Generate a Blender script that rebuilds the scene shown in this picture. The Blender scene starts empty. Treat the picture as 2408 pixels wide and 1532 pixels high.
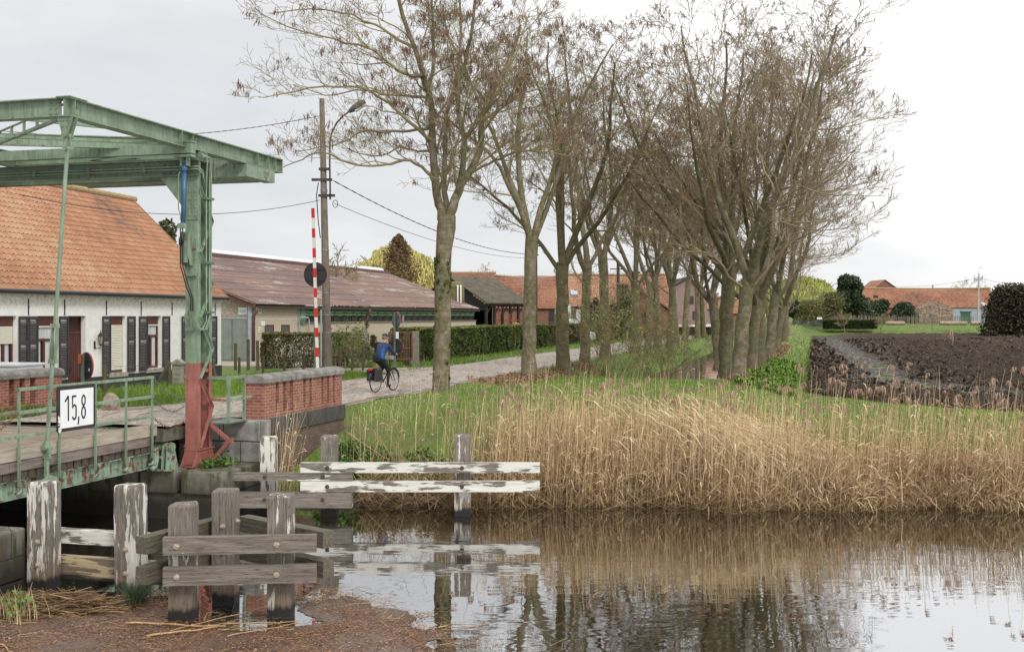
import bpy, math, random
import numpy as np
from mathutils import Vector, Matrix

S = bpy.context.scene
# ---------------------------------------------------------------- camera
# the photograph is treated as 2407 px wide: focal 2626 px, horizon row 742, eye 4 m above the water
F, HZ, CX, CH = 2626.0, 742.0, 1203.5, 4.0
cam = bpy.data.cameras.new("camera")
cam.sensor_width = 36.0
cam.lens = 36.0 * F / 2407.0
cam.shift_y = (HZ - 765.6) / 2407.0
cam.clip_end = 5000
co = bpy.data.objects.new("camera", cam)
co.location = (0, 0, CH)
co.rotation_euler = (math.radians(90), 0, 0)
S.collection.objects.link(co)
S.camera = co
# ---------------------------------------------------------------- world: bright overcast sky
SUN_EL, SUN_AZ = math.radians(42), math.radians(152)      # azimuth from +Y, clockwise
w = bpy.data.worlds.new("World"); S.world = w; w.use_nodes = True
nt = w.node_tree; N = nt.nodes; LK = nt.links
bg = N["Background"]; bg.inputs[1].default_value = 0.1
sky = N.new("ShaderNodeTexSky"); sky.sky_type = 'NISHITA'; sky.sun_disc = False
sky.sun_elevation = SUN_EL; sky.sun_rotation = SUN_AZ
tc = N.new("ShaderNodeTexCoord")
sep = N.new("ShaderNodeSeparateXYZ"); LK.new(tc.outputs["Generated"], sep.inputs[0])
mp = N.new("ShaderNodeMapping"); mp.inputs["Scale"].default_value = (1.3, 1.3, 4.2)
mp.inputs["Location"].default_value = (0.35, 0.2, 0.55)
LK.new(tc.outputs["Generated"], mp.inputs[0])
nz = N.new("ShaderNodeTexNoise"); nz.inputs["Scale"].default_value = 1.9
nz.inputs["Detail"].default_value = 7; nz.inputs["Roughness"].default_value = 0.55
LK.new(mp.outputs[0], nz.inputs["Vector"])
def wm(op, a, b=None, c=None, clamp=False):
    m = N.new("ShaderNodeMath"); m.operation = op; m.use_clamp = clamp
    for i, v in enumerate((a, b, c)):
        if v is None: continue
        if isinstance(v, (int, float)): m.inputs[i].default_value = v
        else: LK.new(v, m.inputs[i])
    return m.outputs[0]
X_, Y_, Z_ = sep.outputs
# clouds are thinner to the east (right) and towards the zenith, heavier low in the west
side = wm('MULTIPLY_ADD', X_, 0.55, 0.52, True)
high = wm('MULTIPLY', wm('MAXIMUM', Z_, 0), 0.95)
cl = wm('MULTIPLY', wm('SUBTRACT', nz.outputs[0], 0.5), 1.05)
lum = wm('ADD', wm('ADD', side, high), cl)
rp = N.new("ShaderNodeValToRGB"); LK.new(lum, rp.inputs[0])
e = rp.color_ramp.elements
e[0].position = 0.22; e[0].color = (6.5, 6.65, 6.95, 1)
e[1].position = 1.0; e[1].color = (14.0, 14.0, 14.1, 1)
for p_, c_ in ((0.40, (7.6, 7.75, 8.0, 1)), (0.55, (8.5, 8.6, 8.8, 1)), (0.72, (9.9, 9.92, 10.0, 1))):
    k = rp.color_ramp.elements.new(p_); k.color = c_
mx = N.new("ShaderNodeMixRGB"); mx.inputs[0].default_value = 0.96
LK.new(sky.outputs[0], mx.inputs[1]); LK.new(rp.outputs[0], mx.inputs[2])
LK.new(mx.outputs[0], bg.inputs[0])
# ---------------------------------------------------------------- sun behind thin cloud
sl = bpy.data.lights.new("sun", 'SUN'); sl.energy = 1.7; sl.angle = math.radians(12); sl.color = (1, .965, .91)
so = bpy.data.objects.new("sun", sl); S.collection.objects.link(so)
dv = Vector((math.sin(SUN_AZ) * math.cos(SUN_EL), math.cos(SUN_AZ) * math.cos(SUN_EL), math.sin(SUN_EL)))
so.rotation_euler = dv.to_track_quat('Z', 'Y').to_euler(); so.location = dv * 60
S.view_settings.view_transform = 'Standard'; S.view_settings.look = 'None'
S.view_settings.exposure = 0.0; S.view_settings.gamma = 1.0
S.cycles.max_bounces = 6; S.cycles.diffuse_bounces = 3; S.cycles.glossy_bounces = 3; S.cycles.transparent_max_bounces = 6

# ================================================================= helpers
TH = math.atan(0.27); CT, ST = math.cos(TH), math.sin(TH)   # the road and bridge run 15 degrees off the view
def W(a, b, z=None):                                          # road frame (a right, b along) -> world
    x, y = CT * a + ST * b, -ST * a + CT * b
    return (x, y) if z is None else (x, y, z)
def A(x, y): return (CT * x - ST * y, ST * x + CT * y)
def pt(x, y, Y): return ((x - CX) * Y / F, Y, CH - (y - HZ) * Y / F)
def gp(x, y, z): Y = (CH - z) * F / (y - HZ); return ((x - CX) * Y / F, Y, z)
def gx(x, Y): return (x - CX) * Y / F
def gz(y, Y): return CH - (y - HZ) * Y / F
rnd = random.Random(7); R = np.random.default_rng(11)
COL = S.collection
ORG = {}
def tag(o, label=None, cat=None, group=None, kind=None):
    if label: o["label"] = label
    if cat: o["category"] = cat
    if group: o["group"] = group
    if kind: o["kind"] = kind
    return o
def thing(name, label, cat, base=(0, 0, 0), group=None, rot=None, frame='R'):
    o = bpy.data.objects.new(name, None); COL.objects.link(o); o.empty_display_size = .3
    if frame == 'R': o.location = W(base[0], base[1], base[2]); o.rotation_euler = (0, 0, -TH)
    else: o.location = base
    if rot is not None: o.rotation_euler = (0, 0, rot)
    tag(o, label, cat, group); ORG[o.name] = Vector(base)
    return o
class MB:
    def __init__(s): s.v = []; s.f = []
    def add(s, vs, fs):
        n = len(s.v); s.v += [tuple(v) for v in vs]; s.f += [tuple(n + i for i in f) for f in fs]; return s
    def hexa(s, c):                                           # 8 corners, bottom ring then top ring
        return s.add(c, [(3, 2, 1, 0), (4, 5, 6, 7), (0, 1, 5, 4), (1, 2, 6, 5), (2, 3, 7, 6), (3, 0, 4, 7)])
    def box(s, x0, x1, y0, y1, z0, z1):
        return s.hexa([(x0, y0, z0), (x1, y0, z0), (x1, y1, z0), (x0, y1, z0), (x0, y0, z1), (x1, y0, z1), (x1, y1, z1), (x0, y1, z1)])
    def bar(s, p, q, w_, h_, up=(0, 0, 1)):                   # w_ sideways, h_ along up
        p, q = Vector(p), Vector(q); d = (q - p).normalized(); u = Vector(up)
        sd = d.cross(u)
        if sd.length < 1e-4: sd = d.cross(Vector((0, 1, 0)))
        sd.normalize(); u = sd.cross(d).normalized(); a_, b_ = sd * w_ / 2, u * h_ / 2
        return s.hexa([p - a_ - b_, p + a_ - b_, q + a_ - b_, q - a_ - b_, p - a_ + b_, p + a_ + b_, q + a_ + b_, q - a_ + b_])
    def ibeam(s, p, q, h, wd, t=.02, up=(0, 0, 1)):
        u = Vector(up); p, q = Vector(p), Vector(q)
        s.bar(p, q, t, h - 2 * t, up); s.bar(p + u * (h / 2 - t / 2), q + u * (h / 2 - t / 2), wd, t, up)
        return s.bar(p - u * (h / 2 - t / 2), q - u * (h / 2 - t / 2), wd, t, up)
    def tube(s, pts, r, n=8, cap=True):
        pts = [Vector(p) for p in pts]; rs = r if isinstance(r, (list, tuple)) else [r] * len(pts)
        n0 = len(s.v); ref = None
        for i, p in enumerate(pts):
            d = (pts[min(i + 1, len(pts) - 1)] - pts[max(i - 1, 0)]).normalized()
            if ref is None:
                ref = Vector((1, 0, 0)) if abs(d.x) < .8 else Vector((0, 1, 0))
            a_ = (ref - d * ref.dot(d)).normalized(); b_ = d.cross(a_); ref = a_
            for k in range(n):
                t = 2 * math.pi * k / n
                s.v.append(tuple(p + (a_ * math.cos(t) + b_ * math.sin(t)) * rs[i]))
        for i in range(len(pts) - 1):
            for k in range(n):
                a0 = n0 + i * n + k; b0 = n0 + i * n + (k + 1) % n
                s.f.append((a0, b0, b0 + n, a0 + n))
        if cap:
            s.f.append(tuple(n0 + k for k in range(n))[::-1]); s.f.append(tuple(n0 + (len(pts) - 1) * n + k for k in range(n)))
        return s
    def prism(s, poly, off):                                  # planar 3-D polygon pushed along a vector
        o = Vector(off); n = len(poly); a_ = [Vector(p) for p in poly]
        return s.add(a_ + [p + o for p in a_], [tuple(range(n))[::-1], tuple(range(n, 2 * n))] + [(i, (i + 1) % n, n + (i + 1) % n, n + i) for i in range(n)])
    def ball(s, c, r, nu=8, nv=5, sz=1.0):
        c = Vector(c); n0 = len(s.v)
        s.v.append(tuple(c - Vector((0, 0, r * sz))))
        for j in range(1, nv):
            ph = math.pi * j / nv - math.pi / 2
            for k in range(nu):
                t = 2 * math.pi * k / nu
                s.v.append((c.x + r * math.cos(ph) * math.cos(t), c.y + r * math.cos(ph) * math.sin(t), c.z + r * sz * math.sin(ph)))
        s.v.append(tuple(c + Vector((0, 0, r * sz)))); top = len(s.v) - 1
        for k in range(nu):
            s.f.append((n0, n0 + 1 + (k + 1) % nu, n0 + 1 + k)); s.f.append((top, top - nu + k, top - nu + (k + 1) % nu))
        for j in range(nv - 2):
            for k in range(nu):
                a0 = n0 + 1 + j * nu + k; b0 = n0 + 1 + j * nu + (k + 1) % nu
                s.f.append((a0, b0, b0 + nu, a0 + nu))
        return s
def obj(name, mb, mat, parent=None, bevel=0, smooth=False, base=None, frame='R', org=None, auto=False):
    me = bpy.data.meshes.new(name)
    if parent is not None: o0 = ORG[parent.name]
    else: o0 = Vector(base if base is not None else (0, 0, 0))
    V = mb.v
    if o0.length: V = [(v[0] - o0.x, v[1] - o0.y, v[2] - o0.z) for v in mb.v]
    me.from_pydata(V, [], mb.f); me.update()
    for m in (mat if isinstance(mat, list) else [mat]): me.materials.append(m)
    if smooth: me.polygons.foreach_set('use_smooth', [True] * len(me.polygons))
    o = bpy.data.objects.new(name, me); COL.objects.link(o); ORG[o.name] = o0
    if parent is not None: o.parent = parent
    elif frame == 'R': o.location = W(o0.x, o0.y, o0.z); o.rotation_euler = (0, 0, -TH)
    else: o.location = o0
    if bevel:
        b_ = o.modifiers.new("bevel", 'BEVEL'); b_.width = bevel; b_.segments = 2; b_.limit_method = 'ANGLE'
    return o
def nmesh(name, V, Fq, mat, parent=None, attr=None, smooth=False, base=(0, 0, 0), colattr=None):
    V = np.asarray(V, np.float32) - np.asarray(ORG[parent.name] if parent is not None else base, np.float32)
    Fq = np.asarray(Fq, np.int32); me = bpy.data.meshes.new(name); k = Fq.shape[1]
    me.vertices.add(len(V)); me.vertices.foreach_set('co', V.ravel())
    me.loops.add(Fq.size); me.loops.foreach_set('vertex_index', Fq.ravel())
    me.polygons.add(len(Fq)); me.polygons.foreach_set('loop_start', np.arange(0, Fq.size, k, dtype=np.int32))
    if smooth: me.polygons.foreach_set('use_smooth', np.ones(len(Fq), bool))
    me.update(calc_edges=True)
    if attr is not None:
        at = me.attributes.new('cv', 'FLOAT', 'POINT'); at.data.foreach_set('value', np.asarray(attr, np.float32).ravel())
    me.materials.append(mat)
    o = bpy.data.objects.new(name, me); COL.objects.link(o)
    ORG[o.name] = ORG[parent.name] if parent is not None else Vector(base)
    if parent is not None: o.parent = parent
    else: o.location = base
    return o
def dup(o, parent=None):
    c = o.copy(); COL.objects.link(c); c.parent = parent
    for ch in [x for x in o.children]: dup(ch, c)
    return c
# numpy value noise
def vnoise(x, y, seed=0):
    xi = np.floor(x).astype(np.int64); yi = np.floor(y).astype(np.int64); fx = x - xi; fy = y - yi
    def h(i, j):
        n = (i * 374761393 + j * 668265263 + seed * 144269504) & 0xffffffff
        n = ((n ^ (n >> 13)) * 1274126177) & 0xffffffff
        return ((n ^ (n >> 16)) & 0xffff) / 65535.0
    sx = fx * fx * (3 - 2 * fx); sy = fy * fy * (3 - 2 * fy)
    return (h(xi, yi) * (1 - sx) + h(xi + 1, yi) * sx) * (1 - sy) + (h(xi, yi + 1) * (1 - sx) + h(xi + 1, yi + 1) * sx) * sy
def fbm(x, y, seed=0, oc=4):
    s_ = 0; a_ = 1; t = 0
    for i in range(oc): s_ = s_ + a_ * vnoise(x * 2 ** i, y * 2 ** i, seed + i); t += a_; a_ *= .5
    return s_ / t
def sstep(a_, b_, x): t = np.clip((x - a_) / (b_ - a_), 0, 1); return t * t * (3 - 2 * t)
def ribbons(P, Wd, side):                                      # P (N,n,3) Wd (N,n) side (N,3)
    N_, n, _ = P.shape; off = side[:, None, :] * Wd[:, :, None] * .5
    V = np.stack([P - off, P + off], 2).reshape(-1, 3)
    b_ = (np.arange(N_) * n * 2)[:, None] + (np.arange(n - 1) * 2)[None, :]
    Fq = np.stack([b_, b_ + 1, b_ + 3, b_ + 2], -1).reshape(-1, 4)
    return V, Fq
def rside(N_):
    t = R.uniform(0, 2 * np.pi, N_); return np.stack([np.cos(t), np.sin(t), np.zeros(N_)], 1)
def blades(name, X, Y, Z, h, wd, lean, mat, curve=.6, n=3, parent=None, cvs=None, kind='stuff'):
    N_ = len(X); t = np.linspace(0, 1, n); az = R.uniform(0, 2 * np.pi, N_); L = lean * R.uniform(.2, 1, N_)
    P = np.zeros((N_, n, 3))
    P[:, :, 0] = X[:, None] + (np.cos(az) * L)[:, None] * h[:, None] * (t ** (1 + curve))[None]
    P[:, :, 1] = Y[:, None] + (np.sin(az) * L)[:, None] * h[:, None] * (t ** (1 + curve))[None]
    P[:, :, 2] = Z[:, None] + h[:, None] * t[None] * (1 - .25 * L[:, None] * t[None])
    Wd = (wd * np.ones(N_))[:, None] * (1 - .85 * t)[None]
    V, Fq = ribbons(P, Wd, rside(N_))
    cv = np.repeat(R.uniform(0, 1, N_) if cvs is None else cvs, n * 2)
    return V, Fq, cv
def merge(parts):
    Vs, Fs, Cs = [], [], []; n = 0
    for V, Fq, c in parts: Vs.append(V); Fs.append(Fq + n); Cs.append(c); n += len(V)
    return np.concatenate(Vs), np.concatenate(Fs), np.concatenate(Cs)
def leafquads(C, size, flat=0.0, asp=1.6):                      # C (N,3) random facing leaf quads
    N_ = len(C); a_ = R.normal(size=(N_, 3)); a_ /= np.linalg.norm(a_, axis=1)[:, None]
    b_ = R.normal(size=(N_, 3)); b_[:, 2] *= (1 - flat); b_ -= a_ * (a_ * b_).sum(1)[:, None]; b_ /= np.linalg.norm(b_, axis=1)[:, None]
    s_ = (size * R.uniform(.6, 1.3, N_))[:, None]
    V = np.stack([C - a_ * s_ * asp * .5, C - b_ * s_ * .5, C + a_ * s_ * asp * .5, C + b_ * s_ * .5], 1).reshape(-1, 3)
    Fq = np.arange(N_ * 4).reshape(-1, 4)
    return V, Fq

# ================================================================= materials
MT = {}
def newmat(name):
    m = bpy.data.materials.new(name); m.use_nodes = True; MT[name] = m
    return m, m.node_tree, m.node_tree.nodes["Principled BSDF"]
def nd(t, kind, **kw):
    n = t.nodes.new(kind)
    for k, v in kw.items():
        if k in n.inputs: n.inputs[k].default_value = v
        else: setattr(n, k, v)
    return n
def coords(t, scale=(1, 1, 1), loc=(0, 0, 0), src='Object'):
    c = t.nodes.new("ShaderNodeTexCoord"); m = t.nodes.new("ShaderNodeMapping")
    m.inputs["Scale"].default_value = scale; m.inputs["Location"].default_value = loc
    t.links.new(c.outputs[src], m.inputs[0]); return m.outputs[0]
def noise(t, vec, sc, det=5, ro=.6, dist=0):
    n = t.nodes.new("ShaderNodeTexNoise"); n.inputs["Scale"].default_value = sc; n.inputs["Detail"].default_value = det
    n.inputs["Roughness"].default_value = ro; n.inputs["Distortion"].default_value = dist
    t.links.new(vec, n.inputs["Vector"]); return n.outputs[0]
def ramp(t, fac, stops):
    r = t.nodes.new("ShaderNodeValToRGB"); t.links.new(fac, r.inputs[0]); el = r.color_ramp.elements
    while len(el) < len(stops): el.new(.5)
    for i, (p, c) in enumerate(stops):
        el[i].position = p; el[i].color = (c, c, c, 1) if isinstance(c, (int, float)) else (*c, 1)
    return r.outputs[0]
def mixc(t, f, a_, b_, mode='MIX'):
    m = t.nodes.new("ShaderNodeMixRGB"); m.blend_type = mode
    for i, v in ((0, f), (1, a_), (2, b_)):
        if isinstance(v, (int, float)): m.inputs[i].default_value = v
        elif isinstance(v, tuple): m.inputs[i].default_value = (*v, 1)
        else: t.links.new(v, m.inputs[i])
    return m.outputs[0]
def mth(t, op, a_, b_=0.0, clamp=False):
    m = t.nodes.new("ShaderNodeMath"); m.operation = op; m.use_clamp = clamp
    for i, v in ((0, a_), (1, b_)):
        if isinstance(v, (int, float)): m.inputs[i].default_value = v
        else: t.links.new(v, m.inputs[i])
    return m.outputs[0]
def bump(t, bs, h, st=.3, dist=.02, prev=None):
    b_ = t.nodes.new("ShaderNodeBump"); b_.inputs["Strength"].default_value = st; b_.inputs["Distance"].default_value = dist
    t.links.new(h, b_.inputs["Height"]); t.links.new(b_.outputs[0], bs.inputs["Normal"]); return b_
def setc(t, bs, c, ro=.8):
    if isinstance(c, tuple): bs.inputs["Base Color"].default_value = (*c, 1)
    else: t.links.new(c, bs.inputs["Base Color"])
    if isinstance(ro, (int, float)): bs.inputs["Roughness"].default_value = ro
    else: t.links.new(ro, bs.inputs["Roughness"])
def simple(name, c1, c2=None, sc=6, ro=.8, bst=.2, met=0, scale=(1, 1, 1), det=6, lo=.35, hi=.65, bd=.01):
    m, t, bs = newmat(name); v = coords(t, scale); n = noise(t, v, sc, det)
    c2 = c2 or tuple(x * .7 for x in c1)
    setc(t, bs, ramp(t, n, [(lo, c1), (hi, c2)]), ro); bs.inputs["Metallic"].default_value = met
    if bst: bump(t, bs, n, bst, bd)
    return m
def attrmat(name, stops, ro=.8, sub=0, spec=.3):
    m, t, bs = newmat(name); a_ = t.nodes.new("ShaderNodeAttribute"); a_.attribute_name = 'cv'
    setc(t, bs, ramp(t, a_.outputs["Fac"], stops), ro); bs.inputs["Specular IOR Level"].default_value = spec
    return m
def posz(t):
    g = t.nodes.new("ShaderNodeNewGeometry"); s_ = t.nodes.new("ShaderNodeSeparateXYZ"); t.links.new(g.outputs["Position"], s_.inputs[0])
    return s_.outputs[2]
def timber(name, axis, paint, seed, wet=True, dk=(.09, .074, .06), lt=(.285, .245, .205), pc=(.72, .70, .63)):
    """weathered oak with peeling white paint; algae-dark band near the water; axis = grain direction"""
    m, t, bs = newmat(name)
    sc = [9, 9, 9]; sc[axis] = .6; v = coords(t, tuple(sc), (seed, seed * 1.7, seed * .3))
    g = noise(t, v, 3.2, 8, .7, .3); fine = noise(t, v, 9, 4, .7)
    wood = ramp(t, g, [(.3, dk), (.5, tuple((a_ + b_) / 2 for a_, b_ in zip(dk, lt))), (.68, lt)])
    wood = mixc(t, ramp(t, fine, [(.36, 1), (.44, 0)]), wood, (.04, .033, .027))
    sp = [8, 8, 8]; sp[axis] = 1.0; vp = coords(t, tuple(sp), (seed * 2.1, seed, seed * 1.3))
    pn = noise(t, vp, 1.15, 9, .62, .25); big = noise(t, coords(t, (1, 1, 1), (seed, seed * 3, 0)), 1.6, 2)
    msk = mth(t, 'ADD', pn, mth(t, 'MULTIPLY', mth(t, 'SUBTRACT', big, .5), .55))
    lo = .5 + (0.5 - paint) * .32
    fac = ramp(t, mth(t, 'ADD', msk, mth(t, 'MULTIPLY', mth(t, 'SUBTRACT', fine, .5), .16)), [(lo, 0), (lo + .02, 1)])
    pc = mixc(t, ramp(t, g, [(.3, 1), (.6, 0)]), pc, tuple(x * .72 for x in pc))
    z = posz(t)
    zz = mth(t, 'ADD', z, mth(t, 'MULTIPLY', mth(t, 'SUBTRACT', pn, .5), .25))
    col = mixc(t, fac, wood, pc)
    if wet:
        st = ramp(t, zz, [(.15, 1), (.62, 0)]); col = mixc(t, mth(t, 'MULTIPLY', st, .55), col, (.16, .10, .055), 'MIX')
        dkm = ramp(t, zz, [(.13, 1), (.20, 0)]); col = mixc(t, dkm, col, (.014, .012, .010))
    setc(t, bs, col, .78)
    h = mth(t, 'ADD', g, mth(t, 'MULTIPLY', fac, .18)); bump(t, bs, h, .8, .02)
    return m
def steel(name, c, rust=.25, seed=0, ro=.5, rc=(.14, .055, .025)):
    m, t, bs = newmat(name); v = coords(t, (1, 1, 1), (seed, 0, 0)); n = noise(t, v, 2.2, 8, .65); n2 = noise(t, coords(t, (9, 9, 1.2), (seed, 3, 0)), 1.6, 6, .7)
    c2 = tuple(x * .72 for x in c); c3 = tuple(min(1, x * 1.22 + .02) for x in c)
    col = ramp(t, n, [(.3, c2), (.5, c), (.7, c3)])
    col = mixc(t, mth(t, 'MULTIPLY', ramp(t, n2, [(.46, 0), (.66, 1)]), .6), col, (.10, .10, .05))
    r = mth(t, 'ADD', noise(t, v, 5, 9, .7), mth(t, 'MULTIPLY', n2, .35)); lo = .95 - rust * .5
    f = ramp(t, r, [(lo - .02, 0), (lo + .05, 1)]); col = mixc(t, f, col, rc)
    setc(t, bs, col, mth(t, 'ADD', mth(t, 'MULTIPLY', f, .3), ro)); bump(t, bs, mth(t, 'ADD', n, f), .12, .004)
    return m
def stone(name, c1, c2, seed=0, moss=.3, bw=1.1, bh=.42, mortar=(.05, .045, .04), zoff=0.0):
    m, t, bs = newmat(name)
    c_ = t.nodes.new("ShaderNodeTexCoord"); s_ = t.nodes.new("ShaderNodeSeparateXYZ"); t.links.new(c_.outputs["Object"], s_.inputs[0])
    u = mth(t, 'ADD', s_.outputs[0], s_.outputs[1]); cb = t.nodes.new("ShaderNodeCombineXYZ")
    t.links.new(u, cb.inputs[0]); t.links.new(mth(t, 'ADD', s_.outputs[2], zoff), cb.inputs[1])
    b_ = nd(t, "ShaderNodeTexBrick"); t.links.new(cb.outputs[0], b_.inputs["Vector"])
    b_.inputs["Scale"].default_value = 1; b_.inputs["Brick Width"].default_value = bw; b_.inputs["Row Height"].default_value = bh
    b_.inputs["Mortar Size"].default_value = .012; b_.inputs["Mortar Smooth"].default_value = .3; b_.inputs["Bias"].default_value = 0
    b_.inputs["Color1"].default_value = (*c1, 1); b_.inputs["Color2"].default_value = (*c2, 1); b_.inputs["Mortar"].default_value = (*mortar, 1)
    v = coords(t, (1, 1, 1), (seed, 0, 0)); n = noise(t, v, 3, 8, .65)
    col = mixc(t, .85, b_.outputs[0], ramp(t, n, [(.3, .28), (.7, 1.1)]), 'MULTIPLY')
    col = mixc(t, mth(t, 'MULTIPLY', ramp(t, noise(t, v, 1.1, 6, .7), [(.48, 0), (.62, 1)]), .6), col, (.075, .06, .04))
    vs = coords(t, (3, 3, .5), (seed, 0, 5)); st = noise(t, vs, 1.5, 5); col = mixc(t, mth(t, 'MULTIPLY', ramp(t, st, [(.5, 0), (.65, 1)]), moss), col, (.055, .06, .02))
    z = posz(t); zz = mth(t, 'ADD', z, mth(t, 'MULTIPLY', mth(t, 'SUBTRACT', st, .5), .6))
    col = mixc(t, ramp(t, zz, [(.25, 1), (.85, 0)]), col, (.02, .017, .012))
    setc(t, bs, col, .85); bump(t, bs, mth(t, 'ADD', n, mth(t, 'MULTIPLY', b_.outputs["Fac"], -1.5)), .5, .012)
    return m
def brick(name, c1, c2, mortar, bw=.21, bh=.065, ms=.008, offs=.5, seed=0, patch=.3, wear=(.1, .05, .035)):
    m, t, bs = newmat(name)
    c_ = t.nodes.new("ShaderNodeTexCoord"); s_ = t.nodes.new("ShaderNodeSeparateXYZ"); t.links.new(c_.outputs["Object"], s_.inputs[0])
    u = mth(t, 'ADD', s_.outputs[0], s_.outputs[1]); cb = t.nodes.new("ShaderNodeCombineXYZ")
    t.links.new(u, cb.inputs[0]); t.links.new(s_.outputs[2], cb.inputs[1])
    b_ = nd(t, "ShaderNodeTexBrick"); t.links.new(cb.outputs[0], b_.inputs["Vector"]); b_.offset = offs
    b_.inputs["Scale"].default_value = 1; b_.inputs["Brick Width"].default_value = bw; b_.inputs["Row Height"].default_value = bh
    b_.inputs["Mortar Size"].default_value = ms; b_.inputs["Mortar Smooth"].default_value = .2; b_.inputs["Bias"].default_value = -.1
    b_.inputs["Color1"].default_value = (*c1, 1); b_.inputs["Color2"].default_value = (*c2, 1); b_.inputs["Mortar"].default_value = (*mortar, 1)
    n = noise(t, coords(t, (1, 1, 1), (seed, 0, 0)), 3, 7, .7)
    col = mixc(t, mth(t, 'MULTIPLY', ramp(t, n, [(.48, 0), (.66, 1)]), patch), b_.outputs[0], wear)
    setc(t, bs, col, .85); bump(t, bs, mth(t, 'ADD', mth(t, 'MULTIPLY', n, .5), mth(t, 'MULTIPLY', b_.outputs["Fac"], -1)), .4, .008)
    return m
def plain(name, c, ro=.5, met=0, spec=.5):
    m, t, bs = newmat(name); bs.inputs["Base Color"].default_value = (*c, 1); bs.inputs["Roughness"].default_value = ro
    bs.inputs["Metallic"].default_value = met; bs.inputs["Specular IOR Level"].default_value = spec; return m
GREEN = steel("green_paint", (.205, .285, .195), .30, 1)
GREEN2 = steel("green_paint_rusty", (.24, .34, .25), .50, 5)
GREEND = steel("green_paint_grimy", (.115, .165, .11), .32, 9)
REDP = steel("red_oxide_paint", (.34, .115, .095), .30, 3, .55)
BLUE = simple("blue_cylinder_paint", (.055, .13, .25), (.04, .095, .19), 8, .35, .05)
BLACKR = plain("black_rubber", (.012, .012, .013), .5)
BOLT = simple("bolt_metal", (.55, .50, .42), (.30, .20, .13), 30, .5, .2)
BOLTD = simple("bolt_dark", (.05, .045, .04), (.10, .05, .03), 30, .5, .2)
# ================================================================= land, road, field, water
def kx(x): return (CX - x) / F
def b_at(a, x): k = kx(x); return a * (ST * k - CT) / (ST + CT * k)          # along a wall at a, where does column x fall
def a_at(b, x): k = kx(x); return -b * (ST + CT * k) / (CT - ST * k)
def z_at(a, b, y): return CH - (y - HZ) * (-ST * a + CT * b) / F
def shore(X): return 23.45 + .25 * np.sin(X * .9) + .15 * np.sin(X * 2.3 + 1) + .35 * sstep(2, 9, X) * -1 + .25 * sstep(-1.2, -2.5, X)
def height(a, b):
    a = np.asarray(a, float); b = np.asarray(b, float); X = CT * a + ST * b; Y = -ST * a + CT * b
    land = 1.6 + 1.15 * sstep(112, 165, b)
    fld = 1.3 + 1.5 * sstep(149, 160, Y) * (X > -50)
    k = sstep(-2.0, -.6, a); land = land * (1 - k) + fld * k
    d = Y - shore(X)
    bank = np.interp(d, [-4, -.6, 0, .5, 3, 5.5, 9], [-1.4, -.35, .02, .28, .85, 1.3, 1.62])
    h = np.minimum(land, bank + (d > 9) * 9) + .05 * (fbm(X * .8, Y * .8, 3) - .5) * sstep(0, 3, d)
    dp = np.interp(a, [-10.8, -8.2, -7.4, -4.4, -3.7, -2.7], [0, .75, 1.05, 1.05, .75, 0]) * sstep(42.5, 47, b) * (1 - sstep(128, 134, b))
    h = h - dp
    h = np.where((a < -11.74) & (b < 21.25), -1.4, h)
    h = np.where((a < -11.74) & (b >= 21.25), np.where(b < 112, 1.6 + .04 * (fbm(X, Y, 8) - .5), land), h)
    return h
def grid_sheet(name, av, bv, hf, mat, kind='structure', smooth=True, keep=None):
    a, b = np.meshgrid(av, bv); h = hf(a, b); X = CT * a + ST * b; Y = -ST * a + CT * b
    V = np.stack([X, Y, h], -1).reshape(-1, 3); n = len(av); m = len(bv)
    i = (np.arange(m - 1)[:, None] * n + np.arange(n - 1)[None]).reshape(-1)
    Fq = np.stack([i, i + 1, i + n + 1, i + n], 1)
    if keep is not None:
        k = keep(a[:-1, :-1].ravel(), b[:-1, :-1].ravel()); Fq = Fq[k]
        used = np.unique(Fq); mp_ = np.full(len(V), -1); mp_[used] = np.arange(len(used)); V = V[used]; Fq = mp_[Fq]
    o = nmesh(name, V, Fq, mat, smooth=smooth); tag(o, kind=kind); return o
def spans(*seg):
    out = []
    for s0, s1, st in seg: out += list(np.arange(s0, s1 - 1e-6, st))
    return np.array(out + [seg[-1][1]])

m, t, bs = newmat("ground_grass")
v = coords(t); n1 = noise(t, v, .35, 6, .6); n2 = noise(t, v, 7, 6, .7); n3 = noise(t, v, 1.6, 5, .6)
c = ramp(t, n2, [(.3, (.06, .10, .014)), (.5, (.11, .18, .025)), (.7, (.16, .235, .04))])
c = mixc(t, ramp(t, n1, [(.46, 0), (.62, .7)]), c, (.13, .125, .045))
c = mixc(t, ramp(t, n3, [(.56, 0), (.70, .65)]), c, (.085, .06, .035))
z = posz(t); c = mixc(t, ramp(t, mth(t, 'ADD', z, mth(t, 'MULTIPLY', n2, .25)), [(.28, 1), (.5, 0)]), c, (.045, .032, .02))
setc(t, bs, c, .9); bump(t, bs, n2, .7, .05)
GROUND = m
av = spans((-260, -60, 8), (-60, -24, 1.5), (-24, -17.8, .6), (-17.8, -11.76, .5), (-11.74, -1, .3), (-1, 6, .4), (6, 60, 3), (60, 420, 12))
bv = spans((14.5, 21.24, .35), (21.26, 34, .35), (34, 60, .5), (60, 130, 1.2), (130, 180, 1), (180, 300, 10), (300, 1900, 80))
grid_sheet("ground", av, bv, height, GROUND)

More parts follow.
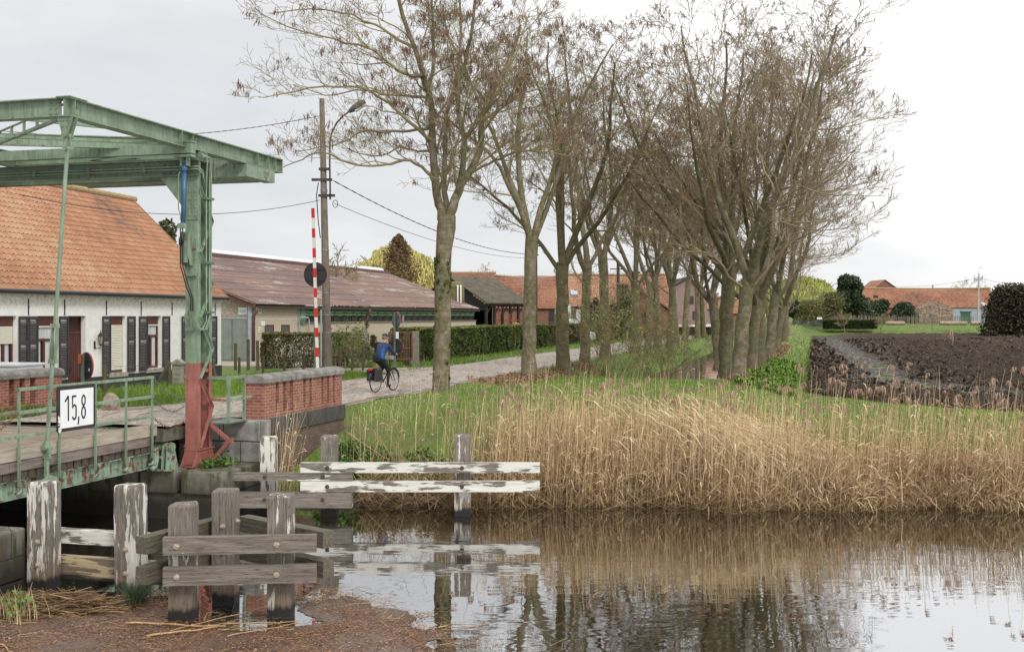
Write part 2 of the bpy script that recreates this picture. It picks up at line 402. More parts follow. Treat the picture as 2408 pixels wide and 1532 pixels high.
# ---- cobbled road with muddy, puddled shoulders
m, t, bs = newmat("cobbled_road")
v = coords(t); sp = nd(t, "ShaderNodeSeparateXYZ"); t.links.new(v, sp.inputs[0])
vo = nd(t, "ShaderNodeTexVoronoi"); vo.feature = 'DISTANCE_TO_EDGE'; vo.inputs["Scale"].default_value = 6.2; t.links.new(v, vo.inputs["Vector"])
vc = nd(t, "ShaderNodeTexVoronoi"); vc.inputs["Scale"].default_value = 6.2; t.links.new(v, vc.inputs["Vector"])
vr = coords(t, (1, 1, 1)); mpn = nd(t, "ShaderNodeMapping"); mpn.inputs["Rotation"].default_value = (0, 0, TH); mpn.inputs["Scale"].default_value = (1, .16, 1)
t.links.new(vr, mpn.inputs[0]); n1 = noise(t, mpn.outputs[0], 1.1, 6, .6); n2 = noise(t, v, 9, 5, .7)
cob = ramp(t, vc.outputs["Color"], [(.2, (.30, .25, .205)), (.5, (.44, .37, .305)), (.8, (.58, .50, .42))])
cob = mixc(t, ramp(t, vo.outputs[0], [(.03, 1), (.10, 0)]), cob, (.20, .16, .125))
mud = ramp(t, n2, [(.3, (.22, .17, .125)), (.7, (.36, .29, .22))])
c = mixc(t, ramp(t, n1, [(.50, 0), (.60, 1)]), cob, mud)
n3 = noise(t, mpn.outputs[0], 2.3, 5, .55); pud = ramp(t, n3, [(.56, 0), (.60, 1)])
c = mixc(t, mth(t, 'MULTIPLY', pud, .45), c, (.26, .22, .18))
ro = mth(t, 'SUBTRACT', .6, mth(t, 'MULTIPLY', pud, .42))
setc(t, bs, c, ro)
bump(t, bs, mth(t, 'MULTIPLY', mth(t, 'ADD', ramp(t, vo.outputs[0], [(0, 0), (.12, 1)]), n2), mth(t, 'SUBTRACT', 1, pud)), .6, .02)
ROAD = m
def rh(a, b): return np.where(b < 19.5, 1.6, 1.6 + 1.15 * sstep(112, 165, b)) + .19 * (1 - sstep(21, 27, b)) + .02 + .03 * np.cos((a + 14.3) / 2.6 * 1.3)
ew = lambda b: .14 * np.sin(b * .7) + .09 * np.sin(b * 1.9 + 1) + .04 * np.sin(b * 4.3)
def roadsheet(name, l, r_, b0, b1, mat, dz=0.0, st=.2):
    bb = np.arange(b0, b1, st); V = []; n = 12
    for b_ in bb:
        L = l(b_) + ew(b_); Rr = r_(b_) + ew(b_ + 31)
        for i in range(n):
            a_ = L + (Rr - L) * i / (n - 1); x, y = W(a_, b_); V.append((x, y, float(rh(a_, b_)) + dz))
    i = (np.arange(len(bb) - 1)[:, None] * n + np.arange(n - 1)[None]).reshape(-1)
    o = nmesh(name, V, np.stack([i, i + 1, i + n + 1, i + n], 1), mat, smooth=True); tag(o, kind='structure'); return o
MUD = simple("mud", (.15, .115, .08), (.26, .215, .165), 3, .4, .6, det=8, bd=.04)
roadsheet("road_verge", lambda b: -17.3 if b < 24 else (-17.3 + (b - 24) * .25 if b < 26 else -16.8), lambda b: -12.0 if b < 26 else -11.9, 21.1, 176, MUD, -.012)
roadsheet("road", lambda b: -16.5, lambda b: -12.15, 19.5, 176, ROAD)
# farm access joining the road on the left, and the yard at the far end
mb = MB()
px = [(-22.6, 44.3), (-19.0, 44.0), (-16.6, 43.2), (-16.3, 49.0), (-18.5, 47.2), (-22.6, 46.6)]
mb.prism([(*p, 1.605) for p in px], (0, 0, .05)); tag(obj("farm_path", mb, ROAD), kind='structure')
mb = MB(); mb.prism([(*p, 1.603) for p in ((-31, 47.6), (-23.5, 47.6), (-23.0, 52.7), (-31, 52.7))], (0, 0, .04))
tag(obj("yard", mb, simple("yard_gravel", (.42, .35, .29), (.30, .25, .2), 12)), kind='structure')
mb = MB(); mb.prism([(*gp(x, y, 2.3)[:2], 2.78) for x, y in ((1560, 778), (1690, 778), (1680, 768), (1600, 768))], (0, 0, .05))
tag(obj("forecourt", mb, simple("forecourt_concrete", (.55, .52, .48), (.45, .42, .38), 4), frame="W"), kind='structure')

# ---- ploughed field
m, t, bs = newmat("ploughed_soil")
v = coords(t); n = noise(t, v, 3.2, 8, .75); n2 = noise(t, v, 13, 6, .75); 
c = ramp(t, n2, [(.34, (.014, .010, .008)), (.5, (.070, .050, .037)), (.68, (.185, .140, .108))])
wx = nd(t, "ShaderNodeAttribute"); wx.attribute_name = 'cv'
wet = mth(t, 'MULTIPLY', ramp(t, wx.outputs["Fac"], [(.35, 0), (.9, 1)]), ramp(t, n, [(.47, 0), (.54, 1)]))
bs.inputs['Specular IOR Level'].default_value = .12; c = mixc(t, mth(t, 'MULTIPLY', wx.outputs['Fac'], .8), c, (.17, .14, .112)); c = mixc(t, mth(t, 'MULTIPLY', wet, .5), c, (.09, .075, .062))
c = mixc(t, ramp(t, noise(t, v, .9, 5, .7), [(.66, 0), (.70, .8)]), c, (.10, .14, .03))
setc(t, bs, c, mth(t, 'SUBTRACT', .95, mth(t, 'MULTIPLY', wet, .62)))
bump(t, bs, mth(t, 'MULTIPLY', mth(t, 'ADD', mth(t, 'MULTIPLY', noise(t, coords(t, (1, .5, 1)), 1.1, 6, .75), 2.2), n2), mth(t, 'SUBTRACT', 1, mth(t, 'MULTIPLY', wet, .85))), .9, .16)
def field_near(X): return np.interp(X, [9, 10.0, 10.8, 12, 13.9, 17, 40, 200], [43, 40.2, 36.5, 33.6, 31.3, 30.6, 31, 34])
yr = [30.4]
while yr[-1] < 153: yr.append(yr[-1] + max(.11, (yr[-1] - 26) * .010))
Xg, Yg = np.meshgrid(np.concatenate([np.arange(9, 40, .16), np.arange(40, 75, .5), np.arange(75, 260, 4)]), np.array(yr))
aa = CT * Xg - ST * Yg
trk = np.exp(-((aa - np.interp(Yg, [34, 40, 46, 60, 85, 142], [9, 5, 3.0, 3.1, 2.4, 1.6])) / (2.3 + 1.4 * (fbm(Xg * .3, Yg * .2, 61, 3) - .5))) ** 2) * sstep(33, 36, Yg)
lump = fbm(Xg * 2.1, Yg * 1.2, 5, 4); clod = vnoise(Xg * 6, Yg * 5, 9)
edg = sstep(0, 1.2, Yg - field_near(Xg)) * sstep(-.9, .6, aa)
Zg = 1.19 + .14 * edg + (.05 + .95 * edg) * (.42 * (lump - .45) + (.20 * np.sqrt(Yg / 35)) * clod) * (1 - .8 * trk) - .05 * trk + .05 * np.abs(np.sin(aa * 4.4)) * (1 - trk)
n_ = Xg.shape[1]; i = (np.arange(Xg.shape[0] - 1)[:, None] * n_ + np.arange(n_ - 1)[None]).reshape(-1)
Fq = np.stack([i, i + 1, i + n_ + 1, i + n_], 1)
kk = ((Yg > field_near(Xg) + .35 * (vnoise(Xg * 1.5, Yg * 1.5, 4) - .5) * 3) & (aa > -1.5 + 1.6 * fbm(Xg * .9, Yg * .45, 2, 4)) & (Yg < 150 + vnoise(Xg * .4, Yg, 3) * 1.5)).ravel()
fld = nmesh("ploughed_field", np.stack([Xg, Yg, Zg], -1).reshape(-1, 3), Fq[kk[i]], m, attr=np.clip(trk, 0, 1))
tag(fld, kind='structure')
nc_ = 42000; u_ = R.uniform(0, 1, nc_); yc = 1 / (1 / 31.0 + u_ * (1 / 120 - 1 / 31.0)); xc = yc * R.uniform(.2, .62, nc_); ac = CT * xc - ST * yc
kc = (ac > -.2) & (yc > field_near(xc) + .5) & (np.abs(ac - np.interp(yc, [34, 40, 46, 60, 85, 142], [9, 5, 3.0, 3.1, 2.4, 1.6])) > 1.9 * R.uniform(.3, 1.2, nc_)); xc, yc = xc[kc], yc[kc]
lz = 1.30 + .42 * (fbm(xc * 2.1, yc * 1.2, 5, 4) - .45) + .10 * np.sqrt(yc / 35); V, Fq = leafquads(np.stack([xc, yc, lz + R.uniform(0, .08, len(xc))], 1), .0022, asp=1.2)
V = (V - np.repeat(np.stack([xc, yc, lz], 1), 4, 0)) * 1.0; V = V - V.reshape(-1, 4, 3).mean(1).repeat(4, 0); V = V * np.repeat(R.uniform(.5, 1.5, len(xc)) * yc * 1.1, 4)[:, None] + np.repeat(np.stack([xc, yc, lz + .03], 1), 4, 0)
tag(nmesh("soil_clods", V, Fq, attrmat("clod_soil", [(0, (.03, .022, .017)), (.6, (.085, .064, .050)), (1, (.19, .15, .12))], .95, spec=.1), attr=np.repeat(R.uniform(0, 1, len(xc)), 4)), "rough dark clods of earth scattered over the ploughed field", "soil clods", kind='stuff')

# ---- water
def water(name, rip, base, lowb=.04, boost=2.6, stretch=(1, 2.4, 1)):
    m, t, bs = newmat(name); out = t.nodes["Material Output"]
    v = coords(t, stretch, src='Object'); n1 = noise(t, v, 1.7, 2, .4, .3); n2 = noise(t, v, .45, 2, .5); n3 = noise(t, v, 9, 3, .5)
    patch = ramp(t, noise(t, coords(t, (.35, .9, 1)), .6, 3), [(.40, .35), (.62, 1)])
    h = mth(t, 'MULTIPLY', mth(t, 'ADD', mth(t, 'MULTIPLY', n1, 1.0), mth(t, 'MULTIPLY', n3, .045)), patch)
    bp = t.nodes.new("ShaderNodeBump"); bp.inputs["Strength"].default_value = 1; bp.inputs["Distance"].default_value = rip
    t.links.new(h, bp.inputs["Height"])
    df = nd(t, "ShaderNodeBsdfDiffuse"); df.inputs[0].default_value = (*base, 1); t.links.new(bp.outputs[0], df.inputs["Normal"])
    gl = nd(t, "ShaderNodeBsdfGlossy"); gl.inputs["Roughness"].default_value = .015; gl.inputs[0].default_value = (.97, .98, 1, 1)
    t.links.new(bp.outputs[0], gl.inputs["Normal"])
    fr = nd(t, "ShaderNodeFresnel"); fr.inputs[0].default_value = 1.33; t.links.new(bp.outputs[0], fr.inputs["Normal"])
    f = mth(t, 'ADD', mth(t, 'MULTIPLY', fr.outputs[0], boost), lowb, True)
    f = mth(t, 'MINIMUM', f, .8)
    mxs = nd(t, "ShaderNodeMixShader"); t.links.new(f, mxs.inputs[0]); t.links.new(df.outputs[0], mxs.inputs[1]); t.links.new(gl.outputs[0], mxs.inputs[2])
    t.links.new(mxs.outputs[0], out.inputs["Surface"]); return m
WATER = water("canal_water_surface", .0036, (.018, .014, .008), .54, .22)
mb = MB(); mb.add([(-70, -30, 0), (90, -30, 0), (90, 40, 0), (-70, 40, 0)], [(0, 1, 2, 3)]); tag(obj("canal_water", mb, WATER, frame='W'), kind='structure')
mb = MB(); mb.add([(-70, -30, -1.6), (90, -30, -1.6), (90, 30, -1.6), (-70, 30, -1.6)], [(0, 1, 2, 3)])
tag(obj("canal_bed", mb, plain("silt", (.03, .025, .018), .9), frame='W'), kind='structure')
mb = MB(); mb.add([(-8.6, 43, .88), (-3.3, 43, .88), (-3.3, 134, .88), (-8.6, 134, .88)], [(0, 1, 2, 3)])
tag(obj("ditch_water", mb, water("ditch_water_surface", .004, (.06, .05, .035), .1, 3), frame='R'), kind='structure')

# ---- floating brown mat of seeds and reed scraps in the foreground
poly = [gp(x, y, 0)[:2] for x, y in ((-260, 1383), (0, 1390), (120, 1394), (250, 1408), (330, 1408), (380, 1400), (440, 1416), (470, 1475), (560, 1478), (640, 1476), (720, 1455), (720, 1405), (770, 1388), (830, 1410), (900, 1428), (985, 1462), (1050, 1492), (1078, 1532), (1090, 1800), (-300, 1800))]
def inside(px_, py_, poly):
    c = np.zeros(px_.shape, bool); j = len(poly) - 1; d = np.full(px_.shape, 1e9)
    for i in range(len(poly)):
        xi, yi = poly[i]; xj, yj = poly[j]
        c ^= ((yi > py_) != (yj > py_)) & (px_ < (xj - xi) * (py_ - yi) / (yj - yi + 1e-12) + xi)
        tt = np.clip(((px_ - xi) * (xj - xi) + (py_ - yi) * (yj - yi)) / ((xj - xi) ** 2 + (yj - yi) ** 2), 0, 1)
        d = np.minimum(d, np.hypot(px_ - xi - tt * (xj - xi), py_ - yi - tt * (yj - yi))); j = i
    return np.where(c, d, -d)
gxx, gyy = np.meshgrid(np.arange(-9, .3, .028), np.arange(10.6, 17.2, .028))
sd = inside(gxx, gyy, poly) + (fbm(gxx * 2.2, gyy * 2.2, 21, 5) - .5) * .9
n_ = gxx.shape[1]; i = (np.arange(gxx.shape[0] - 1)[:, None] * n_ + np.arange(n_ - 1)[None]).reshape(-1)
keep = (sd > .05).ravel()[i] & (sd > .05).ravel()[i + n_ + 1]
Fq = np.stack([i, i + 1, i + n_ + 1, i + n_], 1)[keep]
zz = .006 + .012 * fbm(gxx * 9, gyy * 9, 5) * sstep(0, .6, sd) + .05 * np.clip(fbm(gxx * 1.5, gyy * 1.5, 8) - .55, 0, 1) * sstep(.2, 1, sd)
V = np.stack([gxx, gyy, zz], -1).reshape(-1, 3); used = np.unique(Fq); mp_ = np.full(len(V), -1); mp_[used] = np.arange(len(used))
m, t, bs = newmat("floating_seed_mat"); v = coords(t)
vo = nd(t, "ShaderNodeTexVoronoi"); vo.inputs["Scale"].default_value = 42; t.links.new(v, vo.inputs["Vector"])
n1 = noise(t, v, 1.3, 6, .65); n2 = noise(t, v, 26, 4, .8)
c = ramp(t, vo.outputs["Color"], [(.15, (.04, .02, .011)), (.45, (.12, .062, .036)), (.7, (.21, .115, .068)), (.92, (.34, .18, .08))])
c = mixc(t, ramp(t, n1, [(.42, .0), (.62, .75)]), c, (.14, .095, .075)); c = mixc(t, .5, c, ramp(t, n2, [(.3, .3), (.7, 1.3)]), 'MULTIPLY')
wetm = ramp(t, n1, [(.45, .75), (.62, .22)])
setc(t, bs, c, wetm); bump(t, bs, mth(t, 'ADD', n2, vo.outputs["Distance"]), .5, .008)
tag(nmesh("floating_debris", V[used], mp_[Fq], m, smooth=True), "brown mat of floating seeds and reed scraps on the water in the foreground", "debris", kind='stuff')
# ================================================================= timber guide works
TV = timber("weathered_post", 2, .30, 1); TV2 = timber("post_little_paint", 2, .10, 5); TV3 = timber("post_much_paint", 2, .46, 9)
TX = timber("painted_rail", 0, .70, 3, wet=False); TXb = timber("bare_rail", 0, -.1, 7, wet=False); TXc = timber("stained_rail", 0, .5, 12, pc=(.62, .50, .30))
TXm = timber("half_painted_rail", 0, .2, 15, wet=False)
TEND = timber("mossy_beam", 0, -.3, 4, wet=False, dk=(.06, .052, .031), lt=(.185, .16, .118))
def rotbox(mb, c, L, dpt, z0, z1, ang):                       # box centred at c, length L along angle
    ca, sa = math.cos(ang), math.sin(ang); x, y = c
    cs = [(x + ca * u - sa * v_, y + sa * u + ca * v_) for u, v_ in ((-L / 2, -dpt / 2), (L / 2, -dpt / 2), (L / 2, dpt / 2), (-L / 2, dpt / 2))]
    return mb.hexa([(*p, z0) for p in cs] + [(*p, z1) for p in cs])
def weathered(o, amt=.006):
    """subdivide and roughen so the timber edges are not ruler straight"""
    s_ = o.modifiers.new("sub", 'SUBSURF'); s_.subdivision_type = 'SIMPLE'; s_.levels = s_.render_levels = 4
    tx = bpy.data.textures.get("woodwear") or bpy.data.textures.new("woodwear", 'CLOUDS'); tx.noise_scale = .16; tx.noise_depth = 3
    d = o.modifiers.new("wear", 'DISPLACE'); d.texture = tx; d.strength = amt * 2.2; d.mid_level = .5; d.texture_coords = 'GLOBAL'
def post(parent, c, s_, top, mat, ang=0, bot=-1.2, tilt=(0, 0)):
    mb = MB(); ca, sa = math.cos(ang), math.sin(ang); rows = []
    zs = [bot, 0, top * .5, top - .035, top]
    for z in zs:
        k = s_ / 2 * (1 if z < top - .02 else .9); ox, oy = tilt[0] * z, tilt[1] * z
        rows.append([(c[0] + ox + ca * u * k - sa * v_ * k, c[1] + oy + sa * u * k + ca * v_ * k, z + (rnd.uniform(-.012, .012) if z == top else 0)) for u, v_ in ((-1, -1), (1, -1), (1, 1), (-1, 1))])
    vs = [p for r_ in rows for p in r_]; fs = [(3, 2, 1, 0)]
    for i in range(len(zs) - 1):
        for k in range(4): fs.append((i * 4 + k, i * 4 + (k + 1) % 4, i * 4 + 4 + (k + 1) % 4, i * 4 + 4 + k))
    n = (len(zs) - 1) * 4; fs.append((n, n + 1, n + 2, n + 3)); mb.add(vs, fs)
    o = obj("post", mb, mat, parent); weathered(o, .007); return o
def beam(parent, c, L, dpt, z0, z1, ang, mat, name="rail"):
    # own object space so that the grain follows the beam
    mb = MB(); mb.box(-L / 2, L / 2, -dpt / 2, dpt / 2, z0, z1)
    me_o = ORG[parent.name]; o = obj(name, mb, mat, None, frame='W'); o.parent = parent; ORG[o.name] = me_o
    o.location = (c[0] - me_o.x, c[1] - me_o.y, 0 - me_o.z); o.rotation_euler = (0, 0, ang); weathered(o, .005); return o
def bolt(parent, p, d, r=.035, mat=None):
    mb = MB(); p, d = Vector(p), Vector(d).normalized()
    mb.tube([p - d * .01, p + d * .012], r * 1.25, 10); mb.tube([p, p + d * .045], [r * .8, r * .5], 8)
    obj("bolt", mb, mat or BOLT, parent)
# three-legged mooring dolphin in the foreground
DP = thing("mooring_dolphin", "three legged timber dolphin with crossed grey beams standing in the foreground water", "dolphin", (-3.9, 15.0, 0), frame='W')
post(DP, (-4.33, 14.73), .31, 1.54, TV2); post(DP, (-3.08, 14.90), .31, 1.63, timber("post_dolphin_right", 2, .22, 21)); post(DP, (-3.99, 15.57), .31, 1.60, timber("post_dolphin_back", 2, -.15, 23))
an = math.atan2(.2, 2.0)
for z0, z1 in ((.92, 1.145), (.525, .755)):
    beam(DP, (-3.53, 14.53), 1.95, .13, z0, z1, an, TXb, "beam")
    for p_, q_ in (((-4.80, 14.47), (-4.16, 15.95)), ((-3.86, 16.05), (-2.44, 14.86))):
        L = math.dist(p_, q_); beam(DP, ((p_[0] + q_[0]) / 2, (p_[1] + q_[1]) / 2), L, .19, z0 - .0, z1 - .005, math.atan2(q_[1] - p_[1], q_[0] - p_[0]), TEND, "beam")
    for X in (-4.32, -3.06):
        y_ = 14.53 + (X + 3.53) * .1 - .066; bolt(DP, (X, y_, (z0 + z1) / 2), (0, -1, 0), .031)
for z_ in (1.10, .74): bolt(DP, (-3.99, 15.41, z_), (0, -1, 0), .029); bolt(DP, (-3.83, 15.55, z_ + .05), (1, 0, 0), .03)
# row of two guide posts by the near pier
GF = thing("guide_fender", "pair of tall paint flaked guide posts with low rails beside the bridge opening", "fender", (-10.2, 14.1, 0))
post(GF, (-10.95, 14.10), .33, 1.57, TV); post(GF, (-9.52, 14.16), .33, 1.57, TV3, tilt=(-.012, 0))
for z0, z1, mt_ in ((.62, .82, TX), (.10, .42, TXc)): beam(GF, (-9.95, 14.40), 2.6, .17, z0, z1, 0, mt_)
for a_, z_ in ((-10.93, .45), (-9.5, .40)):
    for dz in (0, .34): bolt(GF, (a_, 13.935 if a_ < -10 else 13.99, z_ + dz - .08), (0, -1, 0), .031)
# long fender with painted rails past the abutment
FF = thing("canal_fender", "long low timber fender with white painted rails reaching out over the water", "fender", (-2.5, 22.3, 0), frame='W')
post(FF, (-4.92, 22.62), .29, 1.56, TV3); post(FF, (-3.67, 22.48), .31, 1.60, TV2); post(FF, (-.99, 22.46), .32, 1.62, TV)
for z0, z1 in ((.895, 1.09), (.515, .725)): beam(FF, (-1.82, 22.2), 4.74, .15, z0, z1, 0, TX)
beam(FF, (-4.44, 22.24), 2.54, .17, .735, .885, 0, TXm); beam(FF, (-4.40, 22.22), 2.45, .2, .20, .50, 0, TXb)
for X in (-3.66, -.99):
    for z_ in (.99, .62): bolt(FF, (X, 22.125, z_), (0, -1, 0), .034, BOLTD)
for X in (-4.9, -3.75):
    for z_ in (.81, .36): bolt(FF, (X, 22.15 if z_ > .5 else 22.12, z_), (0, -1, 0), .032, BOLTD)

# ================================================================= abutments and parapets
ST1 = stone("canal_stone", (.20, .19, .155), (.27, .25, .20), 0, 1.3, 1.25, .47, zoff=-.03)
ST1b = stone("mossy_ledge_stone", (.19, .175, .14), (.27, .25, .20), 3, 1.6, 60, 60)
ST2 = stone("grey_stone_block", (.33, .32, .295), (.42, .405, .375), 7, .25, 1.0, .46)
SD = stone("dark_stone_band", (.085, .08, .075), (.13, .12, .11), 11, .15, 1.4, .9)
BRW = brick("stained_canal_brick", (.20, .12, .085), (.13, .085, .065), (.10, .085, .07), .21, .07, .01, seed=3, patch=.8, wear=(.07, .055, .04))
FA_ = thing("bridge_abutment", "stepped stone abutment under the lift bridge tower with mossy ledge", "abutment", (-14, 21, 0))
mb = MB()
for x0, x1 in ((-26, -17.9), (-17.85, -15.2), (-15.16, -12.98), (-12.94, -12.14), (-12.02, -11.12)):
    mb.box(x0, x1, 19.5, 21.2, .50, .95)
obj("ledge", mb, ST1b, FA_, bevel=.035)
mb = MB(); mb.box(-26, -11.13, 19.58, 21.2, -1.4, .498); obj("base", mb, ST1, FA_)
mb = MB()
for k, (x0, x1) in enumerate(((-12.60, -11.98), (-11.97, -11.14))):
    mb.box(x0, x1, 21.05 + k * .02, 21.6, 1.38, 1.80); mb.box(x0 - .2 * k, x1, 21.07, 21.6, .952, 1.375)
obj("upper_blocks", mb, ST2, FA_, bevel=.018)
mb = MB(); mb.box(-26, -12.61, 21.08, 21.7, .952, 1.62); obj("back_wall", mb, ST1, FA_)
mb = MB(); mb.box(-12.75, -12.22, 20.62, 21.04, .952, 1.72); obj("bearing_block", mb, ST2, FA_, bevel=.03)
mb = MB(); mb.box(-11.98, -11.50, 21.61, 26.25, -.8, 1.40); obj("wing_wall", mb, BRW, FA_)
mb = MB()
for i in range(4): mb.box(-11.985, -11.46, 21.63 + i * 1.16, 22.775 + i * 1.16, 1.405, 1.765)
obj("string_course", mb, SD, FA_, bevel=.012)
mb = MB(); mb.box(-17.4, -12.35, 19.42, 21.3, 1.52, 1.765); obj("approach_slab", mb, ST1, FA_)
NP = thing("near_pier", "dark stone corner of the near pier at the left edge of the water", "pier", (-13, 13, 0))
mb = MB()
for j in range(3): mb.box(-26, -11.17 - .012 * (j % 2), 5, 14.0 - .01 * j, -1.4 + j * .78, -.63 + j * .78 if j < 2 else .9)
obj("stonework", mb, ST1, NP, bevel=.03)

RED = brick("parapet_brick", (.37, .115, .065), (.24, .072, .046), (.34, .30, .255), .215, .068, .0085, seed=2, patch=.7, wear=(.14, .055, .035))
COP = simple("coping_stone", (.30, .285, .26), (.13, .12, .105), 5, .85, .5, det=9, bd=.015)
def parapet(name, label, a0, a1, b0, b1, z0, zt, side, segs):
    p = thing(name, label, "parapet", (a0, b0, z0))
    mb = MB(); zc = zt - .19; ins = .17
    fa = (a0 + .02, a1 - ins) if side > 0 else (a0 + ins, a1 - .02)
    mb.box(fa[0], fa[1], b0 + .05, b1 - .05, z0, zc); obj("recessed_wall", mb, RED, p)
    mb = MB()
    for s0, s1 in segs: mb.box(a0 + (.022 if side < 0 else 0), a1 - (.022 if side > 0 else 0) + (.022 if side > 0 else 0), b0 + s0, b0 + s1, z0 - .002, zc + .002)
    mb.box(a0 + .005, a1 - .005, b0 + .01, b1 - .01, z0 - .001, z0 + .085)
    obj("brick_piers", mb, RED, p)
    mb = MB(); n = max(2, round((b1 - b0) / 1.3)); L = (b1 - b0 + .12) / n; am = (a0 + a1) / 2; hw = (a1 - a0) / 2 + .05
    for i in range(n):
        q = b0 - .06 + i * L
        prof = [(am - hw, zc + .004), (am + hw, zc + .004), (am + hw, zc + .10), (am + hw * .86, zc + .155), (am + hw * .45, zc + .185), (am, zc + .195), (am - hw * .45, zc + .185), (am - hw * .86, zc + .155), (am - hw, zc + .10)]
        mb.prism([(x, q + .004, z) for x, z in prof], (0, L - .008, 0))
    obj("coping", mb, COP, p, bevel=.008); return p
sg = [(0, .56)]; q = .56 + .17
for wd in (.22, .22, .72, .34, .34, .62 - .26, .22): 
    sg.append((q, q + wd)); q += wd + .16
sg = [(0, .56), (.72, .92), (1.07, 1.27), (1.42, 1.95), (2.06, 2.28), (2.40, 2.95), (3.07, 3.28), (3.40, 3.62), (3.74, 4.16)]
parapet("brick_parapet", "red brick parapet with rounded grey coping right of the lift bridge tower", -11.98, -11.53, 22.02, 26.2, 1.767, 2.72, 1, sg)
parapet("brick_parapet", "red brick parapet with grey coping on the far left side of the bridge", -18.2, -17.75, 18.6, 23.5, 1.86, 2.74, 1,
        [(0, .3), (.5, 1.2), (1.42, 2.1), (2.32, 3.05), (3.22, 3.40), (3.58, 3.76), (3.95, 4.9)])
mb = MB(); mb.box(-26, -17.0, 15, 23.3, 1.3, 1.84); o = obj("sidewalk", mb, simple("pavement", (.30, .25, .2), (.2, .17, .13), 5), bevel=.02); tag(o, kind='structure')
mb = MB(); mb.box(-16.995, -16.72, 17, 23.25, 1.3, 1.86); o = obj("kerb", mb, simple("kerb_stone", (.16, .13, .11), (.09, .075, .065), 4), bevel=.03); tag(o, kind='structure')
# weathered bollard stone
mb = MB(); x_, y_ = W(*(lambda b: (a_at(b, 261), b))(23.0)); mb.ball((0, 0, .22), .2, 14, 9, 1.25); mb.box(-.17, .17, -.15, .15, -.1, .22)
o = obj("guard_stone", mb, simple("pinkish_stone", (.46, .37, .30), (.27, .19, .14), 9, .9, .8, bd=.03), frame='W', base=None); o.location = (x_, y_, 1.72); weathered(o, .02)
tag(o, "rough pinkish guard stone at the corner of the kerb left of the road", "stone")

# ================================================================= lift bridge: fixed portal
PR = thing("bridge_portal", "green and red riveted steel portal tower of the lift bridge with blue hydraulic cylinder", "portal", (-12.06, 20.2, .95))
def rivets(mb, pts, n=(0, -1, 0), r=.018):
    for p in pts: mb.ball(p, r, 6, 4)
def column(parent, a0, a1, z0, z1, mat, nm):
    mb = MB(); t_ = .014; fl = .11
    for bb, sg_ in ((19.98, 1), (20.53, -1)):
        mb.box(a0, a1, min(bb, bb + sg_ * t_), max(bb, bb + sg_ * t_), z0, z1)
        for a_ in (a0, a1 - t_): mb.box(a_, a_ + t_, min(bb + sg_ * t_, bb + sg_ * fl), max(bb + sg_ * t_, bb + sg_ * fl), z0, z1)
    z = z0 + .1
    while z < z1:
        for dz in (0,): rivets(mb, [(a1 + .002, 20.04, z), (a1 + .002, 20.47, z)], r=.012)
        z += .16
    return obj(nm, mb, mat, parent)
def lacing(parent, zs, a_side, mat, out):
    for i in range(len(zs) - 1):
        b0, b1 = (20.03, 20.50) if i % 2 == 0 else (20.50, 20.03)
        mb = MB(); p, q = Vector((a_side + out, b0, zs[i] + .03)), Vector((a_side + out, b1, zs[i + 1] - .03))
        mb.bar(p, q, .008, .085, (1, 0, 0)); mb.bar(p + Vector((out * 2, 0, 0)), q + Vector((out * 2, 0, 0)), .06, .008, (1, 0, 0))
        mb.v = mb.v; obj("lacing_bar", mb, mat, parent)
for a0, a1 in ((-12.20, -11.92), (-17.46, -17.18)):
    ZP = 3.05
    column(PR, a0, a1, 1.02, ZP, REDP, "column_base"); column(PR, a0, a1, ZP + .002, 7.10, GREEN, "column")
    zl = [1.32, 2.12, 2.72, 3.30, 3.95, 4.6, 5.25, 5.9, 6.55]
    for z_ in range(len(zl) - 1):
        mt_ = REDP if zl[z_ + 1] < 2.9 else GREEN
        for sd_, ou in ((a1, .012), (a0, -.012)):
            b0, b1 = (20.50, 20.03) if z_ % 2 else (20.03, 20.50)
            mb = MB(); p, q = Vector((sd_ + ou, b0, zl[z_])), Vector((sd_ + ou, b1, zl[z_ + 1]))
            mb.bar(p, q, .075, .01, (1, 0, 0)); mb.bar(p + Vector((ou * 2.5, 0, .03)), q + Vector((ou * 2.5, 0, .03)), .01, .05, (1, 0, 0))
            obj("lacing_bar", mb, mt_, PR)
    # battens and foot
    mb = MB(); mb.box(a0 + .02, a1 - .02, 20.0, 20.51, 2.86, 2.93); obj("batten", mb, REDP, PR)
    mb = MB(); mb.box(a0 - .05, a1 + .05, 19.95, 20.62, .952, .985)
    mb.box(a0 - .005, a1 + .01, 20.0, 20.54, .985, 1.30); mb.box(a0 - .03, a1 + .04, 19.97, 20.58, 1.302, 1.325)
    for a_ in (a0, a1 - .012):
        mb.prism([(a_, 19.97, 1.30), (a_, 19.78, .985), (a_, 19.97, .985)], (.012, 0, 0))
    for sg_, a_ in ((-1, a0), (1, a1)):
        mb.prism([(a_, 19.985, 1.32), (a_ + sg_ * .11, 19.985, .985), (a_, 19.985, .985)], (0, .015, 0)); mb.prism([(a_, 20.5, 1.32), (a_ + sg_ * .11, 20.5, .985), (a_, 20.5, .985)], (0, .015, 0))
    rivets(mb, [(a0 + .04 + i * .065, 19.945, 1.02) for i in range(4)] + [(a1 + .02, 20.08 + i * .1, 1.24) for i in range(5)] + [(a1 + .02, 20.08 + i * .1, 1.03) for i in range(5)], r=.018)
    obj("foot", mb, REDP, PR)
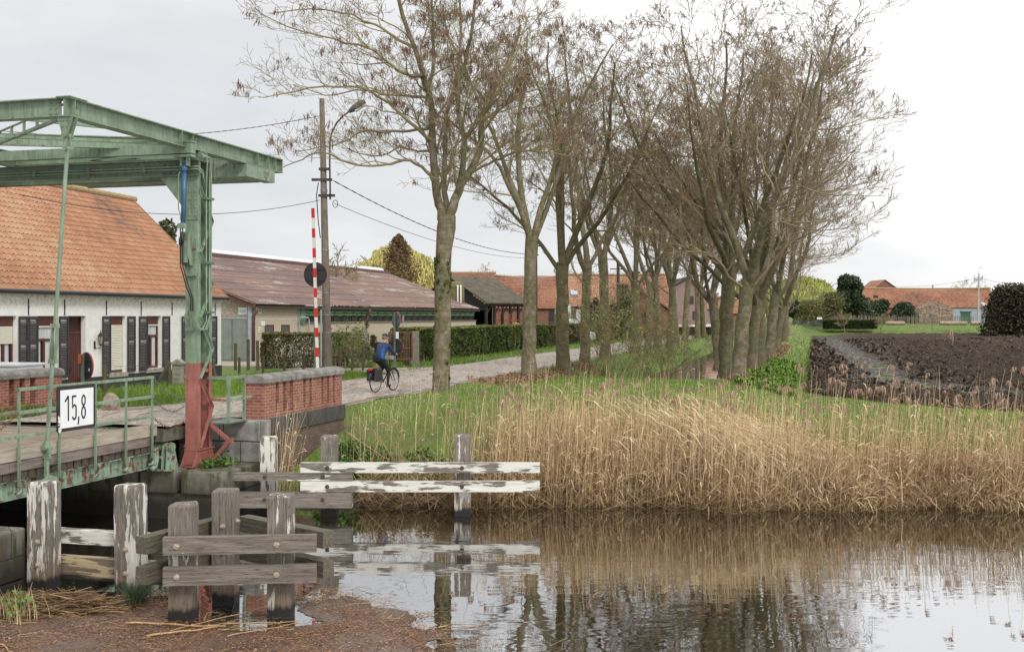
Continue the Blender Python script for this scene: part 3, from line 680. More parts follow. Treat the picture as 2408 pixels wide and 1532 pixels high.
# cover plate with rivets, corner gusset
mb = MB(); mb.box(-12.155, -11.905, 19.962, 19.98, 5.93, 6.80)
rivets(mb, [(-12.10 + i * .14, 19.958, 6.02 + j * .16) for i in range(2) for j in range(5)], r=.022); obj("splice_plate", mb, GREEN, PR)
mb = MB(); mb.prism([(-12.2, 19.97, 6.80), (-12.78, 19.97, 6.80), (-12.70, 19.97, 6.72), (-12.2, 19.97, 6.12)], (0, .014, 0)); obj("corner_gusset", mb, GREEN, PR); mb = MB()
mb.prism([(-17.18, 19.97, 6.80), (-16.6, 19.97, 6.80), (-16.68, 19.97, 6.72), (-17.18, 19.97, 6.12)], (0, .014, 0)); obj("corner_gusset", mb, GREEN, PR)
mb = MB()
for bb, s_ in ((19.95, -1), (20.53, 1)):
    mb.box(-17.5, -11.87, bb, bb + .016, 6.80, 7.12)
    mb.box(-17.5, -11.87, bb - (.09 if s_ < 0 else 0), bb + (.016 if s_ < 0 else .1), 7.105, 7.122); mb.box(-17.5, -11.87, bb - (.09 if s_ < 0 else 0), bb + (.016 if s_ < 0 else .1), 6.80, 6.816)
for i in range(9):
    if i < 6: rivets(mb, [(-12.0 - i * .13, 19.94, 7.04), (-12.0 - i * .13, 19.94, 6.87)], r=.02)
obj("portal_beam", mb, GREEND, PR)
mb = MB()
for z_ in (6.93, 6.985): mb.tube([(-17.4, 19.88, z_), (-12.0, 19.88, z_), (-11.86, 19.9, z_), (-11.82, 20.0, z_ - .08), (-11.82, 20.1, 6.6)], .014, 6)
for k, (a_, b_) in enumerate(((-11.845, 20.18), (-11.83, 20.27), (-11.85, 20.36))):
    mb.tube([(a_, 20.0, 7.18 + .03 * k), (a_ + .02, b_ - .04, 7.2), (a_ + .02, b_, 7.1), (a_, b_, 6.6), (a_, b_, 3.9 + .08 * k), (a_ - .02, b_ - .12, 3.72), (a_ - .03, 19.93, 3.70 + .03 * k)], .016, 6)
obj("hydraulic_pipes", mb, GREEN, PR, smooth=True)
for z_ in (4.05, 5.05, 6.35): mb = MB(); mb.box(-11.92, -11.80, 20.12, 20.42, z_, z_ + .045); obj("pipe_clamp", mb, GREEND, PR)
for a_ in (-13.1, -14.4, -15.7): mb = MB(); mb.box(a_, a_ + .05, 19.86, 19.95, 6.90, 7.02); obj("pipe_clamp", mb, GREEND, PR)
mb = MB(); 
for dx in (0, .06):
    mb.tube([(-12.09 + dx, 19.90, 3.74), (-12.09 + dx, 19.90, 3.95)], .025, 8); mb.tube([(-12.09 + dx, 19.9, 4.0), (-12.09 + dx, 19.9, 4.1)], .018, 8)
mb.box(-12.14, -11.98, 19.87, 19.975, 3.70, 3.78); obj("valves", mb, GREEND, PR)
# hydraulic cylinder
mb = MB(); c0, c1 = Vector((-12.115, 19.76, 5.86)), Vector((-12.085, 19.76, 6.93))
mb.tube([c0, c1], .047, 16); mb.tube([c1 - Vector((0, 0, .06)), c1 + Vector((0, 0, .05))], .062, 16); mb.tube([c0, c0 - Vector((0, 0, .07))], .055, 16)
mb.tube([c1, (-12.07, 19.76, 7.16)], .026, 10); mb.tube([c1 + Vector((0, 0, .05)), c1 + Vector((0, 0, .10))], [.04, .03], 12); cy = obj("hydraulic_cylinder", mb, BLUE, PR, smooth=True)
mb = MB(); mb.tube([(-12.15, 19.71, 6.86), (-12.18, 19.70, 6.80), (-12.185, 19.70, 6.12), (-12.13, 19.69, 6.02), (-12.14, 19.70, 5.90)], .012, 6); mb.box(-12.19, -12.06, 19.68, 19.8, 5.74, 5.84); obj("feed_pipe", mb, GREEN, cy)
mb = MB()
for dx in (0, .05):
    mb.tube([(-12.15 + dx, 19.72, 5.74), (-12.15 + dx, 19.72, 5.5), (-12.15 + dx, 19.72, 5.0), (-12.06 + dx, 19.78, 4.6), (-11.99 + dx * .8, 19.84, 4.35), (-12.03 + dx, 19.9, 4.1)], .014, 6)
mb.tube([(-12.15, 19.71, 5.55), (-12.15, 19.71, 5.40)], .03, 8); mb.tube([(-12.10, 19.71, 5.60), (-12.10, 19.71, 5.45)], .03, 8); obj("hoses", mb, BLACKR, cy, smooth=True)
mb = MB()
prof = [(19.98, 5.68), (19.80, 5.68), (19.74, 5.55), (19.76, 5.2), (19.84, 5.02), (19.98, 4.98)]
for a_ in (-12.19, -12.02): mb.prism([(a_, b_, z_) for b_, z_ in prof], (.015, 0, 0))
mb.box(-12.175, -12.02, 19.755, 19.77, 5.06, 5.5); mb.box(-12.2, -11.93, 19.955, 19.978, 4.82, 5.70); mb.box(-12.2, -11.93, 19.90, 19.975, 4.80, 4.84)
rivets(mb, [(-11.955, 19.95, 4.95 + k * .2) for k in range(4)], r=.02); obj("cylinder_bracket", mb, GREEN, PR)
for a_ in (-12.085, -17.3):
    mb = MB(); mb.prism([(a_ - .14, 19.98, 7.122), (a_ - .14, 20.52, 7.122), (a_ - .14, 20.36, 7.32), (a_ - .14, 20.12, 7.32)], (.28, 0, 0)); mb.tube([(a_ - .2, 20.25, 7.26), (a_ + .2, 20.25, 7.26)], .06, 12)
    obj("pivot_bearing", mb, GREEND, PR)
mb = MB(); mb.box(-12.2, -12.1, 19.95, 20.06, 3.2, 3.2 + .001)
# platform and bracket right of the tower
mb = MB(); mb.box(-11.93, -11.42, 20.30, 21.12, 1.815, 1.835); obj("step_plate", mb, GREEND, PR)
mb = MB()
for p_, q_ in (((-11.82, 20.32, 1.80), (-11.40, 20.32, 1.47)), ((-11.38, 20.32, 1.50), (-11.80, 20.32, 1.05))): mb.bar(p_, q_, .06, .075)
mb.box(-11.47, -11.33, 20.285, 20.355, 1.42, 1.54); mb.box(-11.9, -11.72, 20.285, 20.355, 1.0, 1.12); rivets(mb, [(-11.44, 20.28, 1.50), (-11.37, 20.28, 1.46), (-11.83, 20.28, 1.04), (-11.77, 20.28, 1.09)], r=.016); obj("bracket", mb, REDP, PR)
gr = thing("guard_rail", "short green guard rail with two posts between the tower and the brick parapet", "railing", (-11.5, 20.4, 1.82))
mb = MB(); mb.bar((-11.47, 20.40, 1.836), (-11.47, 20.40, 2.78), .055, .055, (0, 1, 0)); obj("post", mb, GREEN, gr)
mb = MB(); mb.bar((-11.50, 21.10, 1.836), (-11.50, 21.10, 2.78), .05, .05, (0, 1, 0)); obj("post", mb, GREEN, gr)
mb = MB(); mb.bar((-11.93, 20.40, 2.74), (-11.44, 20.40, 2.74), .05, .06); mb.bar((-11.47, 20.43, 2.74), (-11.49, 21.08, 2.74), .05, .06); obj("top_rail", mb, GREEN, gr)
mb = MB(); mb.bar((-11.93, 20.40, 2.29), (-11.50, 20.40, 2.29), .04, .05); obj("mid_rail", mb, REDP, gr)
mb = MB(); mb.bar((-11.47, 20.44, 2.29), (-11.49, 21.07, 2.29), .04, .05); mb.bar((-11.50, 21.13, 2.3), (-11.50, 21.4, 2.3), .04, .05); obj("mid_rail", mb, GREEN, gr)

# ================================================================= lift bridge: moving balance frame
BF = thing("balance_frame", "green steel balance beams of the lift bridge with counterweight and hanging rods", "balance beam", (-14.4, 20.2, 7.3))
for a_ in (-12.08, -17.3):
    mb = MB(); mb.ibeam((a_, 16.05, 7.49), (a_, 23.8, 7.49), .32, .24, .02)
    for b_ in (16.2, 19.5, 19.9, 22.6, 23.1, 23.45, 23.78): mb.box(a_ + .01, a_ + .11, b_, b_ + .012, 7.35, 7.63)
    for b_ in (16.3, 19.4, 22.3, 22.95): rivets(mb, [(a_ + .012, b_ + i * .08, 7.41 + j * .12) for i in range(2) for j in range(2 if b_ > 17 else 3)], r=.02)
    mb.box(a_ - .14, a_ + .14, 16.02, 16.5, 7.65, 7.665)
    obj("main_beam", mb, GREEN if a_ > -13 else GREEND, BF)
mb = MB(); mb.ibeam((-17.18, 16.15, 7.49), (-12.205, 16.15, 7.49), .315, .22, .02); rivets(mb, [(-12.29 - i * .11, 16.13, 7.40 + j * .09) for i in range(2) for j in range(3)], r=.02); obj("end_beam", mb, GREEN, BF)
mb = MB(); mb.bar((-17.55, 19.68, 7.31), (-11.84, 19.68, 7.31), .17, .20); mb.box(-12.6, -11.83, 19.585, 19.775, 7.42, 7.45); mb.box(-12.25, -11.84, 19.6, 19.76, 7.14, 7.19)
mb.box(-12.02, -11.99, 19.7, 19.82, 6.98, 7.16); mb.box(-12.15, -12.12, 19.7, 19.82, 6.98, 7.16); mb.tube([(-12.17, 19.76, 7.08), (-11.97, 19.76, 7.08)], .025, 8); obj("jack_beam", mb, GREEN, BF)
mb = MB(); mb.bar((-12.1, 20.3, 7.48), (-17.2, 17.8, 7.48), .02, .22); mb.bar((-12.1, 20.3, 7.59), (-17.2, 17.8, 7.59), .1, .02); mb.bar((-12.1, 20.3, 7.37), (-17.2, 17.8, 7.37), .1, .02)
mb.ibeam((-17.18, 21.2, 7.49), (-12.2, 21.2, 7.49), .28, .16, .018); obj("brace_beam", mb, GREEN, BF)
br = [((-12.25, 16.32, 7.36), (-17.2, 19.75, 7.36)), ((-17.15, 16.32, 7.36), (-12.2, 19.45, 7.36)), ((-14.6, 16.3, 7.55), (-12.2, 19.4, 7.55)), ((-12.2, 19.9, 7.4), (-17.15, 22.0, 7.4)), ((-17.15, 19.9, 7.4), (-12.2, 22.0, 7.4))]
for p_, q_ in br:
    mb = MB(); mb.bar(p_, q_, .07, .012); mb.bar(Vector(p_) + Vector((0, 0, .03)), Vector(q_) + Vector((0, 0, .03)), .01, .06); obj("diagonal_brace", mb, GREEN, BF)
mb = MB(); p_, q_ = Vector(br[0][0]), Vector(br[0][1])
for k in range(1, 8):
    c_ = p_.lerp(q_, k / 8); mb.box(c_.x - .02, c_.x + .02, c_.y - .02, c_.y + .02, 7.36, 7.6)
mb.bar(p_ + Vector((0, 0, .24)), q_ + Vector((0, 0, .24)), .05, .02); obj("brace_lattice", mb, GREEN, BF)
mb = MB(); mb.box(-16.70, -12.22, 22.05, 23.1, 7.06, 7.34); mb.box(-16.72, -12.21, 22.03, 22.045, 7.04, 7.62); mb.box(-16.72, -12.21, 23.105, 23.12, 7.04, 7.62)
mb.box(-12.205, -11.95, 22.03, 23.35, 7.05, 7.32); obj("counterweight", mb, steel("counterweight_plate", (.22, .29, .22), .36, 13, .6, (.12, .05, .03)), BF)
mb = MB(); mb.ibeam((-17.18, 23.7, 7.49), (-12.2, 23.7, 7.49), .28, .2, .018); obj("tail_beam", mb, GREEND, BF)
for a_, s_ in ((-12.08, 1), (-17.3, -1)):
    mb = MB(); mb.prism([(a_ - .16, 16.08, 7.33), (a_ + .16, 16.08, 7.33), (a_ + .04, 16.08, 6.98), (a_ - .04, 16.08, 6.98)], (0, .015, 0))
    mb.prism([(a_ - .16, 16.20, 7.33), (a_ + .16, 16.20, 7.33), (a_ + .04, 16.20, 6.98), (a_ - .04, 16.20, 6.98)], (0, .015, 0))
    rivets(mb, [(a_ - .1 + i * .07, 16.07, 7.27) for i in range(4)] + [(a_ - .04, 16.07, 7.17), (a_ + .04, 16.07, 7.17)], r=.016)
    mb.tube([(a_, 16.03, 7.02), (a_, 16.26, 7.02)], .045, 10); obj("rod_hanger", mb, GREEN, BF)
    mb = MB(); top = Vector((a_, 16.14, 6.80)); bot = Vector((a_ - .31 * s_, 16.02, 1.80)); top2 = Vector((a_, 16.14, 7.02))
    mb.bar(top2 + Vector((0, -.045, .03)), top + Vector((0, -.045, -.04)), .07, .016, (0, 1, 0)); mb.bar(top2 + Vector((0, .045, .03)), top + Vector((0, .045, -.04)), .07, .016, (0, 1, 0))
    mb.tube([top + Vector((0, -.08, 0)), top + Vector((0, .08, 0))], .04, 10)
    mid1, mid2 = top.lerp(bot, .60), top.lerp(bot, .705)
    mb.tube([top, mid1], .034, 12); mb.tube([mid2, bot], .034, 12)
    for dx in (-.045, .045): mb.bar(mid1 + Vector((dx, 0, 0)), mid2 + Vector((dx, 0, 0)), .022, .07, (0, 1, 0))
    mb.bar(mid1 + Vector((0, 0, .07)), mid1, .13, .08, (0, 1, 0)); mb.bar(mid2, mid2 - Vector((0, 0, .07)), .13, .08, (0, 1, 0))
    mb.tube([bot + Vector((0, -.09, 0)), bot + Vector((0, .09, 0))], .05, 12); mb.tube([bot + Vector((0, 0, .12)), bot], [.04, .06], 10)
    mb.bar(bot + Vector((-.05, 0, 0)), bot + Vector((-.045, 0, -.18)), .025, .07, (0, 1, 0)); mb.bar(bot + Vector((.05, 0, 0)), bot + Vector((.045, 0, -.18)), .025, .07, (0, 1, 0))
    mb.bar(bot + Vector((0, 0, -.1)), bot + Vector((0, 0, -.55)), .05, .06, (0, 1, 0)); obj("hanging_rod", mb, GREEN, BF, smooth=False)

# ================================================================= lift bridge: deck leaf
BD = thing("bridge_deck", "wooden plank lift bridge deck on rusty green girders with green railing", "bridge deck", (-14.4, 16, 1.8))
A0, A1, B0, B1 = -16.6, -12.44, 11.5, 19.38
def plankmat(name, axis, lt, dk, seed):
    m, t, bs = newmat(name); sc = [7, 7, 7]; sc[axis] = .7; v = coords(t, tuple(sc), (seed, 0, seed)); g = noise(t, v, 2.5, 8, .7, .3)
    c = ramp(t, g, [(.3, dk), (.55, lt), (.75, tuple(x * 1.3 for x in lt))]); setc(t, bs, c, .8); bump(t, bs, g, .5, .008); return m
PL = plankmat("deck_plank", 0, (.30, .235, .18), (.16, .12, .09), 2); KB = plankmat("pale_kerb_timber", 1, (.38, .33, .255), (.20, .165, .12), 5); BT = plankmat("brown_timber", 1, (.20, .165, .14), (.085, .065, .05), 9)
mb = MB(); b_ = B0
while b_ < B1 - .1:
    mb.box(A0 + .2, A1 - .13, b_, b_ + .135, 1.70, 1.765 + rnd.uniform(-.004, .004)); b_ += .147
obj("planking", mb, PL, BD)
for a0, a1 in ((A1 - .16, A1), (A0, A0 + .16)):
    mb = MB(); mb.box(a0, a1, B0, 13.9, 1.655, 1.88); mb.box(a0, a1, 13.91, B1 - .02, 1.655, 1.88); obj("kerb_timber", mb, KB, BD, bevel=.01)
mb = MB(); q = B0
while q < B1 - .3:
    L = rnd.uniform(1.6, 2.4); mb.box(A0 + .02, A1 - .02, q, min(q + L - .01, B1 - .06), 1.475, 1.648); q += L
obj("edge_timber", mb, BT, BD, bevel=.008)
mb = MB(); q = B0
while q < B1 - .2:
    mb.box(A0 + .05 + rnd.uniform(0, .03), A1 - .05 - rnd.uniform(0, .03), q, q + .17, 1.335, 1.47); q += .20
obj("cross_timbers", mb, plankmat("dark_timber", 0, (.085, .062, .045), (.02, .015, .012), 3), BD)
for a_ in (A1 - .15, -13.8, -15.2, A0 + .15):
    mb = MB(); mb.ibeam((a_, B0, 1.18), (a_, B1 - .02, 1.18), .31, .17, .018); obj("girder", mb, GREEN2 if a_ > -13 else GREEND, BD)
pb = [15.36, 16.36, 17.35, 18.27, 19.12]
allp = [12.3, 13.4] + pb
for sd_, mt_ in ((A1 + .035, GREEN), (A0 - .035, GREEND)):
    for b_ in allp:
        mb = MB(); mb.bar((sd_, b_, 1.25), (sd_, b_, 2.83), .012, .055, (0, 1, 0)); mb.bar((sd_ + .02, b_ - .022, 1.25), (sd_ + .02, b_ - .022, 2.83), .05, .01, (0, 1, 0)); obj("rail_post", mb, mt_, BD)
        mb = MB(); pts = [(sd_ - .05, b_ + .12 * math.cos(t_), 1.26 + .15 * math.sin(t_)) for t_ in [math.radians(x) for x in range(-170, 11, 20)]]
        pts = [(x, y, z) for x, y, z in pts]; mb.tube([(sd_ - .02, b_ + .10, 1.30), (sd_ - .02, b_ + .09, 1.18), (sd_ - .02, b_ + .02, 1.12), (sd_ - .02, b_ - .06, 1.13)], .022, 6); mb.box(sd_ - .05, sd_ + .03, b_ + .07, b_ + .13, 1.1, 1.33)
        obj("post_bracket", mb, GREEN2, BD)
    mb = MB(); mb.box(sd_ - .025, sd_ + .03, 15.33, 19.15, 2.825, 2.835); mb.box(sd_ + .018, sd_ + .03, 15.33, 19.15, 2.785, 2.825); obj("top_rail", mb, mt_, BD)
    for z_ in (2.44, 2.05):
        b00 = 11.6 if z_ < 2.2 else 15.33
        mb = MB(); mb.box(sd_ - .025, sd_ + .03, b00, 19.15, z_ + .01, z_ + .02); mb.box(sd_ + .018, sd_ + .03, b00, 19.15, z_ - .03, z_ + .01); obj("mid_rail", mb, mt_, BD)
# lifting plates under the hanging rods
for s_, a_ in ((1, -12.38), (-1, -16.66)):
    mb = MB(); prof = [(15.86, 1.22), (16.02, 1.36), (16.28, 1.27), (16.30, 1.10), (16.20, .76), (16.08, .72), (15.90, .95)]
    mb.prism([(a_ - .01, b_, z_) for b_, z_ in prof], (.022, 0, 0)); rivets(mb, [(a_ + .014, 15.96 + i * .1, 1.2 - j * .13) for i in range(3) for j in range(3)] + [(a_ + .014, 16.08 + i * .07, .8) for i in range(2)], r=.014)
    obj("lifting_plate", mb, GREEN, BD)
# hinge bearing on the ledge
HB = thing("hinge_bearing", "green curved steel hinge bearing of the bridge leaf beside the tower foot", "bearing", (-12.5, 19.6, .95))
mb = MB()
for a_ in (-12.62, -12.40, -12.30):
    prof = [(19.42, .97), (19.46, 1.42), (19.53, 1.50), (19.62, 1.50), (19.70, 1.42), (19.86, .97)]
    mb.prism([(a_, b_, z_) for b_, z_ in prof], (.022, 0, 0))
mb.box(-12.7, -12.2, 19.40, 19.9, .952, .972); mb.box(-12.62, -12.40, 19.44, 19.46, 1.2, 1.24); obj("cheek_plates", mb, GREEN2, HB)
mb = MB(); mb.tube([(-12.68, 19.575, 1.41), (-12.22, 19.575, 1.41)], .085, 16); obj("hinge_pin", mb, GREEN, HB, smooth=False)
mb = MB(); mb.tube([(-12.44, 19.30, 1.42), (-12.44, 19.33, 1.2), (-12.44, 19.28, 1.06), (-12.44, 19.15, 1.02)], .05, 10); obj("hook", mb, GREEN2, HB, smooth=True)
# ---- clearance sign
SG = thing("clearance_sign", "white sign reading 15,8 with black border hanging on the bridge railing", "sign", (-12.375, 16.75, 2.42))
def rrect(b0, b1, z0, z1, r_, a_, n=5):
    out = []
    for cb, cz, s0 in ((b1 - r_, z1 - r_, 0), (b0 + r_, z1 - r_, 90), (b0 + r_, z0 + r_, 180), (b1 - r_, z0 + r_, 270)):
        for k in range(n + 1): t_ = math.radians(s0 + 90 * k / n); out.append((a_, cb + r_ * math.cos(t_), cz + r_ * math.sin(t_)))
    return out
SB = simple("sign_black", (.014, .014, .015), (.03, .03, .03), 6, .35, 0); SWm = simple("sign_white", (.80, .81, .82), (.72, .73, .73), 2, .3, 0, det=8, lo=.4, hi=.8)
mb = MB(); mb.prism(rrect(16.24, 17.27, 2.03, 2.80, .04, -12.372), (.02, 0, 0)); obj("border", mb, SB, SG)
mb = MB(); mb.prism(rrect(16.315, 17.215, 2.085, 2.735, .008, -12.351), (.004, 0, 0)); obj("panel", mb, SWm, SG)
mb = MB()
for b_, z_, r_ in ((16.285, 2.26, .03), (16.29, 2.20, .035), (16.28, 2.15, .02), (16.285, 2.08, .03), (16.31, 2.06, .045), (16.275, 2.29, .02)):
    mb.prism([(-12.3515, b_ + r_ * rnd.uniform(.4, 1.1) * math.cos(t_ * .9), z_ + r_ * rnd.uniform(.5, 1.3) * math.sin(t_ * .9)) for t_ in range(7)], (.003, 0, 0))
obj("chipped_paint", mb, SWm, SG)
def strokes(parent, name, segs, wd, org, mat):                # outlines drawn as thick flat strokes in the b-z plane
    mb = MB()
    for pl, closed in segs:
        n = len(pl); L_, R_ = [], []
        for i in range(n):
            p = Vector(pl[i]); pa = Vector(pl[i - 1] if (i or closed) else pl[i]); pn_ = Vector(pl[(i + 1) % n] if (i < n - 1 or closed) else pl[i])
            d1 = (p - pa); d2 = (pn_ - p); d1 = d1.normalized() if d1.length else d2.normalized(); d2 = d2.normalized() if d2.length else d1
            nn = Vector((-(d1.y + d2.y), d1.x + d2.x)); nn.normalize(); k = 1 / max(.5, nn.dot(Vector((-d1.y, d1.x)))); L_.append(p + nn * wd / 2 * k); R_.append(p - nn * wd / 2 * k)
        vs = [(org[0], org[1] + q.x, org[2] + q.y) for q in L_] + [(org[0], org[1] + q.x, org[2] + q.y) for q in R_]
        vs += [(x + .003, y, z) for x, y, z in vs]; fs = []
        for i in range(n if closed else n - 1):
            j = (i + 1) % n; fs += [(i, j, n + j, n + i), (2 * n + i, 3 * n + i, 3 * n + j, 2 * n + j), (i, 2 * n + i, 2 * n + j, j), (n + i, n + j, 3 * n + j, 3 * n + i)]
        if not closed: fs += [(0, n, 3 * n, 2 * n), (n - 1, 3 * n - 1, 4 * n - 1, 2 * n - 1)]
        mb.add(vs, fs)
    return obj(name, mb, mat, parent)
def arc(cx, cy, rx, ry, t0, t1, n=10): return [(cx + rx * math.cos(math.radians(t0 + (t1 - t0) * i / n)), cy + ry * math.sin(math.radians(t0 + (t1 - t0) * i / n))) for i in range(n + 1)]
og = (-12.3465, 16.43, 2.20); hh = .43
strokes(SG, "numeral", [([(.0, .335), (.045, .375), (.085, hh)], False), ([(.092, 0), (.092, hh)], False)], .034, og, SB)
strokes(SG, "numeral", [([(.305, hh - .017), (.205, hh - .017), (.205, .225)] + arc(.252, .20, .048, .06, 120, 0, 6) + [(.300, .10)] + arc(.252, .075, .048, .058, 0, -170, 8), False)], .034, og, SB)
strokes(SG, "comma", [([(.372, .055), (.372, 0), (.352, -.085)], False)], .034, og, SB)
strokes(SG, "numeral", [(arc(.505, .325, .046, .085, 0, 360, 16)[:-1], True), (arc(.505, .115, .05, .098, 0, 360, 16)[:-1], True)], .034, og, SB)
# ---- chains
def chain(pts, sag, label, mat, r=.028, n=None):
    p, q = Vector(pts[0]), Vector(pts[1]); L = (q - p).length * 1.08; n = n or int(L / .062); mb = MB()
    P = [p.lerp(q, i / n) - Vector((0, 0, sag * 4 * (i / n) * (1 - i / n))) for i in range(n + 1)]
    for i in range(n):
        c_ = (P[i] + P[i + 1]) / 2; d = (P[i + 1] - P[i]).normalized(); s1 = d.cross(Vector((0, 0, 1))).normalized(); s2 = d.cross(s1)
        s_ = (s1 + s2).normalized() if i % 2 else (s1 - s2).normalized(); hl = (P[i + 1] - P[i]).length * .66
        ring = [c_ + d * hl * math.cos(t_) + s_ * .02 * math.sin(t_) for t_ in [k * math.pi / 4 for k in range(9)]]
        mb.tube(ring, .0065, 4, cap=False)
    o = obj("chain", mb, mat, base=tuple(p)); tag(o, label, "chain"); return o
CHG = steel("chain_green", (.12, .16, .11), .4, 2); CHR = steel("chain_rust", (.20, .12, .08), .7, 4)
chain(((-12.40, 19.15, 2.80), (-12.18, 19.95, 2.36)), .12, "uppermost slack chain between the deck railing and the tower", CHG)
chain(((-12.40, 19.15, 2.42), (-12.18, 19.95, 2.22)), .20, "middle slack chain between the deck railing and the tower", CHG)
chain(((-12.40, 19.15, 2.03), (-12.18, 19.95, 1.90)), .16, "lowest slack chain between the deck railing and the tower", CHR)
chain(((-12.40, 15.33, 2.82), (-12.3, 14.2, 2.35)), .05, "upper rusty chain at the near end of the railing", CHR)
chain(((-12.40, 15.33, 2.44), (-12.3, 14.2, 1.98)), .05, "lower rusty chain at the near end of the railing", CHR)
# ================================================================= cottage
THC = math.atan(.2134); cS, cC = math.sin(THC), math.cos(THC)
CO = thing("cottage", "long whitewashed cottage with orange pantile roof and dark louvred shutters beyond the bridge", "house", (-11.48, 44.1, 0), rot=-THC, frame='W'); ORG[CO.name] = Vector((0, 0, 0))
def cs_(x): k = kx(x); return (44.1 * k - 11.48) / (.2087 + .978 * k)      # distance along the wall from its right corner
def cy(x): return -cs_(x)
PLASTER = None
m, t, bs = newmat("whitewashed_brick")
c_ = nd(t, "ShaderNodeTexCoord"); s_ = nd(t, "ShaderNodeSeparateXYZ"); t.links.new(c_.outputs["Object"], s_.inputs[0]); cb = nd(t, "ShaderNodeCombineXYZ")
t.links.new(mth(t, 'ADD', s_.outputs[0], s_.outputs[1]), cb.inputs[0]); t.links.new(s_.outputs[2], cb.inputs[1])
bk = nd(t, "ShaderNodeTexBrick"); t.links.new(cb.outputs[0], bk.inputs["Vector"]); bk.inputs["Scale"].default_value = 1; bk.inputs["Brick Width"].default_value = .21; bk.inputs["Row Height"].default_value = .068; bk.inputs["Mortar Size"].default_value = .008
n = noise(t, coords(t), 2.5, 8, .7); n4 = noise(t, coords(t, (1, 1, 1)), 9, 6, .8)
c = ramp(t, n, [(.3, (.76, .75, .71)), (.6, (.90, .89, .86))]); up = ramp(t, mth(t, 'ADD', s_.outputs[2], mth(t, 'MULTIPLY', n, .6)), [(4.55 / 6, 0), (4.85 / 6, 1)])
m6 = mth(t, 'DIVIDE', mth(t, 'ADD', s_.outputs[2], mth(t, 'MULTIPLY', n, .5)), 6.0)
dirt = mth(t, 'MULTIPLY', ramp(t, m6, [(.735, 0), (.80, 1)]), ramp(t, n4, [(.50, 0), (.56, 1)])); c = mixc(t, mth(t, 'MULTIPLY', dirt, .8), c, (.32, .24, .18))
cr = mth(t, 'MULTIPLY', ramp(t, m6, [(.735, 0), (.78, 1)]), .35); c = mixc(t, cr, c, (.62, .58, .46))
setc(t, bs, c, .8); bump(t, bs, mth(t, 'ADD', mth(t, 'MULTIPLY', bk.outputs["Fac"], -1), mth(t, 'MULTIPLY', n4, .7)), .5, .012)
WHITE = m
PLINTH = brick("black_plinth", (.035, .037, .042), (.05, .052, .058), (.02, .02, .022), patch=.1)
LW = 21.0; z0c, zw = 1.3, 4.66
openings = [(cy(378.5), cy(345), 2.17, 4.0), (cy(295), cy(258), 2.13, 4.0), (cy(201.5), cy(160), 1.72, 4.0), (cy(135), cy(88), 2.13, 4.0), (cy(39), cy(-6), 2.13, 4.0), (cy(-75), cy(-125), 2.13, 4.0), (cy(476), cy(448), 2.17, 4.0)]
openings = [(min(a_, b_), max(a_, b_), c_, d_) for a_, b_, c_, d_ in openings]
mb = MB(); ys = sorted([-LW, 0] + [q for o_ in openings for q in o_[:2]]); 
for i in range(len(ys) - 1):
    mid = (ys[i] + ys[i + 1]) / 2; op = [o_ for o_ in openings if o_[0] < mid < o_[1]]
    if op: mb.box(-.32, 0, ys[i], ys[i + 1], 4.0, zw); (op[0][2] > 2.07) and mb.box(-.32, 0, ys[i], ys[i + 1], 2.062, op[0][2])
    else: mb.box(-.32, 0, ys[i], ys[i + 1], 2.062, zw)
mb.box(-8.0, -.325, -.3, 0, z0c, zw); mb.box(-8.0, -.325, -LW, -LW + .3, z0c, zw); mb.box(-8.0, -7.7, -LW + .31, -.31, z0c, zw)
for yy in (-.299, -LW + .001): mb.prism([(-.05, yy, zw), (-4.0, yy, 8.45), (-7.95, yy, zw)], (0, .298, 0))
obj("wall", mb, WHITE, CO)
mb = MB(); dr = openings[2]
mb.box(-.33, .02, dr[1], .02, z0c, 2.06); mb.box(-.33, .02, -LW, dr[0], z0c, 2.06); obj("plinth", mb, PLINTH, CO)
mb = MB(); mb.box(-.3, .05, -LW - .1, .12, zw + .002, zw + .08); mb.box(-.3, .03, -LW, .03, zw - .12, zw - .001); obj("cornice", mb, WHITE, CO)
SHUT = simple("shutter_paint", (.055, .048, .052), (.042, .037, .04), 7, .5, .1); FRM = simple("window_frame_brown", (.13, .035, .022), (.09, .022, .016), 8, .4, .1)
GLS = plain("dark_window_glass", (.03, .034, .038), .06, 0, .8); CURT = simple("curtain_cloth", (.62, .63, .63), (.42, .44, .46), 5, .8, .1, scale=(14, 14, .3)); BLND = simple("roller_blind", (.74, .71, .60), (.70, .67, .56), 2, .5, 0)
SILL = simple("sill_stone", (.48, .45, .39), (.3, .28, .24), 6, .8, .3)
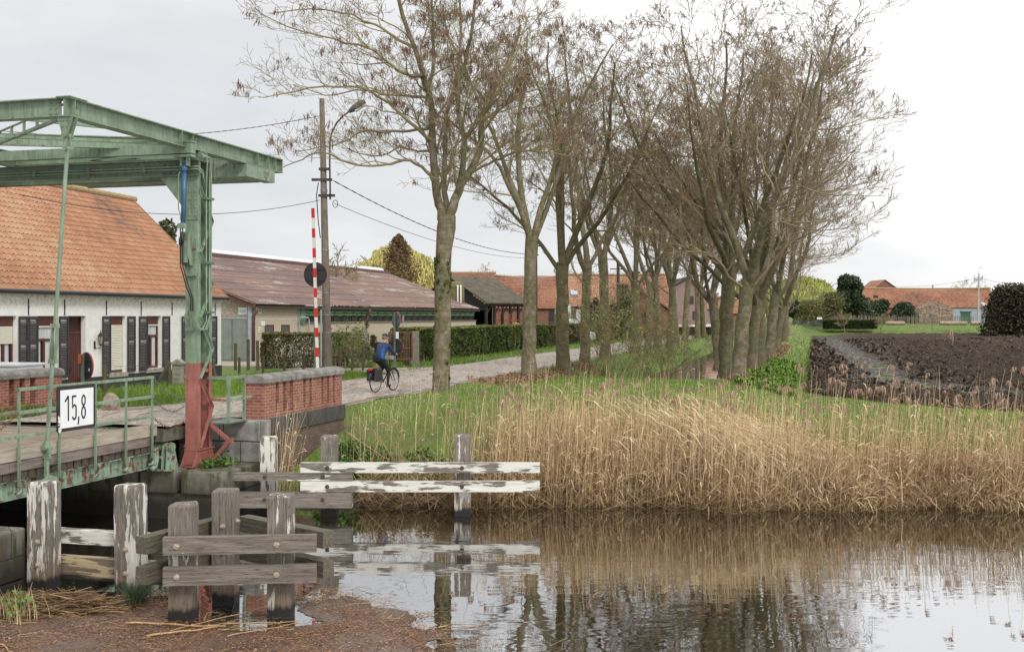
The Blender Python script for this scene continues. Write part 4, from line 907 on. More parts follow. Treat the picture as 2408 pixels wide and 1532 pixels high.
def cwindow(y0, y1, zb, zt, blind):
    yy = thing_local = None
    mb = MB(); mb.box(-.20, -.165, y0 + .07, y1 - .07, zb + .07, zt - .05); wn = obj("window", mb, GLS, CO)
    mb = MB(); w_ = .07; zm = zb + (zt - zb) * .60
    mb.box(-.17, -.12, y0, y0 + w_, zb, zt); mb.box(-.17, -.12, y1 - w_, y1, zb, zt); mb.box(-.17, -.12, y0 + w_ + .001, y1 - w_ - .001, zb, zb + w_); mb.box(-.168, -.115, y0 + w_ + .001, y1 - w_ - .001, zm, zm + .07)
    mb.box(-.17, -.10, y0 + w_ + .001, y1 - w_ - .001, zt - .28, zt); ym = (y0 + y1) / 2; mb.box(-.17, -.115, ym - .045, ym + .045, zb + w_ + .001, zm - .001) if blind < 1 else None
    obj("frame", mb, FRM, wn)
    if blind: mb = MB(); n = 26; 
    if blind:
        zb_ = zt - .30 - (zt - .38 - zb) * blind
        for i in range(int((zt - .30 - zb_) / .055)): z_ = zt - .30 - i * .055; mb.prism([(-.112, y0 + .03, z_), (-.098, y0 + .03, z_ - .027), (-.112, y0 + .03, z_ - .053)], (0, y1 - y0 - .06, 0))
        obj("roller_blind", mb, BLND, wn)
    if blind < 1:
        mb = MB(); nn = 16
        for a_, b_ in ((y0 + .12, y0 + .36), (y1 - .40, y1 - .14)):
            for i in range(nn):
                q0 = a_ + (b_ - a_) * i / nn; q1 = a_ + (b_ - a_) * (i + 1) / nn; d0 = .012 * math.sin(i * 1.9); d1 = .012 * math.sin((i + 1) * 1.9)
                mb.add([(-.150 + d0, q0, zb + .08), (-.150 + d1, q1, zb + .08), (-.150 + d1, q1, zt - .3), (-.150 + d0, q0, zt - .3)], [(0, 1, 2, 3)])
        mb.add([(-.153, y0 + .08, zm + .08), (-.153, y1 - .08, zm + .08), (-.153, y1 - .08, zt - .3), (-.153, y0 + .08, zt - .3)], [(0, 1, 2, 3)]); obj("curtain", mb, CURT, wn)
    mb = MB(); mb.box(-.10, .07, y0 - .1, y1 + .06, zb - .14, zb - .002); obj("sill", mb, SILL, wn)
blinds = [.06, 1, 0, .06, .35, .2, .06]
for i, (y0, y1, zb, zt) in enumerate(openings):
    if i != 2: cwindow(y0, y1, zb, zt, blinds[i])
def shutter(y0, y1, zb=2.12, zt=3.99, off=.03, ang=0):
    mb = MB(); f = .055; x0, x1 = off, off + .035
    mb.box(x0, x1, y0, y0 + f, zb, zt); mb.box(x0, x1, y1 - f, y1, zb, zt)
    for z_ in (zb, (zb + zt) / 2 + .12, zt - .09): mb.box(x0 + .001, x1 - .001, y0 + f, y1 - f, z_, z_ + .09)
    obj("shutter", mb, SHUT, CO); mb = MB(); z_ = zb + .1
    while z_ < zt - .12:
        if abs(z_ - ((zb + zt) / 2 + .13)) > .07: mb.add([(x0 + .004, y0 + f, z_), (x0 + .004, y1 - f, z_), (x1 - .002, y1 - f, z_ - .035), (x1 - .002, y0 + f, z_ - .035), (x1 - .002, y0 + f, z_ - .028), (x1 - .002, y1 - f, z_ - .028)], [(0, 1, 2, 3), (3, 2, 5, 4)])
        z_ += .052
    return mb
for x0, x1 in ((324.4, 345), (379.6, 397), (238, 258), (297, 316), (136, 158), (64, 87), (41, 63.5), (-30, -8), (492, 508), (425, 446), (-150, -128), (-72, -50)):
    y0, y1 = sorted((cy(x0), cy(x1))); mbl = shutter(y0 + .01, y1 - .01); o_ = obj("louvres", mbl, SHUT, bpy.data.objects[[o.name for o in CO.children if o.name.startswith("shutter")][-1]])
mb = MB(); y0, y1, zb, zt = dr; ph = y0 + .0; pw = (y1 - y0)
mb.box(-.24, -.19, y0 + .04, y1 - .04, zb, zt - .55); 
for i in range(7): q = y0 + .05 + (y1 - y0 - .1) / 7 * i; mb.box(-.19, -.175, q + .006, q + (y1 - y0 - .1) / 7 - .006, zb + .05, zt - .6)
DOOR = simple("door_wood_brown", (.10, .028, .018), (.065, .018, .013), 5, .45, .2, scale=(3, 3, .5)); d_ = obj("door", mb, DOOR, CO)
mb = MB(); mb.box(-.24, -.16, y0, y0 + .04, zb, zt); mb.box(-.24, -.16, y1 - .04, y1, zb, zt); mb.box(-.24, -.15, y0 + .041, y1 - .041, zt - .55, zt - .49); mb.box(-.24, -.15, y0 + .041, y1 - .041, zt - .05, zt); obj("frame", mb, FRM, d_)
mb = MB(); mb.box(-.235, -.215, y0 + .04, y1 - .04, zt - .49, zt - .05)
for i in range(7): mb.box(-.214, -.205, y0 + .05, y1 - .05, zt - .47 + i * .06, zt - .455 + i * .06)
obj("transom_grille", mb, simple("dark_grille", (.06, .03, .025), (.04, .02, .02), 9), d_)
BRS = plain("worn_brass", (.5, .47, .4), .35, .9); mb = MB(); mb.ball((-.15, y1 - .16, 2.75), .025, 8, 5); obj("handle", mb, BRS, d_)
mb = MB(); mb.tube([(-.15, y0 + .35 + .05 * math.cos(t_), 2.35 + .06 * math.sin(t_)) for t_ in [k * math.pi / 5 for k in range(11)]], .012, 5); obj("knocker", mb, plain("dark_iron", (.04, .03, .03), .5), d_)
mb = MB(); mb.box(-.3, .35, y0 - .1, y1 + .1, 1.5, 1.71); obj("doorstep", mb, SILL, CO)
IRON = plain("black_iron", (.02, .018, .018), .5)
mb = MB()
for x in (66, 151, 249, 331, 403.5, 505, -40):
    mb = MB(); q = cy(x); mb.bar((.018, q, 4.02), (.018, q, 4.50), .03, .02, (1, 0, 0)); mb.ball((.03, q, 4.26), .025, 6, 4); obj("wall_anchor", mb, IRON, CO)
# wall lantern
q = cy(226); mb = MB(); mb.box(.001, .02, q - .14, q - .06, 2.95, 3.2); mb.tube([(.02, q - .1, 3.02), (.08, q - .08, 2.96), (.15, q, 2.98), (.16, q, 3.07)], .012, 6)
mb.tube([(.16, q, 3.05), (.16, q, 3.09)], [.03, .06], 8); mb.tube([(.16, q, 3.36), (.16, q, 3.44), (.16, q, 3.50)], [.11, .04, .012], 8); mb.ball((.16, q, 3.52), .018, 6, 4)
for k in range(6): t_ = k * math.pi / 3; mb.bar((.16 + .058 * math.cos(t_), q + .058 * math.sin(t_), 3.09), (.16 + .088 * math.cos(t_), q + .088 * math.sin(t_), 3.36), .01, .01)
lt_ = obj("wall_lantern", mb, IRON, CO)
mb = MB(); mb.tube([(.16, q, 3.09), (.16, q, 3.36)], [.05, .08], 8); obj("lantern_glass", mb, plain("amber_glass", (.35, .30, .17), .15), lt_)
mb = MB(); mb.tube([(.22, -LW - .1, 4.70), (.22, .15, 4.70)], .07, 10); obj("gutter", mb, plain("dark_zinc", (.03, .03, .032), .4), CO)
# pantile roof built tile by tile (front slope), plain sheet behind
def pantiles(name, parent, P0, along, up, nrm, L, Hs, tw, th, mat, amp=.028, lift=.03, sub=5, bias=None, sag=0.0, seed=0):
    nc = int(L / tw); nr = int(Hs / th); P0, along, up, nrm = map(np.array, (P0, along, up, nrm)); rg = np.random.default_rng(seed)
    u = np.linspace(0, nc * tw, nc * sub + 1); ph = (u / tw) % 1.0; prof = amp * (np.sin(ph * 2 * np.pi) + .35 * np.sin(ph * 4 * np.pi + .8))
    Vs, Fs, Cs = [], [], []; n = 0; rv = rg.uniform(0, 1, (nr, nc))
    for r_ in range(nr):
        v0, v1 = r_ * th, (r_ + 1) * th + .02
        jit = rg.uniform(-.006, .006, nc + 1)[np.minimum((u / tw).astype(int), nc)]
        for (va, la, vb, lb) in ((v0 + jit, lift, v1 + 0 * u, 0.0), (v0 + jit, lift - .022, v0 + jit + .001, lift)):
            A_ = P0 + along * u[:, None] + up * np.array(va)[:, None] + nrm * (prof + la)[:, None]
            B_ = P0 + along * u[:, None] + up * np.array(vb)[:, None] + nrm * (prof + lb)[:, None]
            if sag: 
                sg_ = sag * np.sin(np.pi * u / u[-1]); A_[:, 2] -= sg_ * v0 / Hs; B_[:, 2] -= sg_ * v1 / Hs
            k = len(u); Vs += [A_, B_]; i = np.arange(k - 1); Fs.append(np.stack([i, i + 1, i + 1 + k, i + k], 1) + n); n += 2 * k
            ci = np.minimum(((u + 1e-6) / tw).astype(int), nc - 1); cc = rv[r_, ci]
            if bias is not None: cc = np.clip(cc * .42 + bias(u, np.full_like(u, (v0 + v1) / 2)) * .75 - .02, 0, 1)
            Cs += [cc, cc]
    return nmesh(name, np.concatenate(Vs), np.concatenate(Fs), mat, parent, attr=np.concatenate(Cs))
def tilemat(name, stops, moss=(.16, .15, .05), mo=.25, ro=.75):
    m, t, bs = newmat(name); a_ = nd(t, "ShaderNodeAttribute"); a_.attribute_name = 'cv'; c = ramp(t, a_.outputs["Fac"], stops)
    n = noise(t, coords(t), 14, 6, .8); n2 = noise(t, coords(t), 1.2, 5, .6); c = mixc(t, .6, c, ramp(t, n, [(.3, .6), (.7, 1.15)]), 'MULTIPLY')
    c = mixc(t, mth(t, 'MULTIPLY', mth(t, 'MULTIPLY', ramp(t, n, [(.52, 0), (.6, 1)]), ramp(t, n2, [(.45, 0), (.6, 1)])), mo * 2, True), c, moss)
    setc(t, bs, c, ro); bump(t, bs, n, .3, .01); return m
TILE = tilemat("orange_pantile", [(.0, (.11, .078, .058)), (.25, (.24, .135, .085)), (.45, (.36, .172, .092)), (.7, (.42, .208, .115)), (1, (.47, .285, .175))])
s2 = math.sqrt(.5); Hs = 5.78
def bz(u, v): 
    q = fbm(u * .25 + 3, v * .5, 31, 4); low = np.exp(-v / 1.1) * .45 * (.5 + .5 * vnoise(u * .5, v * 0, 5)); rt = np.exp(-((u - (LW - 2.2)) / 1.0) ** 2) * np.clip(v - 2.6, 0, 1.6) * .28
    return np.clip(.25 + q * .95 - low - rt, 0, 1)
al = (0, 1, 0); upv = (-4.17 / 5.78, 0, 4.0 / 5.78); nv = (4.0 / 5.78, 0, 4.17 / 5.78)
pantiles("roof", CO, (.17, -LW - .15, 4.72), al, upv, nv, LW + .35, 5.75, .215, .262, TILE, amp=.042, bias=bz, seed=4)
mb = MB(); mb.add([(.15, -LW - .12, 4.70), (.15, .16, 4.70), (-4.0, .16, 8.69), (-4.0, -LW - .12, 8.69), (-8.15, .16, 4.7), (-8.15, -LW - .12, 4.7)], [(0, 1, 2, 3), (3, 2, 4, 5)])
obj("roof_back", mb, simple("tile_back", (.42, .19, .1), (.25, .12, .08), 5), CO)
mb = MB(); q = -LW - .1
while q < .1: mb.tube([(-4.0, q, 8.70), (-4.0, q + .40, 8.725)], [.12, .135], 10); q += .37
obj("ridge_tiles", mb, simple("lichen_ridge_tile", (.36, .22, .13), (.38, .32, .15), 6, .85, .6), CO)
mb = MB(); k = 22
for i in range(k):
    f0, f1 = i / k, (i + 1.05) / k; mb.prism([(.17 - 4.17 * f0, .17, 4.74 + 3.98 * f0 + .07), (.17 - 4.17 * f0, .17, 4.66 + 3.98 * f0), (.17 - 4.17 * f1, .17, 4.66 + 3.98 * f1), (.17 - 4.17 * f1, .17, 4.74 + 3.98 * f1 + .045)], (0, .03, 0))
obj("verge_tiles", mb, simple("verge_tile", (.45, .22, .12), (.36, .27, .13), 6, .85, .3), CO)

# ================================================================= long farm shed
BA, BB = -28.24, 53.07
BN = thing("farm_shed", "long low farm shed with brown corrugated roof behind the hedge", "shed", (-28.5, 53.3, 1.6))
ZB = lambda y, b=None: None
PEB = simple("pebbledash_light", (.62, .53, .42), (.42, .34, .27), 22, .9, .5, det=3, lo=.42, hi=.58); PEB2 = simple("pebbledash_dark", (.44, .37, .29), (.25, .20, .155), 16, .9, .5, det=3, lo=.44, hi=.56)
EV = 4.55; LB = 40.5; aw = -28.55
mb = MB(); mb.box(aw - .2, aw, BB + .45, BB + LB, 1.3, 3.62); mb.box(aw - .2, aw, BB + .45, b_at(aw, 701), 3.625, EV - .1); obj("long_wall", mb, PEB, BN)
mb = MB(); a1 = a_at(BB + .25, 587); a0 = a_at(BB + .25, 519)
gz_ = lambda a_: EV - .06 + (BA - a_) * (7.88 - 4.61) / 8.8
mb.prism([(a1, BB + .25, 1.55), (a1, BB + .25, gz_(a1)), (-37.0, BB + .25, gz_(-37.0)), (-46, BB + .25, EV - .06), (-46, BB + .25, 1.55)], (0, .2, 0)); obj("gable_wall", mb, PEB2, BN)
GD = simple("grey_steel_door", (.24, .265, .235), (.19, .21, .19), 3, .4, .1); LGR = simple("pale_blue_concrete", (.40, .44, .48), (.28, .30, .32), 4, .8, .4)
zt = z_at((a0 + a1) / 2, BB + .2, 749); zb = z_at((a0 + a1) / 2, BB + .2, 846); am = a_at(BB + .2, 546)
for q0, q1 in ((am - 2.0, am - .02), (am + .02, a1 - .06)):
    mb = MB(); mb.box(q0, q1, BB + .17, BB + .22, zb, zt)
    for zz_ in (.3, .62): mb.box(q0 + .02, q1 - .02, BB + .16, BB + .17, zb + (zt - zb) * zz_, zb + (zt - zb) * zz_ + .12)
    dd = obj("door", mb, GD, BN)
mb = MB(); mb.bar((am + .1, BB + .14, zb + 1.1), (am + .1, BB + .14, zb + 1.35), .03, .03, (0, 1, 0)); obj("handle", mb, BRS, dd)
mb = MB(); mb.box(am - 2.05, a1, BB + .14, BB + .23, zt, zt + .08); obj("door_lintel", mb, LGR, BN)
mb = MB(); a2 = a_at(BB, 603.4)
mb.prism([(a1 + .02, BB - .0, 1.5), (a1 + .55, BB, 1.5), (aw + .02, BB + .2, 1.5), (aw + .02, BB + .2, EV - .02), (a1 + .02, BB + .0, EV + .1)], (0, .45, 0)) if False else mb.box(a1 + .02, aw + .06, BB, BB + .44, 1.4, EV - .03)
obj("corner_column", mb, LGR, BN)
for x in (700, 945 / 1.0, 1044, 1127):
    b_ = b_at(aw, x); 
    if b_ < BB + LB: mb = MB(); mb.box(aw, aw + .05, b_, b_ + .28, 1.5, EV - .12); obj("blue_pilaster", mb, LGR, BN)
for xx in (760, 860): b_ = b_at(aw, xx); mb = MB(); mb.box(aw, aw + .05, b_, b_ + .2, 1.5, 3.6); obj("blue_pilaster", mb, LGR, BN)
# strip window, green roller curtain, sill
b0 = b_at(aw, 714); DKI = plain("dark_opening", (.018, .018, .018), .4); GCL = simple("green_canvas", (.22, .34, .21), (.14, .23, .14), 6, .7, .4)
mb = MB(); mb.box(aw - .15, aw - .1, b0, BB + LB - .2, 3.62, EV + .05); obj("strip_window", mb, DKI, BN)
q = b0; i = 0
while q < BB + LB - 1:
    mb = MB(); n_ = 6
    mb.tube([(aw + .03, q + .04, 4.28), (aw + .05, q + .7, 4.22), (aw + .03, q + 1.32, 4.27)], [.09, .11, .09], 8); mb.tube([(aw + .02, q + .04, 4.09), (aw + .03, q + .7, 4.05), (aw + .02, q + 1.32, 4.08)], [.07, .06, .07], 8)
    obj("curtain_roll", mb, GCL, BN); mb = MB(); mb.box(aw - .05, aw + .01, q - .02, q + .03, 3.64, EV - .12); obj("mullion", mb, IRON, BN); q += 1.4
mb = MB(); mb.box(aw - .05, aw + .08, b0 - .3, BB + LB, 3.58, 3.64); obj("sill", mb, simple("rusty_sill", (.16, .10, .07), (.30, .26, .2), 4), BN)
mb = MB(); b1 = b_at(aw, 703.7); mb.box(aw + .001, aw + .12, b1, b0, 3.55, EV - .12); obj("curtain_housing", mb, GCL, BN)
mb = MB(); b1 = b_at(aw, 709); mb.tube([(aw + .3, b1 - .9, 3.9), (aw + .3, b1 + .2, 3.9), (aw + .3, b1 + .35, 3.8), (aw + .3, b1 + .35, 1.6)], .05, 8); obj("vent_pipe", mb, plain("galvanised", (.42, .44, .45), .4, .6), BN)
for x0, x1 in ((623, 642), (662, 679)):
    q0, q1 = b_at(aw, x0), b_at(aw, x1); zt_ = z_at(aw, q0, 765)
    mb = MB(); mb.box(aw - .05, aw + .005, q0, q1, zt_ - .9, zt_); wn = obj("window", mb, plain("dull_grey_panel", (.10, .085, .08), .5), BN)
    mb = MB(); mb.box(aw, aw + .03, q0 - .05, q1 + .05, zt_, zt_ + .05); mb.box(aw, aw + .03, q0 - .05, q0, zt_ - .9, zt_ - .001); mb.box(aw, aw + .03, q1, q1 + .05, zt_ - .9, zt_ - .001); obj("frame", mb, FRM, wn)
mb = MB(); zj = z_at(aw, b_at(aw, 650), 750); mb.box(aw, aw + .006, BB + .5, b_at(aw, 698), zj, zj + .04); obj("panel_joint", mb, plain("joint", (.6, .56, .5), .8), BN)
RBR = simple("rust_brown_fascia", (.17, .07, .045), (.10, .045, .03), 5, .6, .2)
mb = MB(); mb.bar((BA + .05, BB - .18, EV), (-37.0, BB - .18, 7.72), .05, .28); obj("bargeboard", mb, RBR, BN)
mb = MB(); mb.box(BA - .1, BA + .02, BB - .2, BB + LB + .2, EV - .16, EV - .02); obj("gutter", mb, simple("dark_gutter", (.07, .045, .035), (.04, .03, .025), 5), BN)
for q in (BB - .05, b_at(aw, 857)):
    mb = MB(); mb.tube([(BA + .05, q + .05, EV - .1), (BA + .0, q + .05, EV - .35), (aw + .16, q + .05, EV - .55), (aw + .16, q + .05, 3.2 if q > 60 else 1.6)], .09, 8); obj("downpipe", mb, RBR, BN, smooth=True)
# corrugated roof sheets
m, t, bs = newmat("brown_corrugated_sheet"); v = coords(t); n = noise(t, v, 3, 7, .7); n1 = noise(t, coords(t, (.5, .12, .6), (3, 1, 0)), 1.9, 6, .65)
c = ramp(t, n, [(.3, (.15, .09, .073)), (.5, (.20, .125, .102)), (.7, (.25, .165, .137))])
sx = nd(t, "ShaderNodeTexBrick"); mpb = coords(t, (1, 1, 1)); t.links.new(mpb, sx.inputs["Vector"]); sx.inputs["Scale"].default_value = 1; sx.inputs["Brick Width"].default_value = 1.5; sx.inputs["Row Height"].default_value = 4.4; sx.inputs["Mortar Size"].default_value = 0
sx.inputs["Color1"].default_value = (.70, .70, .74, 1); sx.inputs["Color2"].default_value = (1.1, 1.05, 1, 1); c = mixc(t, .8, c, sx.outputs[0], 'MULTIPLY')
pale = mth(t, 'MULTIPLY', ramp(t, n1, [(.565, 0), (.60, 1)]), ramp(t, n, [(.35, .3), (.5, 1)])); c = mixc(t, mth(t, 'MULTIPLY', pale, .8), c, (.36, .33, .28))
setc(t, bs, c, .7); bump(t, bs, n, .3, .02)
du = .085; us = np.arange(0, LB + .5, du); sl_ = math.hypot(8.8, 3.27); rows = 8
Vs, Fs = [], []; n0 = 0
for side_ in (1, -1):
    for r_ in range(rows):
        for (fa, la), (fb, lb) in ((((r_) / rows, .03), ((r_ + 1.03) / rows, 0.0)),):
            wv = .028 * np.sin(us * 2 * np.pi / .34)
            for f_, l_ in ((fa, la), (fb, lb)):
                a_ = BA - 8.8 * f_ if side_ > 0 else BA - 17.6 + 8.8 * f_; z_ = 4.61 + 3.27 * f_
                X, Y = CT * a_ + ST * (BB - .3 + us), -ST * a_ + CT * (BB - .3 + us); Vs.append(np.stack([np.full_like(us, a_), BB - .3 + us, z_ + l_ + wv], 1))
            i = np.arange(len(us) - 1); k = len(us); Fs.append(np.stack([i, i + 1, i + 1 + k, i + k], 1) + n0); n0 += 2 * k
nmesh("roof", np.concatenate(Vs), np.concatenate(Fs), m, BN)
mb = MB(); q = BB - .3
while q < BB + LB: mb.prism([(-37.0 - .45, q, 7.72), (-37.0 - .40, q, 7.98), (-37.0 + .40, q, 7.98), (-37.0 + .45, q, 7.72)], (0, 1.05, 0)); q += 1.08
obj("ridge_cap", mb, simple("dark_ridge_sheet", (.14, .075, .06), (.09, .05, .045), 2), BN)
mb = MB(); q = BB + .5
while q < BB + LB - 1: mb.tube([(-37.0, q, 8.0), (-37.0, q + 1.2, 8.0)], .24, 8); q += 1.22
obj("ridge_skylight", mb, plain("translucent_ridge", (.72, .74, .76), .25), BN)
# small signs on the shed
GT = plain("sign_green", (.03, .42, .28), .5); PW = plain("sign_panel_white", (.78, .79, .79), .4)
def small_sign(x0, x1, y0, y1, label, gable, lines):
    if gable:
        q0, q1 = a_at(BB + .24, x0), a_at(BB + .24, x1); z1, z0 = z_at(q0, BB + .24, y0), z_at(q0, BB + .24, y1); s = thing("shed_sign", label, "sign", (q0, BB + .24, z0)); mb = MB(); mb.box(q0, q1, BB + .225, BB + .249, z0, z1); obj("board", mb, PW, s)
        mk = lambda f0, f1, g0, g1, mb: mb.box(q0 + (q1 - q0) * f0, q0 + (q1 - q0) * f1, BB + .219, BB + .224, z0 + (z1 - z0) * g0, z0 + (z1 - z0) * g1)
    else:
        q0, q1 = b_at(aw, x0), b_at(aw, x1); z1, z0 = z_at(aw, q0, y0), z_at(aw, q0, y1); s = thing("shed_sign", label, "sign", (aw, q0, z0)); mb = MB(); mb.box(aw + .001, aw + .025, q0, q1, z0, z1); obj("board", mb, PW, s)
        mk = lambda f0, f1, g0, g1, mb: mb.box(aw + .026, aw + .03, q0 + (q1 - q0) * f0, q0 + (q1 - q0) * f1, z0 + (z1 - z0) * g0, z0 + (z1 - z0) * g1)
    if lines == 'word':
        mb = MB()
        def L_(x, segs):                                        # block letters, 7 of them
            for f0, f1, g0, g1 in segs: mk(x + f0 * .085, x + f1 * .085, .36 + g0 * .27, .36 + g1 * .27, mb)
        W0 = [(0, .25, 0, 1), (.25, 1, 0, .2)]; O = [(0, .25, 0, 1), (.75, 1, 0, 1), (.25, .75, 0, .2), (.25, .75, .8, 1)]; Cc = [(0, .25, 0, 1), (.25, 1, 0, .2), (.25, 1, .8, 1)]
        Aa = [(0, .25, 0, 1), (.75, 1, 0, 1), (.25, .75, .4, .6), (.25, .75, .8, 1)]; U_ = [(0, .25, 0, 1), (.75, 1, 0, 1), (.25, .75, 0, .2)]; T_ = [(.38, .62, 0, .8), (0, 1, .8, 1)]
        for i, g in enumerate((W0, O, Cc, Aa, O, U_, T_)): L_(.07 + i * .125, g)
        mk(.08, .94, .27, .30, mb); obj("lettering", mb, GT, s); mb = MB(); mk(.1, .94, .14, .16, mb); obj("small_print", mb, IRON, s)
    elif lines == 'head': mb = MB(); mk(0.02, .98, .84, .99, mb); obj("header", mb, GT, s)
    else: mb = MB(); mk(.15, .85, .62, .70, mb); mk(.3, .9, .22, .36, mb); obj("lettering", mb, plain("navy_ink", (.04, .05, .2), .5), s)
small_sign(560.5, 581, 722, 738.6, "white sign with a green word above the grey doors on the shed gable", True, 'word')
small_sign(607, 614, 722.5, 738, "white sign with a green word on the long shed wall beside the downpipe", False, 'word')
small_sign(613.5, 622, 751, 765, "white paper notice with green heading on the shed wall", False, 'head')
small_sign(607.5, 613, 768, 781, "lower white notice with dark writing beside the shed downpipe", False, 'ink')

# ================================================================= open cart shed
thS = math.atan2(.77, .63); SH = thing("open_shed", "black boarded open shed with mossy sheet roof behind the hedge", "shed", (-2.3, 100, 1.6), rot=thS, frame='W'); ORG[SH.name] = Vector((0, 0, 1.6))
BLK = simple("tarred_board", (.018, .015, .014), (.035, .028, .024), 3, .7, .4, scale=(6, 6, .4)); MOSS = simple("mossy_sheet_roof", (.055, .05, .032), (.12, .105, .07), 1.8, .9, .5, det=9, bd=.05)
mb = MB(); mb.prism([(-.25, -.3, 5.2), (-.25, 4.4, 7.66), (-.25, 8.9, 5.2), (-.25, 8.9, 5.12), (-.25, 4.4, 7.56), (-.25, -.3, 5.1)], (6.4, 0, 0)); obj("roof", mb, MOSS, SH)
mb = MB()
for i in range(28):
    q = .0 + i * .31; top = 5.1 + (q if q < 4.4 else 8.8 - q) * .55; mb.box(-.04, .0, q, q + .30, 4.5 if q < 2.6 else 1.6, min(top, 7.5) - .02)
obj("gable_boards", mb, BLK, SH)
mb = MB(); mb.box(0, 5.9, 8.6, 8.7, 1.6, 5.1); mb.box(5.85, 5.9, 4.3, 8.6, 1.6, 5.1); obj("back_boards", mb, BLK, SH)
for i in range(6):
    mb = MB(); mb.box(i * 1.14, i * 1.14 + .2, 0, .2, 1.6, 5.0); obj("post", mb, BLK, SH)
    if i < 5: mb = MB(); mb.bar((i * 1.14 + .2, .1, 4.2), (i * 1.14 + .75, .1, 4.9), .1, .1, (0, 1, 0)); obj("brace", mb, BLK, SH)
mb = MB(); mb.box(-.1, 6.0, -.02, .18, 4.86, 5.1); obj("eaves_beam", mb, BLK, SH)
# red sprayer boom frames and yellow tank parked inside
FM = thing("crop_sprayer", "red framed crop sprayer with yellow tank parked under the open shed", "machine", (.3, 102, 1.6), frame='W')
RDM = simple("red_machine_paint", (.36, .06, .05), (.22, .05, .04), 5, .5, .2)
for s_, X in ((-1, -1.5), (1, 1.2)):
    mb = MB(); 
    for k in range(6): z_ = 1.8 + k * .5; mb.bar((X - .3 * s_ * k / 5, 101.5, z_), (X - .3 * s_ * (k + 1) / 5 + .25, 101.5, z_ + .5), .04, .04); mb.bar((X + .25 - .3 * s_ * k / 5, 101.5, z_), (X - .3 * s_ * (k + 1) / 5, 101.5, z_ + .5), .04, .04)
    mb.bar((X, 101.5, 1.7), (X - .3 * s_, 101.5, 4.8), .06, .06); mb.bar((X + .25, 101.5, 1.7), (X + .25 - .3 * s_, 101.5, 4.8), .06, .06); obj("boom_frame", mb, RDM, FM)
mb = MB(); mb.ball((.35, 102.3, 2.95), .52, 12, 8, .9); obj("tank", mb, simple("yellow_plastic", (.55, .36, .04), (.4, .25, .04), 4, .4), FM)
mb = MB(); mb.bar((-1.4, 102, 2.2), (1.5, 102, 2.2), .12, .12); mb.bar((-1.4, 102, 3.6), (1.5, 102, 3.6), .08, .08); mb.bar((-.2, 102, 1.8), (-.2, 102, 4.2), .1, .1); obj("chassis", mb, RDM, FM)
for X in (-.7, .9): mb = MB(); mb.tube([(X, 101.6, 2.3), (X, 101.8, 2.3)], .65, 16); obj("wheel", mb, BLACKR, FM)
# silo with two pipes
SI = thing("silo", "mossy round tank with two pale pipes beside the open shed", "silo", (-4.9, 98, 1.6), frame='W')
mb = MB(); mb.tube([(-4.9, 98, 1.6), (-4.9, 98, 6.6), (-4.9, 98, 6.95), (-4.9, 98, 7.05)], [.72, .72, .6, .05], 20); obj("tank_body", mb, simple("mossy_tank", (.22, .19, .05), (.10, .085, .05), 1.6, .8, .2, det=7), SI)
for X in (-4.72, -4.45): mb = MB(); mb.tube([(X - .1, 97.4, 6.6), (X, 97.15, 6.62), (X, 97.1, 6.45), (X, 97.1, 1.6)], .07, 8); obj("pipe", mb, PW, SI, smooth=True)

# ================================================================= farmhouse range
def gable_house(name, label, cat, x0, x1, yr, ye, Y, dep, zb, tmat, wmat, tw=.24, th=.33, hip=0, seed=1, sag=0, back=None, tiles=True):
    X0, X1 = gx(x0, Y), gx(x1, Y); ze = gz(ye, Y - .3); Yr = Y + dep / 2; zr = gz(yr, Yr)
    t_ = thing(name, label, cat, (X0, Y, zb), frame='W')
    mb = MB(); mb.box(X0 + .1, X1 - .1, Y, Y + dep, zb, ze - .02)
    mb.prism([(X0 + .1, Y + .01, ze - .02), (X0 + .1, Yr, zr - .12), (X0 + .1, Y + dep - .01, ze - .02)], (X1 - X0 - .2, 0, 0)); obj("wall", mb, wmat, t_)
    L = X1 - X0; sl = math.hypot(dep / 2 + .3, zr - ze); up = (0, (dep / 2 + .3) / sl, (zr - ze) / sl); nr = (0, -(zr - ze) / sl, (dep / 2 + .3) / sl)
    pantiles("roof", t_, (X0, Y - .3, ze), (1, 0, 0), up, nr, L, sl, tw, th, tmat, amp=.035, lift=.05, sub=4, sag=sag, seed=seed, bias=lambda u, v: fbm(u * .3 + seed, v * .3, seed, 4) * 1.1)
    mb = MB(); mb.add([(X0, Yr, zr), (X1, Yr, zr), (X1, Y + dep + .3, ze), (X0, Y + dep + .3, ze)], [(0, 1, 2, 3)]); obj("roof_back", mb, wmat, t_)
    mb = MB(); q = X0
    while q < X1 - .3: dz = -sag * math.sin(math.pi * (q - X0) / L); mb.tube([(q, Yr, zr + .03 + dz), (q + .42, Yr, zr + .05 + dz)], [.13, .15], 8); q += .4
    obj("ridge_tiles", mb, COP if tiles == 'grey' else bpy.data.materials["lichen_ridge_tile"], t_); return t_, X0, X1, ze, zr
OLD = tilemat("old_mixed_tile", [(0, (.06, .045, .045)), (.25, (.19, .085, .06)), (.5, (.34, .145, .085)), (.75, (.43, .20, .105)), (1, (.38, .25, .14))], mo=.3)
NEW = tilemat("bright_tile", [(0, (.28, .14, .09)), (.4, (.43, .205, .125)), (.7, (.50, .25, .155)), (1, (.54, .32, .22))], mo=.08)
FBR = brick("farm_brick", (.30, .11, .07), (.22, .08, .055), (.25, .2, .16), .22, .075, .01, patch=.4); PBR = brick("brown_brick", (.17, .115, .09), (.13, .09, .075), (.16, .13, .11), patch=.2)
fh, X0, X1, ze, zr = gable_house("farm_barn", "farm building with weathered dark mottled tile roof behind the hedge", "barn", 1160, 1337, 648, 725, 122, 11, 1.6, OLD, FBR, seed=3, sag=.25)
